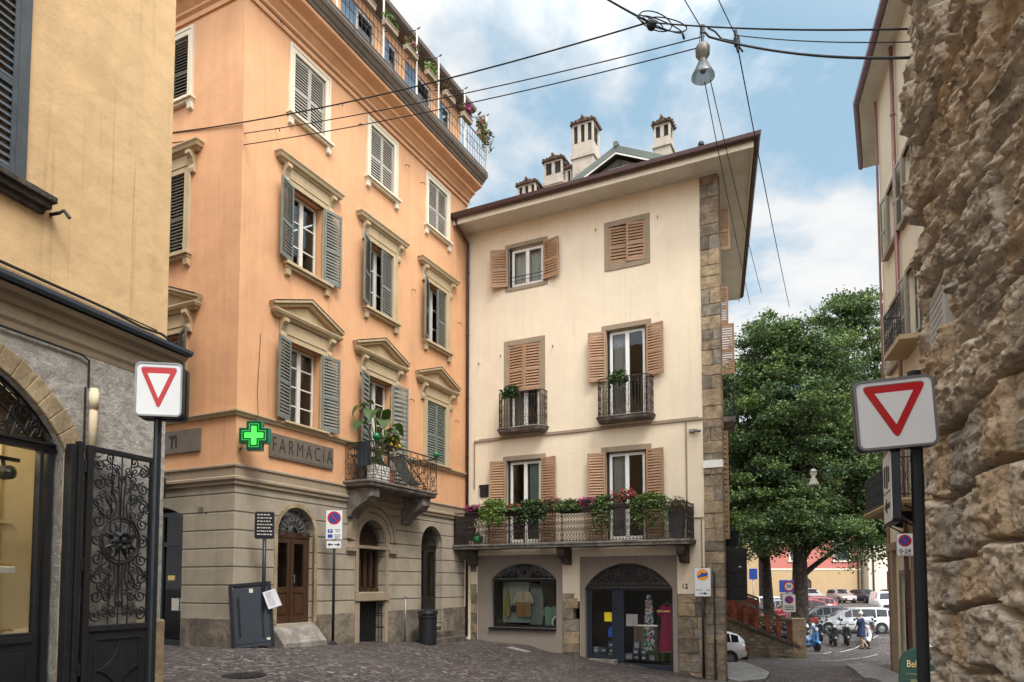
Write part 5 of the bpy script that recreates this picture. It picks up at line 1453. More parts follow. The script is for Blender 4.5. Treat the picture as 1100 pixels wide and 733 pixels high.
# ------------------------------------------------------------------ signs and street furniture
def rrect(x0, x1, z0, z1, r, n=5):
    P = []
    for (cx, cz, a0) in ((x1-r, z1-r, 0), (x0+r, z1-r, PI/2), (x0+r, z0+r, PI), (x1-r, z0+r, 3*PI/2)):
        P += [(cx+r*math.cos(a0+PI/2*i/n), cz+r*math.sin(a0+PI/2*i/n)) for i in range(n+1)]
    return P
def disc(mb, cx, cz, r, y0, y1, mi=0, n=24): mb.prism([(cx+r*math.cos(2*PI*i/n), cz+r*math.sin(2*PI*i/n)) for i in range(n)], y0, y1, 'y', mi)

def rtri(w, h, r, n=4):
    """downward triangle with rounded corners, centred"""
    A = [Vector((-w/2, h/2)), Vector((w/2, h/2)), Vector((0, -h/2))]; P = []
    for i in range(3):
        p, a, b = A[i], A[i-1], A[(i+1) % 3]
        d0 = (a-p).normalized(); d1 = (b-p).normalized()
        for k in range(n+1):
            t = k/n; P.append(tuple((p+d0*r*(1-t))*(1-t)*.0 + (p+d0*r)*(1-t)**2 + p*2*t*(1-t) + (p+d1*r)*t*t))
    return P

def yield_sign(label, x, y, zc, w, h, rotz, pole_off, twin, ptop):
    zb = gz(x, y)
    r = thing('yield_sign', label, 'road sign', (x, y, zb), rotz)
    z = zc-zb
    def one(y0, y1, nm):
        b = MB(); b.prism(rrect(-w/2, w/2, z-h/2, z+h/2, .055), y0, y1, 'y'); o = b.build(nm, M['darkmetal'], r, bevel=.008)
        return o
    bx = one(-.02, .075, 'light_box')
    f = MB(); ring_out = rrect(-w/2+.004, w/2-.004, z-h/2+.004, z+h/2-.004, .052); ring_in = rrect(-w/2+.022, w/2-.022, z-h/2+.022, z+h/2-.022, .04)
    k = len(ring_out)
    for i in range(k): f.prism([ring_out[i], ring_out[(i+1) % k], ring_in[(i+1) % k], ring_in[i]], -.034, -.0205, 'y')
    f.build('rim', M['grey_metal'], bx)
    f = MB(); f.prism(rrect(-w/2+.022, w/2-.022, z-h/2+.022, z+h/2-.022, .04), -.027, -.0202, 'y'); f.build('face', M['signwhite'], bx)
    tw_, th_ = w*.79, h*.76
    T0 = [(p[0], p[1]+z+.01) for p in rtri(tw_+.014, th_+.016, .055)]; T1 = [(p[0], p[1]+z+.01) for p in rtri(tw_, th_, .05)]; T2 = [(p[0], p[1]+z+.036) for p in rtri(tw_*.60, th_*.60, .006)]
    f = MB(); f.prism(T0, -.0285, -.0272, 'y'); f.build('triangle_edge', M['grey_metal'], bx)
    f = MB(); k = len(T1)
    f.prism(T1, -.031, -.0287, 'y'); f.build('red_triangle', M['signred'], bx)
    f = MB(); f.prism(T2, -.0335, -.0312, 'y'); f.build('white_triangle', M['signwhite'], bx)
    if twin:
        b2 = one(.135, .23, 'light_box')
    p = MB(); p.tube([(pole_off, .105, -.1), (pole_off, .105, ptop-zb)], .042 if twin else .045, 10); p.build('pole', M['darkmetal'], r, smooth=False)
    if not twin:
        p = MB(); p.tube([(pole_off, .105, ptop-zb), (pole_off, .105, ptop-zb+.02)], .05, 10); p.box(pole_off-.05, pole_off+.05, .07, .15, z+.1, z+.16); p.box(pole_off-.05, pole_off+.05, .07, .15, z-.2, z-.14); p.build('clamp', M['darkmetal'], r)
    return r
ys1 = yield_sign('smaller square yield sign box on a dark pole by the wrought iron gate', -3.84, 7.6, 3.725, .49, .60, R(9), -.04, True, 3.45)
ys2 = yield_sign('large square yield sign box on the near pole in front of rough stone wall', 2.90, 5.3, 2.90, .56, .545, R(-13), .17, False, 3.22)
ys2.rotation_euler = (0, 0, R(-15))
for ch_ in ys2.children:
    if ch_.name.startswith('light_box'):
        zc_ = 2.90-gz(2.90, 5.3); a_ = R(-3); ch_.rotation_euler = (0, a_, 0); ch_.location = (-zc_*math.sin(a_), 0, zc_-zc_*math.cos(a_))
# the narrow sign seen edge-on below the large yield sign
sb = thing('edge_on_sign', 'narrow two sided sign box seen nearly edge on below the large yield sign', 'road sign', (2.99, 5.53, gz(2.99, 5.53)), R(-111))
b = MB(); z0_ = 2.08-gz(3.0, 5.53); b.prism(rrect(-.23, .23, z0_, z0_+.56, .03), -.03, .03, 'y'); bo = b.build('light_box', M['darkmetal'], sb, bevel=.006)
b = MB(); b.prism(rrect(-.215, .215, z0_+.015, z0_+.545, .02), -.036, -.0302, 'y'); b.build('face', M['signwhite'], bo)
b = MB()
for (x0, x1, z0, z1) in ((-.15, -.08, .30, .46), (-.03, .04, .28, .46), (.08, .14, .32, .44)): b.box(x0, x1, -.039, -.0362, z0_+z0, z0_+z1)
b.prism([(-.16, z0_+.14), (-.02, z0_+.20), (-.02, z0_+.16), (.14, z0_+.16), (.14, z0_+.12), (-.02, z0_+.12), (-.02, z0_+.08)], -.039, -.0362, 'y'); b.box(-.19, .19, -.039, -.0362, z0_+.245, z0_+.252)
b.build('symbols', M['letter'], bo)

def plate_sign(name, label, cat, x, y, rotz, pole_top, plates, pole_r=.03, base=True, off=0):
    zb = gz(x, y); r = thing(name, label, cat, (x, y, zb), rotz)
    p = MB(); p.tube([(0, .04, -.1), (0, .04, pole_top-zb)], pole_r, 10)
    p.build('pole', M['darkmetal'], r, smooth=True)
    if base: p = MB(); p.lathe([(.10, -.05), (.10, .02), (.05, .05), (.04, .08)], (0, .04, 0), 12); p.build('base', M['darkmetal'], r)
    for (nm, w, z0, z1, rad, col, deco) in plates:
        z0 -= zb; z1 -= zb
        b = MB(); b.prism(rrect(off-w/2, off+w/2, z0, z1, rad), -.012, .004, 'y'); bo = b.build(nm, M['grey_metal'], r)
        b = MB(); b.prism(rrect(off-w/2+.012, off+w/2-.012, z0+.012, z1-.012, max(rad-.01, .004)), -.015, -.0122, 'y'); b.build('face', col, bo)
        deco(bo, off, z0, z1, w)
    return r
def no_park(bo, cx, zc, r, y=-.0155):
    b = MB(); disc(b, cx, zc, r, y-.002, y); b.build('red_disc', M['signred'], bo)
    b = MB(); disc(b, cx, zc, r*.76, y-.004, y-.0022); b.build('blue_disc', M['signblue'], bo)
    b = MB(); a = PI*.75; dx_, dz_ = math.cos(a), math.sin(a)
    b.prism([(cx+dx_*r*.8-dz_*r*.11, zc+dz_*r*.8+dx_*r*.11), (cx-dx_*r*.8-dz_*r*.11, zc-dz_*r*.8+dx_*r*.11), (cx-dx_*r*.8+dz_*r*.11, zc-dz_*r*.8-dx_*r*.11), (cx+dx_*r*.8+dz_*r*.11, zc+dz_*r*.8-dx_*r*.11)], y-.006, y-.0042, 'y'); b.build('red_bar', M['signred'], bo)
def arrow(b, cx, zc, L_, d, y0, y1, t=.03):
    b.prism([(cx+d*L_/2, zc), (cx+d*L_*.05, zc+t*1.6), (cx+d*L_*.05, zc+t*.5), (cx-d*L_/2, zc+t*.5), (cx-d*L_/2, zc-t*.5), (cx+d*L_*.05, zc-t*.5), (cx+d*L_*.05, zc-t*1.6)], y0, y1, 'y')
def deco_np(bo, cx, z0, z1, w):
    h = z1-z0; no_park(bo, cx, z1-w*.48, w*.39)
    for k, (xx, zz) in enumerate(((cx-w*.22, z0+h*.29), (cx-w*.22, z0+h*.12))):
        b = MB(); b.box(xx-w*.14, xx+w*.14, -.0175, -.0156, zz-h*.06, zz+h*.06); b.build('blue_panel', M['signblue'], bo)
        if k == 0: text('lettering', 'P', h*.11, M['signwhite'], bo, (xx, -.0185, zz), bold=.003, depth=.001)
    b = MB()
    for zz, (a, c) in ((z0+h*.34, (.06, .34)), (z0+h*.28, (.12, .30)), (z0+h*.16, (.02, .36)), (z0+h*.10, (.06, .36)), (z0+h*.05, (.04, .32))):
        x = cx+a*w
        while x < cx+c*w: b.box(x, x+w*.05, -.0168, -.0156, zz-h*.016, zz+h*.016); x += w*.075
    b.build('small_print', M['letter'], bo)
def deco_arrows(bo, cx, z0, z1, w):
    b = MB(); arrow(b, cx-w*.23, (z0+z1)/2, w*.36, -1, -.0175, -.0156); arrow(b, cx+w*.23, (z0+z1)/2, w*.36, 1, -.0175, -.0156); b.build('arrows', M['letter'], bo)
x, y = oxy(2.66, .48)
plate_sign('no_parking_sign', 'no parking sign with arrow plate on a pole under the balcony with the big plant', 'road sign', x, y, R(4), 3.45,
  [('parking_plate', .42, 2.72, 3.46, .02, M['signwhite'], deco_np), ('arrow_plate', .38, 2.50, 2.70, .015, M['signwhite'], deco_arrows)], .035)
def deco_zone(bo, cx, z0, z1, w):
    zc = z1-w*.44
    b = MB(); disc(b, cx, zc, w*.36, -.0175, -.0156); b.build('orange_disc', M['signorange'], bo)
    b = MB(); b.prism([(cx-.14, zc-.09), (cx-.02, zc-.06), (cx+.13, zc-.03), (cx+.14, zc+.07), (cx+.03, zc+.05), (cx-.03, zc+.08), (cx-.06, zc+.0), (cx-.13, zc-.02)], -.0195, -.0177, 'y'); b.build('blue_emblem', M['signblue'], bo)
    text('lettering', 'porta', .085, M['letter'], bo, (cx-.1, -.0165, z0+.20), depth=.001); text('lettering', 's.g.', .085, M['letter'], bo, (cx+.15, -.0165, z0+.20), depth=.001)
    b = MB(); arrow(b, cx+.02, z0+.09, .24, 1, -.0175, -.0156, .022); b.build('arrow', M['letter'], bo)
x, y = kxy(8.02, .42)
plate_sign('direction_sign', 'white direction sign with orange disc and right arrow beside the house number 12', 'road sign', x, y, R(-14), 2.12, [('plate', .46, 1.28, 2.10, .04, M['signwhite'], deco_zone)], .038, True)
b = MB()
# directory board of dark slats
def deco_dir(bo, cx, z0, z1, w):
    r = random.Random(5)
    for i in range(7):
        zc = z1-.07-i*(z1-z0-.1)/7
        b = MB(); b.box(cx-w/2+.03, cx+w/2-.03, -.021, -.0152, zc-.030, zc+.028); o = b.build('name_strip', M['darkmetal'], bo)
        b = MB(); xx = cx-w/2+.06
        while xx < cx+w/2-.10:
            ww = r.uniform(.02, .06); b.box(xx, xx+ww, -.0225, -.0212, zc-.012, zc+.012); xx += ww+.018
        b.build('small_print', M['offwhite'], o)
x, y = oxy(.36, .52)
plate_sign('directory_board', 'small dark directory board of seven strips on a pole at the building corner', 'sign', x, y, R(14), 3.05, [('board', .42, 2.60, 3.20, .05, M['blackpaint'], deco_dir)], .04)
# dark panel leaning on the corner, paper taped to the pole
x, y = oxy(.22, .42)
bdp = thing('leaning_panel', 'dark blue-black A-frame panel leaning against the building corner', 'panel', (x, y, gz(x, y)), R(28))
b = MB(); b.box(-.42, .42, -.03, .03, .02, 1.36); b.box(-.36, .36, -.04, -.0302, .1, 1.28); bo = b.build('panel', simple('dark_slate_paint', (.028, .036, .048), .5, 0, .2, 3, .05), bdp, bevel=.008)
b = MB()
for a, c in ((-.43, -.37), (.37, .43)): b.box(a, c, -.052, .035, -.02, 1.40)
b.box(-.37, .37, -.05, .033, 1.33, 1.40); b.box(-.27, -.23, -.055, -.041, .25, 1.1); b.box(.2, .24, -.055, -.041, .2, .9); b.build('frame', M['blackpaint'], bdp)
b = MB(); b.box(-.02, .06, -.046, -.0405, 1.18, 1.27); b.box(.28, .35, -.046, -.0405, .14, .19); b.build('sticker', M['offwhite'], bdp)
bdp.rotation_euler = (R(-7), R(-5), R(16))
x, y = oxy(.42, .66)
pn = thing('taped_notice', 'tilted white paper notice taped to the pole of the directory board', 'notice', (x, y, gz(x, y)+1.02), R(12))
b = MB(); b.add([(-.16, 0, .17), (.10, -.01, .26), (.25, -.02, -.10), (-.02, -.03, -.19), (-.16, .004, .17), (.10, -.006, .26), (.25, -.016, -.10), (-.02, -.026, -.19)], [(0,1,2,3), (7,6,5,4), (0,4,5,1), (1,5,6,2), (2,6,7,3), (3,7,4,0)]); po = b.build('sheet', simple('paper_white', (.66, .66, .70), .8, 0, .03, 3, 0), pn)
b = MB()
for i in range(8):
    t = .12+i*.10; a = Vector((-.16, -.001, .17)).lerp(Vector((-.02, -.031, -.19)), t); c = Vector((.10, -.011, .26)).lerp(Vector((.25, -.021, -.10)), t)
    p0 = a.lerp(c, .15); p1 = a.lerp(c, .15+.65*(.7+.3*random.random())); b.tube([p0+Vector((0, -.002, 0)), p1+Vector((0, -.002, 0))], .0035, 3)
b.build('small_print', simple('grey_ink', (.25, .25, .28), .8), po)
# black litter bin with steel bollard
x, y = oxy(6.66, .62); zb = gz(x, y)
lb_ = thing('litter_bin', 'black round litter bin by the steps of the black arched door', 'bin', (x, y, zb))
b = MB(); b.lathe([(.25, 0), (.27, .05), (.27, .78), (.29, .80), (.29, .86), (.24, .87)], n=20); b.build('body', M['blackpaint'], lb_, smooth=False, bevel=.006)
b = MB(); b.lathe([(.30, .90), (.31, .92), (.29, 1.0), (.16, 1.05), (.02, 1.06)], n=20); 
for a in range(4): b.tube([(.26*math.cos(a*PI/2+.4), .26*math.sin(a*PI/2+.4), .85), (.26*math.cos(a*PI/2+.4), .26*math.sin(a*PI/2+.4), .93)], .02, 5)
b.build('lid', M['blackpaint'], lb_)
b = MB(); b.box(.2, .33, -.05, .02, .80, .88); b.build('latch', M['grey_metal'], lb_)
x, y = oxy(6.05, .25)
sp_ = MB(); sp_.tube([(0, 0, -.05), (0, 0, 1.25)], .028, 8); sp_.lathe([(.035, 1.25), (.03, 1.3), (.003, 1.31)], n=8)
sp_ = sp_.build('steel_post', M['grey_metal'], None, smooth=True, loc=(x, y, gz(x, y))); tag(sp_, 'thin grey steel post against the wall beside the black litter bin', 'post')
# manhole cover
mh = MB(); x, y = -4.35, 11.55; mh.lathe([(.36, -.03), (.36, .012), (.33, .014), (.001, .014)], n=24)
for i in range(-4, 5):
    h_ = math.sqrt(max(0, .31**2-(i*.07)**2)); mh.box(i*.07-.012, i*.07+.012, -h_, h_, .0141, .02)
mh = mh.build('manhole_cover', M['iron'], None, loc=(x, y, gz(x, y))); mh['kind'] = 'structure'

# green sandwich board
x, y = 5.5, 9.5; zb = gz(x, y)
sbd = thing('sandwich_board', 'dark green sandwich board with gold lettering behind the near sign pole', 'sign board', (x, y, zb), R(-28))
b = MB(); pts = [(-.33, 0), (.33, 0), (.30, .78)] + [(.0+.30*math.cos(a), .80+.24*math.sin(a)) for a in [PI*i/10 for i in range(11)]] + [(-.30, .78)]
b.prism(pts, -.03, .03, 'y'); bo = b.build('front_panel', simple('dark_green_paint', (.010, .045, .032), .45, 0, .15, 4, .03), sbd, bevel=.008)
bo.rotation_euler = (R(-10), 0, 0)
text('lettering', 'Beli', .135, M['lettergold'], bo, (-.14, -.034, .80), depth=.002, sx=.72); text('lettering', 'he', .135, M['lettergold'], bo, (.18, -.034, .80), depth=.002, sx=.72)
b = MB(); b.box(-.22, .22, -.034, -.031, .66, .675); b.box(-.17, -.02, -.034, -.031, .30, .60); b.box(.05, .2, -.034, -.031, .25, .58); b.box(-.2, .22, -.034, -.031, .1, .13); b.build('painted_ornament', simple('olive_gold_paint', (.13, .13, .06), .5), bo)
b = MB(); b.prism(pts, .0, .04, 'y'); b2 = b.build('rear_panel', M['blackpaint'], sbd); b2.location = (0, .36, 0); b2.rotation_euler = (R(10), 0, 0)
x, y = 5.95, 9.95
tb = thing('teal_crate', 'teal crate standing behind the dark green sandwich board', 'crate', (x, y, gz(x, y)), R(-20))
b = MB(); tm = simple('teal_plastic', (.02, .20, .20), .5)
b.box(-.22, .22, -.18, .18, 0, .05); 
for (a, c, d, e) in ((-.22, .22, -.18, -.15), (-.22, .22, .15, .18), (-.22, -.19, -.15, .15), (.19, .22, -.15, .15)):
    for z in (.05, .4, .75): b.box(a, c, d, e, z+.01, z+.28)
b.build('slatted_sides', tm, tb)
b = MB(); b.box(-.2, .2, -.14, .14, 1.03, 1.07); b.build('white_lid', M['white'], tb)

# 0-24 plate near the pale building
def deco024(bo, cx, z0, z1, w):
    no_park(bo, cx, z1-w*.47, w*.38)
    text('lettering', '0-24', w*.36, M['letter'], bo, (cx, -.0165, z0+.115), depth=.001, bold=.003); text('lettering', 'su tutta', w*.2, M['letter'], bo, (cx, -.0165, z0+.045), depth=.001)
plate_sign('no_parking_sign', 'white no parking plate marked 0-24 beneath the projecting balcony', 'road sign', 8.9, 16.0, R(-16), 2.78, [('plate', .36, 2.26, 2.78, .02, M['signwhite'], deco024)], .025)

# signs on the orange building
x, y = oxy(2.03, .03)
fm = thing('shop_sign', 'long grey sign board reading FARMACIA on the orange wall', 'sign', (OX, OY, 0), OA)
b = MB(); b.box(.94, 3.10, -.05, -.003, 4.55, 5.10); b.box(.98, 3.06, -.056, -.0502, 4.59, 5.06); b.build('board', M['plaque'], fm, bevel=.004)
text('lettering', 'FARMACIA', .50, M['letter'], fm, (2.02, -.058, 4.83), spacing=1.42, sx=.66, depth=.004, bold=-.006)
fs = thing('shop_sign', 'dark sign board ending in TI on the shaded alley side', 'sign', (OX, OY, 0), OA-PI/2)
b = MB(); b.box(-4.2, -1.08, -.05, -.003, 4.60, 5.12); b.build('board', M['plaque'], fs, bevel=.004)
text('lettering', 'TI', .40, M['letter'], fs, (-1.93, -.058, 4.86), sx=.8, depth=.006, bold=.004)
nb = thing('house_number', 'painted house number 10a on the alley side corner', 'house number', (OX, OY, 0), OA-PI/2)
text('lettering', '10', .21, M['letter'], nb, (-1.05, -.004, 3.26), depth=.003, bold=.003, sx=.8); text('lettering', 'a', .12, M['letter'], nb, (-.86, -.004, 3.21), depth=.003, bold=.002)
nb = thing('house_number', 'dark house number 12 on the cream wall beside shop entrance', 'house number', (KX, KY, 0), KA)
text('lettering', '12', .20, M['letter'], nb, (7.42, -.006, 1.57), depth=.003, bold=.004)
ps = thing('projecting_sign', 'small dark lit-box sign projecting over the alley shop entrance', 'sign', (OX, OY, 0), OA-PI/2)
b = MB(); b.prism(rrect(-2.42, -1.86, 3.56, 4.02, .05), -.42, -.26, 'y'); bo = b.build('box', M['darkmetal'], ps, bevel=.01)
b = MB(); b.tube([(-2.1, -.26, 3.9), (-2.1, 0, 3.9)], .02, 6); b.build('arm', M['darkmetal'], ps)
b = MB(); b.box(-2.2, -1.98, -.424, -.4205, 3.84, 3.90); b.box(-2.16, -2.02, -.424, -.4205, 3.72, 3.75); b.box(-2.18, -2.0, -.424, -.4205, 3.64, 3.67); b.build('small_print', M['offwhite'], bo)
# pharmacy cross
x, y = oxy(.14, .42)
pc = thing('pharmacy_cross', 'lit green pharmacy cross bracketed from the building corner', 'sign', (x, y, 4.82), R(2))
def crosspts(s, t): return [(-t, -s), (t, -s), (t, -t), (s, -t), (s, t), (t, t), (t, s), (-t, s), (-t, t), (-s, t), (-s, -t), (-t, -t)]
gd = simple('dark_green_sheet', (.008, .055, .030), .4); 
b = MB(); b.prism(crosspts(.32, .165), -.09, .09, 'y'); bo = b.build('case', simple('green_case', (.015, .20, .13), .35), pc, bevel=.006)
b = MB(); b.prism(crosspts(.305, .15), -.094, -.0905, 'y'); b.build('front_panel', gd, bo)
b = MB(); b.prism(crosspts(.20, .055), -.100, -.0945, 'y'); b.build('lit_cross', emis('green_led', (.05, .85, .06), 1.1), bo)
g2 = emis('green_led_dim', (.02, .42, .05), .5)
o_, i_ = crosspts(.255, .105), crosspts(.24, .09)
b = MB()
for k in range(12): b.prism([o_[k], o_[(k+1) % 12], i_[(k+1) % 12], i_[k]], -.098, -.0945, 'y')
b.build('lit_outline', g2, bo)
b = MB(); b.tube([(-.28, 0, .12), (-.36, .1, .12), (-.40, .34, .12)], .018, 5); b.tube([(-.28, 0, -.26), (-.36, .1, -.26), (-.40, .34, -.26)], .018, 5); b.build('bracket', M['iron'], pc)

# ------------------------------------------------------------------ wires and hanging lamps
def sag(p, q, s, n=14):
    p = Vector(p); q = Vector(q)
    return [p.lerp(q, i/n) - Vector((0, 0, s*4*(i/n)*(1-i/n))) for i in range(n+1)]
def px(x, y, Y):
    """point in the street seen at photo position x,y at distance Y (used to survey the wires)"""
    b = 586.5-y; a = x-550; dy_ = 760*math.cos(R(3.2))-b*math.sin(R(3.2)); dz_ = 760*math.sin(R(3.2))+b*math.cos(R(3.2))
    return Vector((a*Y/dy_, Y, 1.6+dz_*Y/dy_))
def cable(name, label, pts, r=.011, grp=None):
    mb = MB(); mb.tube(pts, r, 5); o = mb.build(name, M['rubber'], None, smooth=True); tag(o, label, 'cable', grp); return o
J1 = px(697, 24, 11); JL = px(755, 33, 11); J2 = px(790, 38, 11)
ends = [Vector((*oxy(-.0, .0), 0))]
def side_pt(u, z): a = OA-PI/2; return Vector((OX - math.sin(OA)*u - .02, OY+math.cos(OA)*u, z))
cable('overhead_cable', 'thick black cable from the wire junction to the upper alley wall', sag(J1, side_pt(2.4, 12.35), .22), .014)
cable('overhead_cable', 'middle of three thin cables running to the alley wall', sag(px(757, 39, 11), side_pt(2.4, 12.10), .2), .010)
cable('overhead_cable', 'lowest of three thin cables running to the alley wall', sag(px(752, 51, 11), side_pt(2.4, 11.82), .2), .010)
cable('overhead_cable', 'thick cable sloping from the top edge into the knotted junction', sag(J1, J1+(px(560, -60, 11)-J1), .05), .017)
cable('overhead_cable', 'straight black span cable from the junction to the stone tower', sag(J1, px(984, 31, 8.2), .06), .012)
cable('overhead_cable', 'thickest black span cable running from the lamp to the stone tower', [JL] + sag(px(762, 40, 11), px(984, 62, 8.2), .12), .018)
cable('overhead_cable', 'thin span cable between the other two above right', sag(J2, px(984, 45, 8.2), .05), .008)
cable('overhead_cable', 'thin cable rising steeply from the lamp hanger out of view', [JL, px(700, -60, 9)], .008)
cable('overhead_cable', 'thin cable rising steeply from the small insulator out of view', [J2, px(748, -50, 9)], .008)
cable('overhead_cable', 'long thin cable from the small insulator down towards the trees', sag(J2, px(848, 330, 27), .12), .011)
cable('overhead_cable', 'left one of two drop cables from lamp to the cream house flank', sag(px(757, 88, 11), px(806, 328, 22), .1), .008)
cable('overhead_cable', 'right one of two drop cables from lamp to the cream house flank', sag(px(763, 86, 11), px(818, 315, 24), .1), .008)
cable('overhead_cable', 'pale wire strung across the tree crowns between the two houses', sag(px(779, 386, 27), px(949, 362, 22), .25), .014)
cable('overhead_cable', 'low span wire carrying the distant hanging lamp', sag(px(780, 503, 24), px(955, 503, 22), .12), .014)
jn = MB()
for i, (xa, ya, xb, yb_, tw_) in enumerate(((684, 17, 712, 30, .10), (690, 20, 733, 33, .08), (686, 19, 722, 27, .13), (696, 22, 738, 31, .06))):
    a = px(xa, ya, 11); b = px(xb, yb_, 11); m_ = (a+b)/2; h_ = (b-a)/2; nrm_ = Vector((-h_.z, 0, h_.x)).normalized()
    jn.tube([m_+h_*math.cos(2*PI*k/20)+nrm_*tw_*math.sin(2*PI*k/20)+Vector((0, .05*math.sin(2*PI*k/20+i), 0)) for k in range(20)], .010, 5, True)
c_ = px(700, 27, 11); jn.ball(tuple(c_), .085, 8, 5)
jn.tube([px(760, 30, 11), px(768, 34, 11), px(775, 42, 11), px(790, 45, 11), px(798, 56, 11)], .014, 5)
jn.tube([px(733, 35, 11), px(735, 42, 11)], .02, 5); jn.tube([px(752, 37, 11), px(751, 55, 11), px(753, 75, 11)], .008, 4)
jo = jn.build('cable_junction', M['rubber'], None, smooth=True); tag(jo, 'knot of looped black cables and a splice box high above the street', 'cable junction')
ins = MB(); a = px(790, 33, 11); b = px(793, 56, 11); ins.tube([a, a.lerp(b, .3), a.lerp(b, .35), a.lerp(b, .7), a.lerp(b, .75), b], [.03, .03, .05, .05, .03, .02], 8)
io = ins.build('cable_insulator', M['darkmetal'], None); tag(io, 'small dark insulator clamp where thin wires meet right of the lamp', 'insulator')

def hanging_lamp(label, c, s, m1, m2):
    r = thing('street_lamp', label, 'street lamp', tuple(c))
    b = MB(); b.tube([(0, 0, .42*s), (0, 0, .92*s)], .035*s, 6); b.box(-.05*s, .05*s, -.04*s, .04*s, .74*s, .94*s); b.build('hanger', M['darkmetal'], r)
    b = MB(); b.lathe([(.05*s, .5*s), (.12*s, .46*s), (.17*s, .38*s), (.165*s, .2*s), (.10*s, .1*s), (.09*s, .02*s), (.12*s, .0)], n=16); b.build('housing', m1, r, smooth=True)
    b = MB(); b.lathe([(.13*s, .0), (.14*s, -.03*s), (.20*s, -.17*s), (.265*s, -.30*s), (.275*s, -.36*s), (.268*s, -.36*s), (.255*s, -.30*s), (.19*s, -.17*s), (.125*s, -.03*s)], n=20)
    b.f.pop(); b.m.pop(); b.f.pop(); b.m.pop()
    b.build('reflector_shade', m2, r, smooth=True)
    b = MB(); b.lathe([(.05*s, .0), (.06*s, -.08*s), (.085*s, -.16*s), (.06*s, -.23*s), (.01*s, -.25*s)], n=12); b.build('bulb', M['grey_metal'], r, smooth=True)
    return r
M['lampglass'] = glass('lamp_bowl', (.55, .56, .55), .35, .3)
h = px(755, 68, 11)
hanging_lamp('large hanging street lamp with glass bowl under the cable knot', h, .68, simple('lamp_housing', (.14, .13, .115), .5, .5), M['lampglass'])
hanging_lamp('distant white hanging street lamp in front of the tree', px(874, 514, 23), .62, M['white'], M['offwhite'])

# ------------------------------------------------------------------ balcony plants and furniture
G = 'planters along the long cream balcony'
def plant(name, label, cat, loc, rotz, rad, n, size, mats, w, pot=None, trail=0, flowers=None, group=None, nf=40, aspect=.6):
    r = thing(name, label, cat, loc, rotz, group)
    if pot: pot(r)
    if group == G: n = int(n*1.9); rad = (rad[0]*1.3, rad[1]*1.25, rad[2]*1.15)
    P = blob_pts((0, 0, rad[2]*.75), rad, n, .2)
    if trail:
        T = np.stack([rng.uniform(-rad[0], rad[0], n), rng.normal(-.17, .06, n), rng.uniform(-trail, rad[2]*.4, n)], 1)
        lim = trail*(.35+.65*np.abs(np.sin(T[:, 0]*9+loc[0]))); T = T[T[:, 2] > -lim]; P = np.concatenate([P, T])
    idx = rng.choice(len(mats), len(P), p=w)
    leaf_mesh('foliage', P, size, mats, idx, r, aspect)
    if flowers:
        pass
        F = blob_pts((0, -.05, rad[2]*1.0), (rad[0]*.95, rad[1], rad[2]*.9), nf*5, .5)
        ks = F[rng.choice(len(F), nf, replace=False)]
        Q = np.concatenate([k + rng.normal(size=(9, 3))*.022 for k in ks])
        leaf_mesh('blossoms', Q, .038, [flowers], None, r, 1.0)
    return r
def boxpot(w, d, h, m):
    def f(r):
        b = MB(); b.prism([(-d/2*.85, -h), (d/2*.85, -h), (d/2, 0), (-d/2, 0)], -w/2, w/2, 'x'); b.moulding([(-w/2, -d/2), (w/2, -d/2)], [(0, -.03), (.015, -.03), (.015, 0), (0, 0)]); b.build('trough', m, r, bevel=.006)
    return f
def roundpot(rt, rb, h, m):
    def f(r):
        b = MB(); b.lathe([(rb, -h), (rt*.95, -.05), (rt*1.06, -.05), (rt*1.06, 0), (rt*.9, 0), (rt*.88, -.03), (.01, -.03)], n=16); b.build('pot', m, r)
    return f
def kb(u, z, w=.80): x, y = kxy(u, w); return (x, y, z)
dk = [L1, L2]; md = [L2, L3]; br = [L3, L4]
plant('flower_trough', 'trough of magenta geraniums at the left end of the long balcony', 'planter', kb(.75, 3.98, .72), KA, (.34, .12, .13), 260, .08, dk, [.5, .5], boxpot(.7, .18, .17, M['rubber']), 0, M['flower_magenta'], G, 34)
plant('flower_trough', 'bright yellow-green trailing plant, leftmost trailing one on the long balcony', 'planter', kb(1.48, 4.02, .72), KA, (.36, .16, .2), 520, .085, br, [.5, .5], boxpot(.7, .18, .17, M['ironbrown']), .55, None, G)
plant('flower_trough', 'small trough with a few red blooms in front of left balcony door', 'planter', kb(2.15, 3.98, .72), KA, (.3, .12, .12), 220, .075, md, [.6, .4], boxpot(.6, .18, .17, M['ironbrown']), .05, M['flower_red'], G, 16)
plant('flower_trough', 'dark green trailing plant below the right shutter of left balcony door', 'planter', kb(2.85, 4.0, .72), KA, (.40, .15, .17), 560, .085, [L1, L2, L3], [.35, .45, .2], boxpot(.75, .18, .17, M['rubber']), .52, None, G)
plant('flower_trough', 'trough of dusty pink and reddish foliage between the two balcony doors', 'planter', kb(3.5, 4.02, .72), KA, (.32, .13, .16), 240, .08, [L2, M['flower_dry']], [.5, .5], boxpot(.65, .18, .17, M['ironbrown']), .0, M['flower_pink'], G, 22)
plant('flower_trough', 'low plain green trough right of the dusty pink one', 'planter', kb(4.1, 3.98, .72), KA, (.34, .13, .15), 330, .08, [L2, L3], [.6, .4], boxpot(.65, .18, .17, M['rubber']), .12, None, G)
plant('flower_trough', 'bright magenta geraniums beside the left shutter of right balcony door', 'planter', kb(4.66, 3.98, .72), KA, (.30, .13, .14), 230, .075, dk, [.5, .5], boxpot(.6, .18, .17, M['ironbrown']), .0, M['flower_magenta'], G, 40)
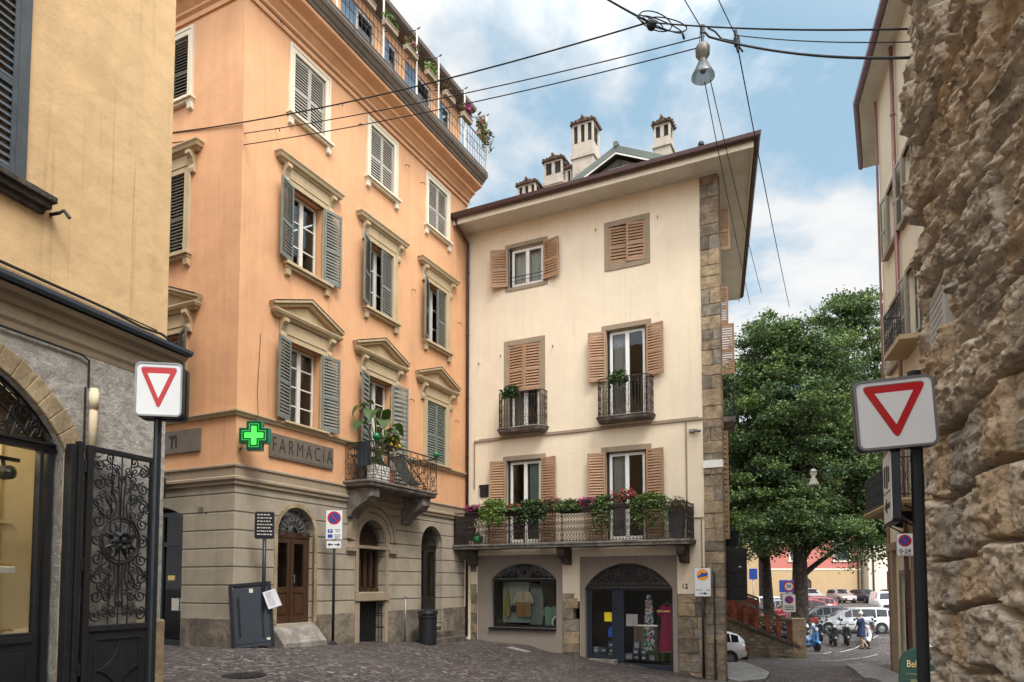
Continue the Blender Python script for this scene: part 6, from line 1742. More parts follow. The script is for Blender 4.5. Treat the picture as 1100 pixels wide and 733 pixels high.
plant('flower_trough', 'long trailing green plant hanging lowest on the balcony rail', 'planter', kb(5.15, 4.0, .72), KA, (.24, .15, .17), 480, .08, [L2, L3], [.55, .45], boxpot(.5, .18, .17, M['rubber']), .85, None, G)
plant('flower_trough', 'tall red and pink geraniums in front of the right balcony door', 'planter', kb(5.78, 4.02, .72), KA, (.38, .13, .22), 260, .075, md, [.6, .4], boxpot(.75, .18, .17, M['ironbrown']), .0, M['flower_red'], G, 46)
plant('flower_trough', 'broad variegated ivy curtain near the right end of the long balcony', 'planter', kb(6.62, 4.0, .72), KA, (.42, .15, .16), 620, .075, [L2, L3, L4], [.4, .4, .2], boxpot(.8, .18, .17, M['rubber']), .78, None, G)
def tallpot(r):
    b = MB(); b.prism([(-.17, -.85), (.17, -.85), (.24, 0), (-.24, 0)], -.17, .17, 'y'); b.box(-.26, .26, -.19, .19, -.05, .0); b.build('pot', simple('dark_grey_resin', (.06, .065, .075), .6), r, bevel=.01)
plant('potted_plant', 'tall dark grey pot with reddish plant at the right end of the long balcony', 'potted plant', kb(7.33, 3.82, .50), KA, (.30, .22, .22), 300, .09, [L2, M['flower_dry'], L3], [.35, .4, .25], tallpot, .1)
plant('potted_plant', 'brownish dry plant against the left end of the long balcony', 'potted plant', kb(.42, 3.5, .45), KA, (.26, .22, .38), 320, .10, [M['flower_dry'], L1], [.65, .35], roundpot(.2, .14, .42, M['plinth']))
gb = MB(); gb.ball((0, 0, .17), .17, 14, 8); gb.lathe([(.05, .31), (.05, .38), (.03, .38)], n=8); gbo = gb.build('watering_ball', M['greenglass'], None, smooth=True, loc=kb(.86, 2.94, .70)); tag(gbo, 'round bright green ball on the floor of the long balcony', 'ball')
plant('window_planter', 'dark hanging green plant on the left small bowed balcony', 'planter', kb(1.95, 7.93, .42), KA, (.30, .14, .14), 330, .08, [L1, L2], [.5, .5], boxpot(.6, .16, .15, M['rubber']), .28)
plant('window_planter', 'dark green bushy plant on the right small bowed balcony', 'planter', kb(5.58, 7.93, .42), KA, (.30, .14, .15), 360, .08, [L1, L2], [.55, .45], boxpot(.6, .16, .15, M['rubber']), .36)
fx, fy = flank(2.6, .3); q = Matrix.Rotation(KA, 3, 'Z') @ Vector((fx, fy, 0))
plant('potted_plant', 'bright green plant on the flank balcony of the cream house', 'potted plant', (KX+q.x, KY+q.y, 3.35), KA, (.4, .35, .45), 420, .11, br, [.5, .5], roundpot(.25, .2, .5, M['rubber']))
fx, fy = flank(1.3, .35); q = Matrix.Rotation(KA, 3, 'Z') @ Vector((fx, fy, 0))
hb = thing('dark_signboard', 'tall dark panel hung out from the flank of the cream house', 'panel', (KX+q.x, KY+q.y, 1.95), R(0))
b = MB(); b.box(-.34, .34, -.04, .04, -.80, .78); 
for i in range(4): b.box(-.34, .34, -.05, -.0405, -.78+i*.4, -.74+i*.4)
b.build('board', M['rubber'], hb, bevel=.01); b = MB(); b.tube([(-.5, 0, .7), (.3, 0, .7)], .02, 5); b.build('arm', M['iron'], hb)
b = MB(); b.box(.08, .16, -.056, -.0405, .2, .23); b.build('sticker', M['offwhite'], hb)

# orange balcony
def ob(u, w, z): x, y = oxy(u, w); return (x, y, z)
pt = thing('potted_plant', 'tall broad leaved plant with drooping leaves on the orange house balcony', 'potted plant', ob(4.35, .5, 4.34), OA)
b = MB(); b.lathe([(.16, 0), (.21, .38), (.23, .40), (.23, .44), (.19, .44), (.01, .40)], n=16); b.build('pot', M['terracotta'], pt)
b = MB(); lv = MB(); r = random.Random(3)
for (ax, ay, hh, ln) in ((-.75, -.35, 1.75, .62), (-.95, -.1, 1.45, .55), (-.3, -.35, 1.55, .5), (.35, .1, 2.0, .55), (.6, -.2, 1.6, .5), (.1, -.4, 1.35, .45), (-.55, .2, 1.95, .5), (.3, -.35, 1.2, .4), (-.15, .1, 2.1, .5), (.75, .1, 1.3, .4)):
    p0 = Vector((0, 0, .4)); p2 = Vector((ax*.72, ay*.72, hh)); p1 = Vector((ax*.15, ay*.15, hh*.8))
    cv = [(1-t)**2*p0+2*t*(1-t)*p1+t*t*p2 for t in [i/6 for i in range(7)]]; b.tube(cv, .014, 5)
    d = Vector((ax, ay, 0)).normalized(); s_ = Vector((-d.y, d.x, 0)); k = 8; rows = []
    for i in range(k+1):
        t = i/k; c = p2 + d*ln*t*.75 + Vector((0, 0, .10*math.sin(t*PI)-.55*ln*t*t)); w = ln*.34*math.sin(PI*min(1, t*.93+.05))**.8
        rows.append((c+s_*w+Vector((0, 0, .05)), c, c-s_*w+Vector((0, 0, .05))))
    for i in range(k):
        for j in range(2): lv.quad(rows[i][j], rows[i][j+1], rows[i+1][j+1], rows[i+1][j])
b.build('stem', L3, pt, smooth=True); lv.build('leaf', [leafmat('big_leaf', (.055, .10, .025), .3, .25)], pt, smooth=True, recalc=False)
lm = thing('lemon_tree', 'small lemon tree with yellow fruit behind the balcony railing', 'potted plant', ob(4.75, .55, 4.34), OA)
b = MB(); b.lathe([(.15, 0), (.2, .34), (.22, .36), (.22, .4), (.18, .4), (.01, .37)], n=16); b.build('pot', M['terracotta'], lm)
b = MB(); b.tube([(0, 0, .37), (.02, 0, .8), (.0, .02, 1.1)], .02, 6); b.build('trunk', M['bark'], lm)
leaf_mesh('foliage', blob_pts((0, 0, 1.2), (.36, .3, .34), 420, .25), .11, [L2, L3, L1], rng.choice(3, 420, p=[.45, .35, .2]), lm)
for (x, y, z) in ((-.22, -.26, 1.05), (-.08, -.3, 1.0), (.12, -.28, 1.06), (.02, -.31, 1.16), (.2, -.22, 1.18), (-.16, -.27, 1.22)):
    f = MB(); f.ball((x, y, z), .045, 8, 6, 0, 1.25); f.build('lemon', M['lemon'], lm, smooth=True)
wb = thing('planter_box', 'white slatted planter box behind the orange house balcony railing', 'planter', ob(4.15, .68, 4.34), OA)
b = MB()
for z in (0, .14, .28): b.box(-.3, .3, -.15, .15, z+.01, z+.13)
b.build('box', M['white'], wb, bevel=.008); leaf_mesh('foliage', blob_pts((0, 0, .5), (.28, .15, .14), 130, .2), .09, [L2, L3], rng.choice(2, 130), wb)
ch = thing('deck_chair', 'folding deck chair with pale turquoise striped cloth on the balcony', 'chair', ob(5.6, .62, 4.34), OA+R(80))
b = MB()
for x in (-.26, .26): b.tube([(x, -.5, .02), (x, .45, .85)], .018, 5); b.tube([(x*.9, .4, .02), (x*.9, -.45, .55)], .018, 5)
for p in ((-.5, .02), (.45, .85)): b.tube([(-.28, p[0], p[1]), (.28, p[0], p[1])], .018, 5)
b.build('frame', M['door'], ch)
tw_m = simple('turquoise_canvas', (.36, .60, .56), .8); ww_m = simple('white_canvas', (.66, .66, .6), .8); b = MB()
for i in range(8):
    for k in range(10):
        f = lambda t: (-.42+.85*t, .12+.72*t-.22*math.sin(PI*t)+.02)
        a, c = f(k/10), f((k+1)/10); x0 = -.23+i*.0575; b.quad((x0, a[0], a[1]), (x0+.0575, a[0], a[1]), (x0+.0575, c[0], c[1]), (x0, c[0], c[1]), i % 2)
b.build('sling_seat', [tw_m, ww_m], ch, recalc=False)
tbq = thing('balcony_table', 'small dark folding table at the left end of the balcony', 'table', ob(3.95, .3, 4.34), OA)
b = MB(); b.box(-.28, .28, -.2, .2, .66, .69); b.build('top', M['greyshut'], tbq, bevel=.005)
for s_ in (-1, 1): b = MB(); b.tube([(s_*.22, -.17, 0), (s_*.22, .17, .66)], .014, 5); b.tube([(s_*.2, .17, 0), (s_*.2, -.17, .66)], .014, 5); b.build('leg', M['iron'], tbq)
hs = thing('drying_cloths', 'dark cloth hung over the left corner of the balcony railing', 'cloth', ob(3.60, .55, 5.3), OA-PI/2)
b = MB(); 
for i in range(12):
    x0, x1 = -.12+i*.033, -.12+(i+1)*.033; q0, q1 = .012*math.sin(i*1.5), .012*math.sin((i+1)*1.5)
    b.quad((x0, -.02+q0, -.62), (x1, -.02+q1, -.62), (x1, -.01, .03), (x0, -.01, .03)); b.quad((x0, -.01, .03), (x1, -.01, .03), (x1, .05, -.3), (x0, .05, -.3))
b.build('cloth', simple('navy_cloth', (.02, .024, .032), .9), hs, recalc=False)
for (u, w, lab) in ((3.72, .92, 'green glass ball on the left end of the orange balcony railing'), (6.6, .92, 'green glass ball on the right end of the orange balcony railing')):
    b = MB(); b.ball((0, 0, .12), .10, 12, 8); b.lathe([(.03, 0), (.05, .02), (.03, .04)], n=8); o = b.build('rail_finial_ball', M['greenglass'], None, smooth=True, loc=ob(u, w, 5.33)); tag(o, lab, 'ornament')

# terrace flower boxes
GT = 'flower boxes along the roof terrace rail'
labs = ['roof terrace flower box with grey-blue foliage, leftmost above the cornice', 'roof terrace flower box with sparse pale leaves above second window', 'roof terrace flower box with a row of pink blooms at its middle', 'roof terrace flower box with yellow-green tuft right of middle', 'roof terrace flower box with dry red twigs above the third window', 'roof terrace flower box with mauve blooms near the right end', 'large overgrown roof terrace box with dry grasses at the right end']
for i, (u, lab) in enumerate(zip((3.3, 4.3, 5.3, 6.4, 7.4, 8.5, 9.55), labs)):
    ms = [[L2, M['greyshut']], [L2, L3], [L2, L3], [L3, L4], [M['flower_dry'], L1], [L2, M['flower_dry']], [M['flower_dry'], L3, L2]][i]
    fl = [None, None, M['flower_pink'], None, None, M['flower_magenta'], M['flower_pink']][i]
    x, y = oxy(u, .80)
    plant('flower_box', lab, 'planter', (x, y, 17.02), OA, (.34, .14, .2 if i < 6 else .42), 130 if i < 6 else 340, .10, ms, [1/len(ms)]*len(ms), boxpot(.56, .17, .15, M['greytrim']), .0 if i < 6 else .6, fl, GT, 14)

# clothes in the shop windows
def garment(name, label, loc, rotz, m, kind, s=1.0, m2=None):
    r = thing(name, label, 'garment', loc, rotz)
    b = MB()
    if kind == 'shirt': pts = [(-.10, 0), (-.06, -.05), (.06, -.05), (.10, 0), (.22, -.05), (.33, -.30), (.24, -.36), (.20, -.26), (.21, -.68), (-.21, -.68), (-.20, -.26), (-.24, -.36), (-.33, -.30), (-.22, -.05)]
    elif kind == 'dress': pts = [(-.09, 0), (0, -.07), (.09, 0), (.16, -.02), (.28, -.28), (.22, -.34), (.17, -.26), (.16, -.5), (.24, -1.15), (.22, -1.32), (-.22, -1.32), (-.24, -1.15), (-.16, -.5), (-.17, -.26), (-.22, -.34), (-.28, -.28), (-.16, -.02)]
    elif kind == 'scarf': pts = [(-.05, .15), (.05, .15), (.10, -.1), (.12, -.5), (.17, -1.3), (.02, -1.45), (-.15, -1.35), (-.13, -.6), (-.10, -.1)]
    else: pts = [(-.05, 0), (.05, 0), (.09, -.3), (.13, -.9), (.02, -1.0), (-.12, -.92), (-.10, -.4)]
    pts = [(p[0]*s, p[1]*s) for p in pts]
    b.prism(pts, -.04*s, .04*s, 'y'); o = b.build('cloth', m, r, bevel=.02*s)
    if m2 is not None:
        b = MB(); b.prism([(-.19*s, -.30*s), (.19*s, -.30*s), (.2*s, -.69*s), (-.2*s, -.69*s)], -.046*s, -.0405*s, 'y'); b.build('apron', m2, r)
    b = MB(); b.tube([(-.14*s, 0, -.03*s), (0, 0, .05*s), (.14*s, 0, -.03*s)], .008, 4); b.tube([(0, 0, .05*s), (0, 0, .12*s)], .006, 4); b.build('hanger', M['grey_metal'], r)
    return r
def kp(u, w, z): x, y = kxy(u, w); return (x, y, z)
garment('hanging_scarf', 'yellow scarf hanging at the left of the arched shop window', kp(1.36, -.42, 1.45), KA, cloth('mustard_cloth', (.42, .33, .10)), 'strip', .95)
garment('hanging_shirt', 'tan and cream shirt hanging in the arched shop window', kp(1.98, -.42, 1.42), KA, cloth('cream_cloth', (.58, .50, .34)), 'shirt', 1.25, cloth('tan_cloth', (.36, .20, .07)))
garment('folded_shirt', 'mint green shirt standing at the right of the arched shop window', kp(2.92, -.5, .93), KA, cloth('mint_cloth', (.20, .36, .26)), 'shirt', .95)
bg_ = thing('handbag', 'small black shoulder bag hanging between scarf and shirt', 'bag', kp(1.64, -.40, 1.40), KA)
b = MB(); b.tube([(-.07, 0, -.50), (-.02, 0, .0), (.02, 0, .0), (.07, 0, -.50)], .008, 4); b.build('strap', M['rubber'], bg_); b = MB(); b.prism(rrect(-.11, .11, -.70, -.48, .07), -.04, .04, 'y'); b.build('body', M['rubber'], bg_, bevel=.01)
wc = thing('display_disc', 'white rimmed dark plate beside the mint green shirt', 'display plate', kp(3.18, -.45, .42), KA)
b = MB(); disc(b, 0, 0, .2, -.01, .01); b.build('plate', M['white'], wc); b = MB(); disc(b, .03, -.02, .17, -.015, -.0102); b.build('centre', M['rubber'], wc)
def pattern_mat():
    m, nt, n, l, b = nmat('floral_scarf_cloth'); v = coords(nt, (1, 1, 1), rnd=False)
    vo = n.new('ShaderNodeTexVoronoi'); vo.inputs['Scale'].default_value = 16; l.new(v, vo.inputs['Vector'])
    sp = n.new('ShaderNodeSeparateColor'); l.new(vo.outputs['Color'], sp.inputs[0])
    l.new(ramp(nt, sp.outputs[0], [(.0, (.03, .08, .09)), (.3, (.12, .32, .33)), (.55, (.50, .60, .56)), (.8, (.55, .16, .14)), (.95, (.6, .55, .45))]), b.inputs['Base Color']); b.inputs['Roughness'].default_value = .85
    n.get('Color Ramp').color_ramp.interpolation = 'CONSTANT'
    return m
garment('hanging_scarf', 'patterned pale turquoise scarf hanging in the shop entrance window', kp(6.22, -.45, 1.15), KA, pattern_mat(), 'scarf', 1.12)
garment('hanging_dress', 'plain crimson dress hanging at the right of the shop entrance', kp(6.78, -.45, 1.02), KA, cloth('crimson_cloth', (.34, .012, .085)), 'dress', 1.12)
r = random.Random(8); k = 0
bxm = [simple('blue_carton', (.06, .10, .17), .6), simple('pale_carton', (.30, .33, .36), .6), simple('dark_carton', (.03, .035, .045), .6)]
for (u0, u1, w0) in ((4.5, 5.2, -.5), (5.55, 6.5, -.5)):
    u = u0
    while u < u1:
        zz = -.69 if u > 5.3 else -.69
        for lev in range(r.choice((1, 2, 2, 3)) if u < 5.9 else r.choice((1, 2))):
            x, y = kxy(u, w0-.1*r.random()); b = MB(); wd = r.uniform(.16, .24); hh = .17
            b.box(-wd/2, wd/2, -.1, .1, 0, hh); b.box(-wd/2-.004, wd/2+.004, -.104, .104, hh-.05, hh+.004, 0)
            o = b.build('shoe_box', bxm[k % 3], None, loc=(x, y, zz+lev*.18), rotz=KA, bevel=.004)
            lab_ = MB(); lab_.box(-.05, .05, -.107, -.1045, .04, .1); lo_ = lab_.build('paper_tag', M['offwhite'], o)
            tag(o, 'small stacked carton on the floor inside the dark shop entrance', 'box', 'small stacked cartons inside the shop entrance'); k += 1
        u += .25
for (u, s_, lab) in ((6.35, .32, 'left of two green stools low inside the shop entrance window'), (6.78, .30, 'right of two green stools low inside the shop entrance window')):
    gs = thing('stool', lab, 'stool', kp(u, -.42, -.69), KA); gm = simple('green_paint', (.08, .17, .035), .5)
    b = MB(); b.box(-.15, .15, -.13, .13, s_-.03, s_); b.build('seat', gm, gs, bevel=.006)
    for sx_ in (-1, 1):
        for sy_ in (-1, 1): b = MB(); b.tube([(sx_*.14, sy_*.11, 0), (sx_*.11, sy_*.09, s_-.03)], .016, 5); b.build('leg', gm, gs)
# jewellery in the lit window
for (u, w, z, lab) in ((-1.82, -.50, 1.805, 'gold trinket stand on the white shelf of the jewellery window'), (-1.88, -.36, 1.105, 'pile of gold chains on the floor of the jewellery window')):
    x, y = lxy(u, w); jt = thing('gold_jewellery', lab, 'jewellery', (x, y, z), LA_)
    b = MB(); r = random.Random(2)
    for i in range(14):
        a = r.uniform(0, 6.28); d = r.uniform(0, .16); cx_, cy_ = d*math.cos(a), d*math.sin(a); b.tube([(cx_+.035*math.cos(t), cy_+.035*math.sin(t), .012+.02*r.random()+.05*(.16-d)) for t in [2*PI*q_/8 for q_ in range(8)]], .008, 4, True)
    b.build('chains', simple('gold', (.75, .5, .15), .3, .9), jt); b = MB(); b.lathe([(.10, 0), (.09, .02), (.04, .03), (.035, .09), (.06, .1), (.01, .12)], n=10); b.build('stand', M['offwhite'], jt)
# ------------------------------------------------------------------ trees
def tree(name, label, x, y, height, tr, lean, boughs, blobs, per, leaf, w, seed, drop=()):
    global rng
    rng = np.random.default_rng(seed); r = random.Random(seed)
    zb = gz(x, y); t = thing(name, label, 'tree', (x, y, zb))
    b = MB(); top = Vector((lean[0], lean[1], height*.62))
    pts = [Vector((0, 0, -.2)), Vector((0, 0, .15)), Vector((lean[0]*.15, lean[1]*.15, height*.12)), Vector((lean[0]*.35, lean[1]*.35, height*.27)), Vector((lean[0]*.7, lean[1]*.7, height*.45)), top]
    b.tube(pts, [tr*1.5, tr*1.2, tr, tr*.85, tr*.5, tr*.2], 12)
    b.build('trunk', M['bark'], t, smooth=True)
    lm = MB()
    for (cx, cy, cz, rad) in boughs:
        hs = r.uniform(.16, .36)*height; s = Vector((lean[0]*hs/height, lean[1]*hs/height, min(hs, cz*.8))); e = Vector((cx, cy, cz))
        m = s.lerp(e, .5)+Vector((r.uniform(-.4, .4), r.uniform(-.4, .4), .5))
        cv = [(1-q)**2*s+2*q*(1-q)*m+q*q*e for q in [i/7 for i in range(8)]]
        lm.tube(cv, [tr*.42*(1-i/9) for i in range(8)], 7)
        for k in range(5):
            a = cv[3+k % 4]; d = e+Vector((r.uniform(-1, 1), r.uniform(-1, 1), r.uniform(-.6, 1)))*rad*.8
            lm.tube([a, a.lerp(d, .5)+Vector((0, 0, .2)), d], [tr*.14, tr*.09, .02], 5)
    lm.build('limb', M['bark'], t, smooth=True)
    P = []; I = []
    for (cx, cy, cz, rad) in boughs:
        nb = max(5, int(blobs*rad*rad/9))
        d = rng.normal(size=(nb, 3)); d /= np.linalg.norm(d, axis=1)[:, None]
        C_ = np.array([cx, cy, cz])+d*(rad*(.35+.62*rng.random(nb)**.7))[:, None]*np.array([1, 1, .88])
        for c in C_:
            tone = rng.choice(3, p=w); R0 = rng.uniform(.5, .95)
            e = rng.normal(size=(11, 3)); e /= np.linalg.norm(e, axis=1)[:, None]; e[:, 2] = np.where(e[:, 2] < -.2, -e[:, 2]*.6, e[:, 2])
            for k in c+e*R0*np.array([1, 1, .62])*(.55+.5*rng.random((11, 1))):
                n = int(per*(.5+rng.random())); br = R0*.34
                P.append(k+rng.normal(size=(n, 3))*np.array([br, br, br*.55]))
                I.append(np.where(rng.random(n) < .6, tone, rng.choice(3, n, p=w)))
    for (cx, cy, cz, L_) in drop:          # hanging sprays under the crown
        for k in range(8):
            n = int(90*.8); s = rng.random(n)
            q = np.stack([cx+rng.normal(0, .3, n)+rng.normal()*.5, cy+rng.normal(0, .4, n), cz-s*L_+rng.normal(0, .12, n)], 1); P.append(q); I.append(rng.choice(3, n, p=w))
    leaf_mesh('crown', np.concatenate(P), leaf, [L1, L2, L3], np.concatenate(I), t, .62, .3)
    return t
# crown lobes are (dx, dy, height, radius)
tree('plane_tree', 'largest full leafed plane tree with thick dark trunk at the car park', 16.2, 40, 19.5, .43, (.3, 0),
  [(.2,0,8.2,2.8),(-2.6,.3,8.8,2.6),(2.7,.2,8.0,2.5),(-3.0,-.2,12.0,2.5),(-.4,-1,12.2,2.9),(2.4,.2,12.2,2.7),(-1.2,.3,15.6,2.4),(1.3,0,15.4,2.3),(3.9,0,9.9,1.9),(-1.2,.3,17.4,1.7),(-2.6,.6,14.6,1.9),(4.0,.3,7.0,1.6),(-1.5,-1.5,6.8,1.7),(.6,1,9.6,2.3),(-1.2,1,9.4,2.2),(2.2,1,10,2.2),(.2,-1.2,6.4,1.6),(-2.6,-1.4,5.7,1.2),(1.7,-1.9,5.5,1.2),(3.2,-1.5,5.6,1.3),(4.4,-.8,6.0,1.2),(-1.0,-1.8,5.7,1.0)], 54, 30, .165, [.26, .40, .34], 5,
  [(3.2,-1,6.6,2.6),(2.0,-1.5,6.4,2.2),(4.3,-.5,6.6,2.3),(-2.4,-1,6.6,1.9),(.9,-1.6,6.2,1.7),(2.6,-1,6.5,2.9),(-1.6,-1,6.4,1.8),(3.8,-1,7,2.4),(-2.9,-1.4,7,2.6),(-.8,-1.6,6.8,1.9),(1.6,-1.8,6.6,2.4),(4.6,-1.2,7,2.9),(-2.2,-1.8,6.6,2.2)])
tree('plane_tree', 'taller paler plane tree rising behind at the right by the pale house', 25.2, 46.5, 22.5, .42, (.2, 0),
  [(-3.0,0,17.6,2.9),(-1.4,0,20.4,2.0),(-3.8,.4,20.4,1.9),(-.9,0,14.4,2.6),(-4.4,0,13.5,2.6),(-2.2,0,11.2,2.4),(-.4,0,17.2,1.7),(-1.5,0,8.2,2.0)], 42, 28, .18, [.30, .40, .30], 9)
tree('plane_tree', 'second plane tree left of the largest, its trunk half as thick', 15.6, 43.0, 18.5, .30, (-.6, 0),
  [(-1.6,0,10.5,2.5),(-2.0,0,13.9,2.2),(-.5,.5,15.6,2.2),(-2.9,0,8.0,2.0),(-.6,0,7.4,1.8)], 34, 28, .17, [.30, .42, .28], 13, [(-2.0,-.8,6.6,2.4),(-.5,-.8,6.6,2.0),(-1.2,-1.5,6.8,2.2),(-3.0,-1,6.8,2.3),(.4,-1,6.6,2.2)])
tree('plane_tree', 'leftmost plane tree half hidden behind the cream house', 15.2, 49.5, 18, .28, (0, 0),
  [(-1.4,0,8.5,2.6),(-.6,0,12.5,2.6),(.6,0,9.5,2.3),(-2.0,0,15.3,1.9),(-2.6,0,11,1.8)], 32, 28, .18, [.36, .40, .24], 17)
rng = np.random.default_rng(40)
for (x, y, rad, lab, ms) in ((12.9, 36.5, (1.1, .8, .75), 'dark reddish shrub behind the parapet wall near the cream house', [M['flower_dry'], L1]), (14.6, 52, (1.6, 1, .9), 'low green hedge bush beneath the trees', [L1, L2])):
    bsx = thing('shrub', lab, 'shrub', (x, y, gz(x, y)+.3)); b = MB()
    for i in range(7): b.tube([(0, 0, -.6), (rad[0]*.6*math.cos(i), rad[1]*.6*math.sin(i), rad[2]*.9)], [.03, .01], 4)
    b.build('stem', M['bark'], bsx); leaf_mesh('foliage', blob_pts((0, 0, rad[2]*.7), rad, 1500, .3), .17, ms, rng.choice(2, 1500), bsx)

# ------------------------------------------------------------------ buildings closing the square
BY = 80
back = thing('far_building', 'pink and ochre building closing the far side of the car park', 'building', (29, BY, gz(32, BY)))
ops_ = [(x, x+1.6, 4.6, 7.6, 0) for x in (2.5, 7.5, 12.5, 17.5, 22.6, 27.5, 33)] + [(x, x+1.5, 9.6, 12, 0) for x in (2.5, 7.5, 12.5, 17.5, 22.6, 27.5, 33)]
op2 = [(3.2, 4.8, -.5, 2.7, .5), (9.2, 10.8, .8, 2.4, 0), (17.0, 18.8, -.5, 2.8, .0), (24.8, 26.2, .9, 2.4, 0), (31, 32.6, -.5, 2.6, 0)]
w_ = MB(); wall_panel(w_, 0, 10.4, 3.6, 14, 0, [o for o in ops_ if o[1] < 10.4], .3); w_.build('wall', M['pinkwall'], back, recalc=False)
w_ = MB(); wall_panel(w_, 0, 10.4, -1.5, 3.6, -.02, [o for o in op2 if o[1] < 10.4], .3); w_.build('ground_floor_wall', M['yellowwall'], back, recalc=False)
w_ = MB(); w_.box(0, 10.4, .35, 9, -1.5, 13.9); w_.build('core_wall', M['dark'], back)
w_ = MB(); w_.box(0, 10.4, -.07, .0, 3.52, 3.7); w_.box(-.3, 10.6, -.8, 9, 14.001, 14.3); w_.build('string_course', M['whitetrim'], back)
w_ = MB(); w_.tube([(10.1, -.12, 14), (10.1, -.12, -.5)], .09, 6); w_.build('downpipe', M['gutter'], back)
for o in ops_:
    if o[1] > 10.4: continue
    r = win_root(back, (o[0]+o[1])/2); hw = (o[1]-o[0])/2
    f = MB(); f.box(-hw-.2, -hw, -.06, .05, o[2], o[3]+.2); f.box(hw, hw+.2, -.06, .05, o[2], o[3]+.2); f.box(-hw, hw, -.06, .05, o[3], o[3]+.2); f.box(-hw-.3, hw+.3, -.12, .05, o[2]-.15, o[2]); f.build('frame', M['whitetrim'], r)
    shutter(r, 1, hw, o[3]-o[2], -hw, o[2], M['darkshut'], .02, 20); shutter(r, -1, hw, o[3]-o[2], hw, o[2], M['darkshut'], .02, 20)
for o in op2:
    if o[1] > 10.4: continue
    w_ = MB(); w_.box(o[0], o[1], .15, .2, o[2], o[3]); w_.build('door' if o[2] < 0 else 'shutter', M['door'], back)
b2 = thing('far_building', 'cream building with pale corner beside the pink and ochre one', 'building', (39.7, BY-1.2, gz(40, BY)))
w_ = MB(); wall_panel(w_, 0, 26, -1.5, 15, 0, [(x, x+1.4, z, z+2.4, 0) for x in (2, 6, 10, 14, 18) for z in (1, 5, 9)], .3); w_.quad((0, 0, -1.5), (0, 9, -1.5), (0, 9, 15), (0, 0, 15)); w_.build('wall', M['whitetrim'], b2, recalc=False)
w_ = MB(); w_.box(.2, 26, .33, 9, -1.5, 14.9); w_.build('core_wall', M['dark'], b2)
w_ = MB(); w_.box(-.5, 26.5, -.7, 9, 15.002, 15.3); w_.build('roof', M['tile'], b2)
w_ = MB(); w_.tube([(.5, -.1, 15), (.5, -.1, -1)], .1, 6); w_.build('downpipe', M['gutter'], b2)
b3 = thing('far_building', 'ochre building glimpsed between the tree trunks', 'building', (2.0, 66, gz(9, 66)))
w_ = MB(); wall_panel(w_, 0, 21, -2, 8.5, 0, [(x, x+1.2, 1.2, 3.2, 0) for x in (8.5, 12.3, 15.8, 18.6)] + [(x, x+1.2, 5.0, 7.0, 0) for x in (8.5, 12.3, 15.8, 18.6)], .3); w_.quad((21, 0, -2), (21, 9, -2), (21, 9, 8.5), (21, 0, 8.5)); w_.build('wall', M['yellowwall'], b3, recalc=False)
w_ = MB(); w_.box(.1, 20.9, .33, 9, -2, 8.4); w_.build('core_wall', M['dark'], b3); w_ = MB(); w_.box(-.5, 21.4, -.6, 9, 8.502, 8.75); w_.build('roof', M['tile'], b3)

# ------------------------------------------------------------------ parapet wall of the ramp
pw = thing('parapet_wall', 'sloping rubble parapet wall with red brick pilasters and coping beside the car park', 'wall', (7.6, 28.1, 0), math.atan2(-.95, 3.2))
PWL = 3.45
base_top = lambda s: .60-.40*s
b = MB(); b.prism([(-3.5, -3), (PWL, -3), (PWL, base_top(PWL)), (-3.5, base_top(-3.5))], 0, .5, 'y'); b.build('rubble_base', STONES[3], pw)
masonry_rows = MB(); r = random.Random(6)
z = -2.6
while z < 2.2:
    s = -3.5; h = r.uniform(.09, .17)
    while s < PWL:
        w = r.uniform(.14, .42)
        if z+h < base_top(s+w)-.02 and z+h < base_top(s)-.02: p = r.uniform(.0, .05); masonry_rows.box(s+.008, min(s+w, PWL)-.008, -p-.01, .1, z+.008, z+h-.008, r.choice((0, 2, 3, 3, 0)))
        s += w
    z += h
masonry_rows.build('rubble_facing', STONES, pw, bevel=.01)
b = MB(); b.prism([(-3.5, base_top(-3.5)+.0), (PWL+.05, base_top(PWL)+.0), (PWL+.05, base_top(PWL)+.1), (-3.5, base_top(-3.5)+.1)], -.12, .55, 'y'); b.build('ledge', M['plinth'], pw)
for i in range(17):
    s = -3.3+i*.405
    if s > PWL-.1: break
    zt = base_top(s)+.1; b = MB(); b.box(s-.085, s+.085, .05, .32, zt-.05, zt+.74); b.box(s-.10, s+.10, .03, .34, zt+.66, zt+.78); b.build('brick_pilaster', M['brick'], pw, bevel=.008)
b = MB(); b.prism([(-3.5, base_top(-3.5)+.86), (PWL, base_top(PWL)+.86), (PWL, base_top(PWL)+.96), (-3.5, base_top(-3.5)+.96)], .0, .38, 'y'); b.build('coping', M['plinth'], pw)
b = MB(); b.box(PWL-.2, PWL+.28, -.05, .5, -2, base_top(PWL)+1.12); b.build('end_pier', STONES[1], pw, bevel=.02)
b = MB(); b.prism([(-3.5, 3.1), (2.1, 1.02), (2.1, 1.12), (-3.5, 3.26)], .75, 1.25, 'y'); b.prism([(-3.5, -2), (2.1, -2), (2.1, 1.0), (-3.5, 3.08)], .8, 1.2, 'y'); b.build('brick_coping', M['brick'], pw)

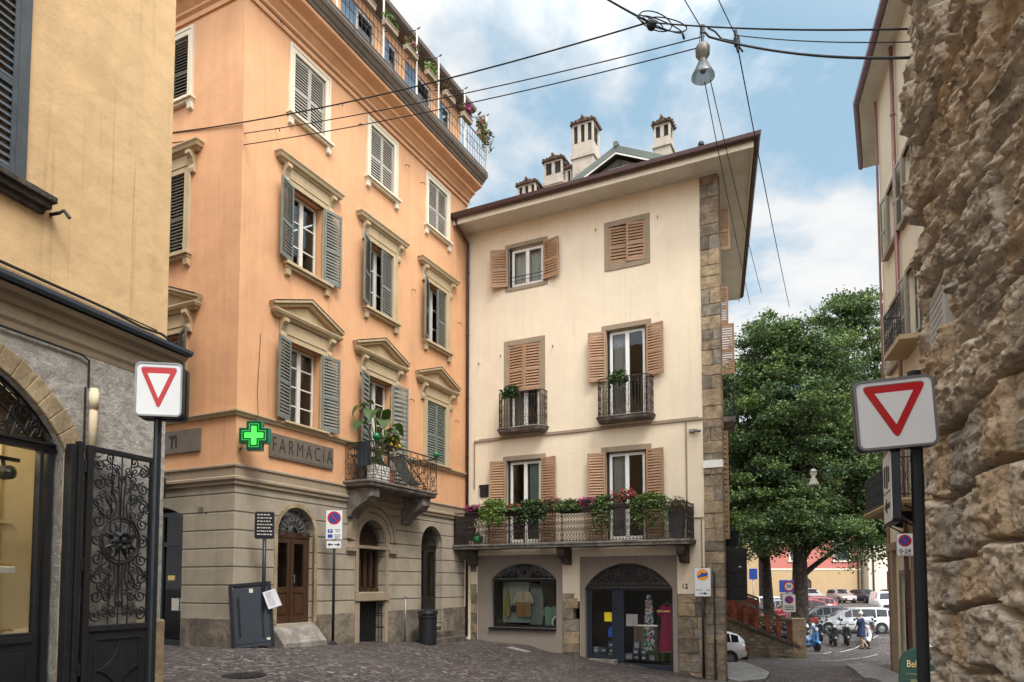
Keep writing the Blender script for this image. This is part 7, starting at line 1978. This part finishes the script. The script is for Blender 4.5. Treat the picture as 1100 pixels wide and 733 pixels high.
# ------------------------------------------------------------------ vehicles
carglass = simple('dark_car_glass', (.012, .016, .02), .12, 0, .1, 2, 0, .35)
chrome = simple('bright_metal', (.55, .55, .56), .25, .9, .05, 3, 0)
taillamp = simple('tail_lamp_red', (.35, .01, .012), .2); headlamp = simple('headlamp_glass', (.6, .62, .65), .12)
def carpaint(name, c, rough=.28):
    m, nt, n, l, b = nmat(name); b.inputs['Base Color'].default_value = (*c, 1); b.inputs['Roughness'].default_value = rough; b.inputs['Coat Weight'].default_value = .6; b.inputs['Coat Roughness'].default_value = .05
    v = coords(nt); l.new(ramp(nt, noise_n(nt, v, 3, 4, .6), [(.3, sc(c, .86)), (.7, sc(c, 1.06))]), b.inputs['Base Color']); return m
def car(label, x, y, rz, paint, L=4.3, Wd=1.78, H=1.48, style='hatch', cat='car', name='parked_car', plate=True, dz=0):
    """nose points to local -x; origin at ground centre"""
    t = thing(name, label, cat, (x, y, gz(x, y)+dz), rz)
    hw = Wd/2
    S = {'hatch': [(-.5,.36,.60,0),(-.485,.30,.70,0),(-.44,.22,.78,0),(-.33,.2,.86,0),(-.20,.2,.93,0),(-.06,.2,.97,.62),(.02,.2,.99,.93),(.12,.2,.995,1),(.25,.2,1.0,.985),(.36,.2,1.01,.93),(.43,.22,1.02,.78),(.475,.26,1.0,.30),(.495,.3,.85,0),(.5,.36,.7,0)],
         'wagon': [(-.5,.36,.58,0),(-.485,.30,.70,0),(-.44,.22,.79,0),(-.33,.2,.87,0),(-.24,.2,.92,0),(-.12,.2,.96,.60),(-.03,.2,.98,.95),(.08,.2,.99,1),(.25,.2,1.0,1),(.38,.2,1.01,.95),(.455,.22,1.02,.72),(.485,.26,1.0,.2),(.497,.3,.85,0),(.5,.36,.7,0)],
         'mini': [(-.5,.38,.62,0),(-.48,.30,.74,0),(-.42,.22,.84,0),(-.30,.2,.92,0),(-.18,.2,.98,.35),(-.06,.2,1.0,.88),(.05,.2,1.01,1),(.2,.2,1.02,1),(.32,.2,1.02,.93),(.41,.2,1.01,.72),(.465,.24,.98,.3),(.49,.3,.86,0),(.5,.36,.72,0)],
         'van': [(-.5,.4,.75,0),(-.49,.3,.9,0),(-.44,.24,1.0,.0),(-.37,.22,1.08,.25),(-.26,.22,1.12,.85),(-.18,.22,1.13,1),(.0,.22,1.13,1),(.2,.22,1.13,1),(.4,.22,1.13,1),(.47,.22,1.13,.98),(.495,.25,1.12,.8),(.5,.3,.95,0)]}[style]
    rows = []; bz = 1.0*H/1.48*.62 if style != 'van' else .60*H
    for (fx, z0, zb, gr) in S:
        zsill = z0*.9; belt = zb*bz/.62*.62 if False else zb*.62*H/1.0*.98
        belt = zb*.635*H; roof = belt+(H-belt)*gr; xx = fx*L
        pin = 1-.55*max(0, (abs(fx)-.40)/.10)**2*.35
        w = hw*pin; wr = hw*(.97-.20*max(gr, .0)) if gr > 0 else hw*pin*.93
        rows.append([(xx, -w*.90, zsill), (xx, -w, zsill+.12), (xx, -w*1.0, (zsill+belt)*.55), (xx, -w*.965, belt), (xx, -(w*.93 if gr == 0 else w*.93*(1-gr*.02)), belt+.015),
                     (xx, -wr*.985 if gr > 0 else -w*.80, belt+(roof-belt)*.88+ (.02 if gr == 0 else 0)), (xx, -wr*.80 if gr > 0 else -w*.5, roof+(.035 if gr == 0 else -.005)), (xx, 0, roof+(.05 if gr == 0 else .02))])
    b = MB(); full = [r_+[(p[0], -p[1], p[2]) for p in r_[-2::-1]] for r_ in rows]; k = len(full[0])
    for r_ in full: b.v += r_
    for i in range(len(full)-1):
        for j in range(k-1): b.f.append((i*k+j, (i+1)*k+j, (i+1)*k+j+1, i*k+j+1)); b.m.append(0)
        b.f.append((i*k+k-1, (i+1)*k+k-1, (i+1)*k, i*k)); b.m.append(0)
    b.f.append(tuple(range(k))); b.m.append(0); b.f.append(tuple((len(full)-1)*k+j for j in range(k-1, -1, -1))); b.m.append(0)
    body = b.build('body', paint, t, smooth=True)
    # glazing set just outside the body shell
    gi = [i for i in range(len(S)) if S[i][3] > .5]
    for sg in (-1, 1):
        g = MB()
        for a, c in zip(gi[:-1], gi[1:]):
            if style == 'van' and a != gi[0]: continue
            q = [rows[a][4], rows[c][4], rows[c][5], rows[a][5]]
            m0 = [(p[0], sg*(abs(p[1])+.006)*(1), p[2]) for p in q]
            x0_, x1_ = q[0][0]+.025, q[1][0]-.025
            g.quad(*[(min(max(p[0], x0_), x1_), p[1], p[2]+(.02 if e < 2 else -.02)) for e, p in enumerate(m0)])
        g.build('side_window', carglass, t, recalc=False)
    def screen(i0, i1, nm, off):
        a, c = rows[i0], rows[i1]
        q = []
        for f_, row in ((.12, None), (.90, None)):
            def pt(j): return Vector(a[j]).lerp(Vector(c[j]), f_)
            q.append((pt(4), pt(5), pt(6), pt(7)))
        gm = MB()
        lo, hi = q
        n_ = Vector((off, 0, .012))
        L0 = [Vector((lo[0].x, -abs(lo[0].y)*.86, max(lo[0].z, lo[3].z-.06))), Vector((lo[3].x, 0, lo[3].z+.01))]
        H0 = [Vector((hi[2].x, -abs(hi[2].y)*.98, hi[2].z+.0)), Vector((hi[3].x, 0, hi[3].z+.012))]
        gm.quad(L0[0]+n_, L0[1]+n_, H0[1]+n_, H0[0]+n_); mir = lambda p: Vector((p.x, -p.y, p.z))
        gm.quad(L0[1]+n_, mir(L0[0])+n_, mir(H0[0])+n_, H0[1]+n_); gm.build(nm, carglass, t, recalc=False)
    gf = next(i for i in range(len(S)) if S[i][3] > .8); g0 = max(i for i in range(gf) if S[i][3] == 0)
    screen(g0, gf, 'windscreen', -.02)
    gl = max(i for i in range(len(S)) if S[i][3] > .7); g1 = min(i for i in range(gl, len(S)) if S[i][3] < .35)
    screen(g1, gl, 'rear_window', .02)
    wr_ = .315*min(1, L/4.1) if style != 'van' else .34
    for fx in (-.315, .30):
        for sg in (-1, 1):
            wl_ = link('wheel', None, t); wl_.location = (fx*L, sg*(hw-.10), wr_)
            b = MB(); b.lathe([(wr_*.55, -.10), (wr_*.92, -.105), (wr_, -.07), (wr_, .07), (wr_*.92, .105), (wr_*.55, .10)], n=20, axis='y'); b.build('tyre', M['rubber'], wl_, smooth=False)
            b = MB(); b.lathe([(.03, -.118), (wr_*.18, -.115), (wr_*.5, -.10), (wr_*.62, -.108), (wr_*.62, .108), (wr_*.5, .10), (wr_*.18, .115), (.03, .118)], n=10, axis='y'); b.build('rim', M['grey_metal'], wl_)
            b = MB(); b.lathe([(wr_*1.09, -.02), (wr_*1.10, .0), (wr_*1.09, .02)], (0, sg*.082, .012), n=20, axis='y'); b.build('wheel_arch', M['rubber'], wl_)
    zl = S[1][2]*.6*H
    for sg in (-1, 1):
        b = MB(); b.prism(rrect(sg*hw*.66-.17, sg*hw*.66+.17, zl-.12, zl+.02, .05), 0, .03, 'x'); o = b.build('headlight', headlamp, t, bevel=.01); o.location = (-.492*L, 0, 0)
        b = MB(); b.prism(rrect(sg*hw*.80-.10, sg*hw*.80+.10, S[-2][2]*.6*H-.14, S[-2][2]*.6*H+.08, .03), 0, .03, 'x'); o = b.build('tail_light', taillamp, t, bevel=.01); o.location = (.485*L, 0, 0)
        b = MB(); b.ball((S[g0][0]*L+.25, sg*(hw+.08), .64*H), .085, 8, 5, 0, .8); b.build('wing_mirror', paint, t, smooth=True)
    b = MB(); b.box(-.505*L, -.495*L, -hw*.55, hw*.55, zl-.34, zl-.14); b.build('grille', M['rubber'], t)
    b = MB(); b.box(.498*L, .506*L, -.26, .26, .52, .63); b.box(-.510*L, -.504*L, -.26, .26, .36, .46); b.build('number_plate', M['signwhite'], t)
    b = MB(); b.box(-.501*L, .501*L, -hw*.93, hw*.93, .20, .30); b.build('sill_trim', M['rubber'], t)
    return t
CW = carpaint('white_car_paint', (.62, .63, .64)); CG = carpaint('dark_grey_car_paint', (.045, .048, .052)); CR_ = carpaint('red_car_paint', (.30, .012, .015)); CN = carpaint('navy_car_paint', (.012, .016, .035)); CP = carpaint('rosy_grey_car_paint', (.28, .22, .21)); CK = carpaint('black_car_paint', (.012, .012, .013)); CS = carpaint('silver_car_paint', (.30, .31, .32))
car('white estate car with dark windows parked side on behind the scooters', 20.1, 42.2, R(-8), CW, 4.75, 1.82, 1.50, 'wagon')
car('dark grey car with its nose just showing behind the white estate car', 19.6, 45.0, R(-6), CG, 4.5, 1.8, 1.5, 'wagon')
car('bright red van-like car beside the thick tree trunk', 19.2, 48.2, R(-4), CR_, 4.3, 1.8, 1.75, 'mini')
car('rosy grey car parked in the back row before the ochre wall', 34.6, 74.5, R(88), CP, 4.0, 1.72, 1.45, 'hatch')
car('navy blue car in the middle of the back row', 37.2, 74.5, R(94), CN, 4.1, 1.75, 1.46, 'hatch')
car('black car at the right end of the back row', 40.0, 75, R(70), CK, 4.3, 1.8, 1.46, 'hatch')
car('white van facing the camera behind the white estate car', 30.0, 57.0, R(72), CW, 4.6, 1.9, 1.9, 'van', 'van', 'parked_van')
car('small white car half hidden behind the corner of the cream house', 6.5, 25.3, R(4), CW, 3.3, 1.5, 1.2, 'mini', dz=-.03)
car('silver white car seen between two tree trunks left of the parking sign', 18.6, 51.5, R(12), CS, 4.2, 1.76, 1.5, 'hatch')
car('pale estate car half hidden by the second tree trunk', 19.9, 57.5, R(4), CW, 4.5, 1.78, 1.5, 'wagon')
car('dark car parked under the leftmost tree', 15.0, 47.0, R(20), CN, 4.1, 1.75, 1.45, 'hatch')

def scooter(label, x, y, rz, paint, H=1.12, name='motor_scooter', screen=False, box_=None):
    """nose points to local -x"""
    t = thing(name, label, 'scooter', (x, y, gz(x, y)+.0), rz)
    for fx in (-.62, .60):
        w = link('wheel', None, t); w.location = (fx, 0, .23)
        b = MB(); b.lathe([(.12, -.05), (.21, -.055), (.235, -.02), (.235, .02), (.21, .055), (.12, .05)], n=16, axis='y'); b.build('tyre', M['rubber'], w); b = MB(); b.lathe([(.02, -.05), (.13, -.04), (.13, .04), (.02, .05)], n=12, axis='y'); b.build('rim', M['grey_metal'], w)
    def loft(prof, nm, m):
        b = MB(); k = 10; 
        for (xx, zz, ry, rz_) in prof: b.v += [(xx, ry*math.cos(2*PI*j/k), zz+rz_*math.sin(2*PI*j/k)) for j in range(k)]
        for i in range(len(prof)-1):
            for j in range(k): b.f.append((i*k+j, i*k+(j+1) % k, (i+1)*k+(j+1) % k, (i+1)*k+j)); b.m.append(0)
        b.f.append(tuple(range(k-1, -1, -1))); b.m.append(0); b.f.append(tuple((len(prof)-1)*k+j for j in range(k))); b.m.append(0)
        return b.build(nm, m, t, smooth=True)
    loft([(.02, .42, .10, .06), (.12, .52, .16, .16), (.35, .55, .21, .22), (.60, .56, .21, .20), (.80, .62, .15, .12), (.92, .66, .06, .05)], 'rear_body', paint)
    loft([(-.50, .22, .03, .03), (-.45, .30, .12, .08), (-.2, .24, .14, .05), (.1, .26, .14, .07), (.2, .34, .12, .1)], 'floor', paint)
    b = MB(); k = 12
    for (xx, zz, ww, dd) in ((-.55, .24, .07, .04), (-.53, .36, .15, .05), (-.50, .55, .19, .05), (-.51, .74, .165, .05), (-.54, .88, .10, .05), (-.55, .95, .05, .03)): b.v += [(xx+dd*math.sin(2*PI*j/k), ww*math.cos(2*PI*j/k), zz) for j in range(k)]
    for i in range(5):
        for j in range(k): b.f.append((i*k+j, i*k+(j+1) % k, (i+1)*k+(j+1) % k, (i+1)*k+j)); b.m.append(0)
    b.build('leg_shield', paint, t, smooth=True)
    loft([(-.86, .34, .04, .03), (-.78, .40, .09, .07), (-.6, .44, .10, .08), (-.46, .40, .07, .05)], 'mudguard', paint)
    b = MB(); b.tube([(-.62, 0, .23), (-.50, 0, .9), (-.46, 0, 1.0)], .03, 6); b.tube([(-.40, -.33, 1.02), (-.46, -.12, 1.0), (-.46, .12, 1.0), (-.40, .33, 1.02)], .018, 6); b.build('handlebar', M['rubber'], t)
    loft([(-.62, .95, .06, .05), (-.56, .97, .10, .08), (-.44, .99, .10, .07), (-.38, 1.0, .05, .04)], 'headset', paint)
    b = MB(); b.lathe([(.02, -.02), (.075, -.01), (.075, .02), (.02, .03)], (-.63, 0, .96), 12, axis='x'); b.build('headlight', headlamp, t)
    loft([(.05, .74, .12, .05), (.3, .78, .16, .06), (.6, .80, .15, .06), (.78, .78, .08, .04)], 'seat', M['rubber'])
    for sg in (-1, 1): b = MB(); b.tube([(-.44, sg*.2, 1.02), (-.46, sg*.32, 1.22)], .008, 4); b.lathe([(.01, -.015), (.06, -.01), (.06, .01), (.01, .015)], (-.46, sg*.34, 1.25), 10, axis='x'); b.build('mirror', M['rubber'], t)
    b = MB(); b.box(.90, .91, -.09, .09, .46, .60); b.build('number_plate', M['signwhite'], t); b = MB(); b.box(.91, .93, -.07, .07, .62, .69); b.build('tail_light', taillamp, t)
    if screen:
        b = MB(); b.add([(-.58, -.13, 1.0), (-.58, .13, 1.0), (-.50, .10, 1.22), (-.50, -.10, 1.22), (-.57, -.13, 1.0), (-.57, .13, 1.0), (-.49, .10, 1.22), (-.49, -.10, 1.22)], [(0,1,2,3),(7,6,5,4),(0,4,5,1),(1,5,6,2),(2,6,7,3),(3,7,4,0)]); b.build('windshield', M['glass'], t)
    if box_: b = MB(); b.prism(rrect(-.2, .2, .86, 1.16, .06), .62, .98, 'x'); b.build('top_box', box_, t, bevel=.03)
    return t
SB = carpaint('sky_blue_scooter_paint', (.03, .16, .36)); 
scooter('bright blue scooter standing nearest, at the corner of the white line', 13.0, 31.2, R(100), SB)
scooter('black scooter parked next right of the bright blue one', 15.6, 34.6, R(75), CK, screen=True)
scooter('black and white scooter with white top box in middle of the row', 16.4, 34.9, R(70), CK, screen=True, box_=CW)
scooter('white scooter with black seat just left of the walking woman', 16.9, 33.9, R(68), CW, screen=True)
scooter('dark red scooter just right of the walking woman', 18.1, 36.2, R(64), CR_, screen=True)
scooter('dark scooter deep behind the bright blue one', 14.0, 36.0, R(110), CG, screen=True)
scooter('black scooter with a red top box behind the two black ones', 16.0, 37.2, R(80), CK, screen=True, box_=CR_)
scooter('grey scooter just left of the black pair', 14.9, 35.6, R(84), CS, screen=True)
scooter('navy scooter with tall mirrors close to the tree trunk', 13.6, 34.0, R(120), CN, screen=True)
scooter('dark grey scooter at the far right end of the row', 18.9, 37.4, R(62), CG, screen=True)
scooter('black scooter between white scooter and dark red one', 17.5, 35.3, R(66), CK)

car('dark red car under the crown between the red car and the back row', 23.5, 56.5, R(-3), CR_, 4.2, 1.76, 1.48, 'hatch')
car('black estate car in the second row left of the white van', 25.8, 60.5, R(30), CK, 4.4, 1.78, 1.48, 'wagon')
car('silver car at the left end of the back row', 31.6, 74.8, R(90), CS, 4.1, 1.75, 1.46, 'hatch')

# ------------------------------------------------------------------ the woman walking away
def person(x, y, rz):
    t = thing('person', 'woman in a navy knee length dress walking away beside the scooters', 'person', (x, y, gz(x, y)), rz)
    V = [(0,0,.92),(0,0,1.08),(0,-.01,1.28),(0,0,1.40),(0,.01,1.47),(0,.02,1.56),(0,.02,1.64),          # pelvis .. head
         (.09,0,.86),(.10,.06,.48),(.10,-.02,.08),(.10,.09,.03),                                      # standing leg
         (-.09,0,.86),(-.10,-.02,.50),(-.11,-.30,.22),(-.11,-.36,.10),                                 # trailing leg lifted behind
         (.17,0,1.38),(.22,-.06,1.12),(.22,.06,.92),(.22,.10,.84),
         (-.17,0,1.38),(-.22,.06,1.12),(-.21,.18,.94),(-.20,.22,.87)]
    E_ = [(0,1),(1,2),(2,3),(3,4),(4,5),(5,6),(0,7),(7,8),(8,9),(9,10),(0,11),(11,12),(12,13),(13,14),(3,15),(15,16),(16,17),(17,18),(3,19),(19,20),(20,21),(21,22)]
    rad = [.13,.12,.12,.09,.05,.085,.075,.085,.055,.038,.035,.085,.055,.038,.032,.055,.042,.032,.028,.055,.042,.032,.028]
    me = bpy.data.meshes.new('body'); me.from_pydata(V, E_, []); o = link('body', me, t); me.materials.append(simple('skin', (.42, .25, .17), .6))
    sk = o.modifiers.new('skin', 'SKIN'); me.skin_vertices.new() if not me.skin_vertices else None
    for i, r_ in enumerate(rad): me.skin_vertices[0].data[i].radius = (r_, r_*.9)
    me.skin_vertices[0].data[0].use_root = True
    sk.use_smooth_shade = True
    sb_ = o.modifiers.new('subd', 'SUBSURF'); sb_.levels = 1; sb_.render_levels = 1
    b = MB(); b.lathe([(.235, .56), (.225, .62), (.20, .80), (.175, .95), (.155, 1.08), (.165, 1.22), (.185, 1.33), (.15, 1.41), (.08, 1.44)], (0, -.005, 0), 18); d = b.build('dress', simple('navy_dress_cloth', (.016, .022, .07), .85), t, smooth=True); d.scale = (1, .82, 1)
    b = MB()
    for sg in (-1, 1): b.tube([(sg*.155, 0, 1.38), (sg*.20, -.0, 1.28), (sg*.225, sg*-.05, 1.12)], [.075, .068, .06], 8)
    b.build('sleeve', simple('navy_sleeve_cloth', (.016, .022, .07), .85), t, smooth=True)
    b = MB(); b.ball((0, .0, 1.635), .108, 12, 8, 0, 1.05); b.build('hair', simple('white_grey_hair', (.50, .48, .45), .8), t, smooth=True)
    b = MB(); b.box(.06, .145, -.06, .14, .0, .035); b.box(-.15, -.07, -.44, -.32, .03, .10); b.build('shoe', M['rubber'], t, bevel=.015)
    b = MB(); b.prism(rrect(-.12, .12, .62, .86, .05), -.05, .05, 'x'); hb_ = b.build('handbag', M['rubber'], t, bevel=.02); hb_.location = (.26, .08, 0)
person(16.2, 33.0, R(35))

# ------------------------------------------------------------------ car park signs and bollard
def mast(name, label, x, y, rz, h, build):
    zb = gz(x, y); t = thing(name, label, 'road sign', (x, y, zb), rz); b = MB(); b.tube([(0, .05, -.1), (0, .05, h)], .035, 8); b.build('pole', M['grey_metal'], t, smooth=True); build(t); return t
def two(t):
    b = MB(); disc(b, 0, 2.72, .21, -.01, .01); o = b.build('speed_plate', M['signred'], t); b = MB(); disc(b, 0, 2.72, .155, -.014, -.0102); b.build('face', M['signwhite'], o); text('lettering', '30', .17, M['letter'], o, (0, -.016, 2.72), depth=.001, bold=.004)
    b = MB(); b.prism(rrect(-.23, .23, 1.72, 2.40, .03), -.01, .01, 'y'); o = b.build('parking_plate', M['signwhite'], t); no_park(o, 0, 2.20, .16, -.0105)
    b = MB(); 
    for i in range(3): b.box(-.17, .17, -.0135, -.0105, 1.80+i*.07, 1.83+i*.07)
    b.build('small_print', M['letter'], o)
mast('speed_limit_sign', 'pole with round 30 speed limit sign above a no parking plate', 10.9, 27.9, R(-16), 2.95, two)
def psign(t):
    b = MB(); b.prism(rrect(-.33, .33, 2.55, 3.15, .03), -.01, .01, 'y'); o = b.build('plate', M['signblue'], t); text('lettering', 'P', .45, M['signwhite'], o, (0, -.013, 2.85), depth=.002, bold=.006)
    b = MB(); b.prism(rrect(-.3, .3, 2.18, 2.52, .02), -.01, .01, 'y'); b.build('lower_plate', M['grey_metal'], t)
mast('parking_sign', 'blue square parking sign with white P beside the thick tree trunk', 13.25, 34.2, R(-18), 3.2, psign)
def bsign(t): b = MB(); b.prism(rrect(-.2, .2, 3.2, 3.75, .03), -.01, .01, 'y'); b.build('plate', M['signblue'], t)
mast('blue_sign', 'tall thin pole with small blue plate behind the brick parapet', 12.4, 36.4, R(-18), 3.8, bsign)
def wsign(t): b = MB(); b.prism(rrect(-.2, .2, 2.6, 3.1, .03), -.01, .01, 'y'); b.build('plate', M['signwhite'], t)
mast('white_sign', 'small white plate on a pole next to the cream house corner', 10.15, 32.0, R(-18), 3.15, wsign)
x, y = 11.55, 28.5
bo_ = thing('bollard', 'dark bollard with white band at the foot of the parapet pier', 'bollard', (x, y, gz(x, y)))
b = MB(); b.tube([(0, 0, -.1), (0, 0, .92)], .055, 10); b.lathe([(.06, .92), (.05, .98), (.01, 1.0)], n=10); b.build('post', M['darkmetal'], bo_, smooth=True)
b = MB(); b.lathe([(.059, .60), (.059, .70)], n=10); b.build('white_band', M['white'], bo_); b = MB(); b.lathe([(.12, -.03), (.11, .06), (.06, .09)], n=10); b.build('foot', M['terracotta'], bo_)
cb_ = MB(); cb_.box(-.24, .24, -.12, .12, .0, .62); cb_ = cb_.build('meter_cabinet', M['grey_metal'], None, loc=(12.2, 30.2, gz(12.2, 30.2)+.45), bevel=.01)
ps_ = MB(); ps_.tube([(0, 0, -.6), (0, 0, 0)], .04, 6); ps_.build('post', M['grey_metal'], cb_); tag(cb_, 'small grey cabinet on a post behind the bollard', 'cabinet')
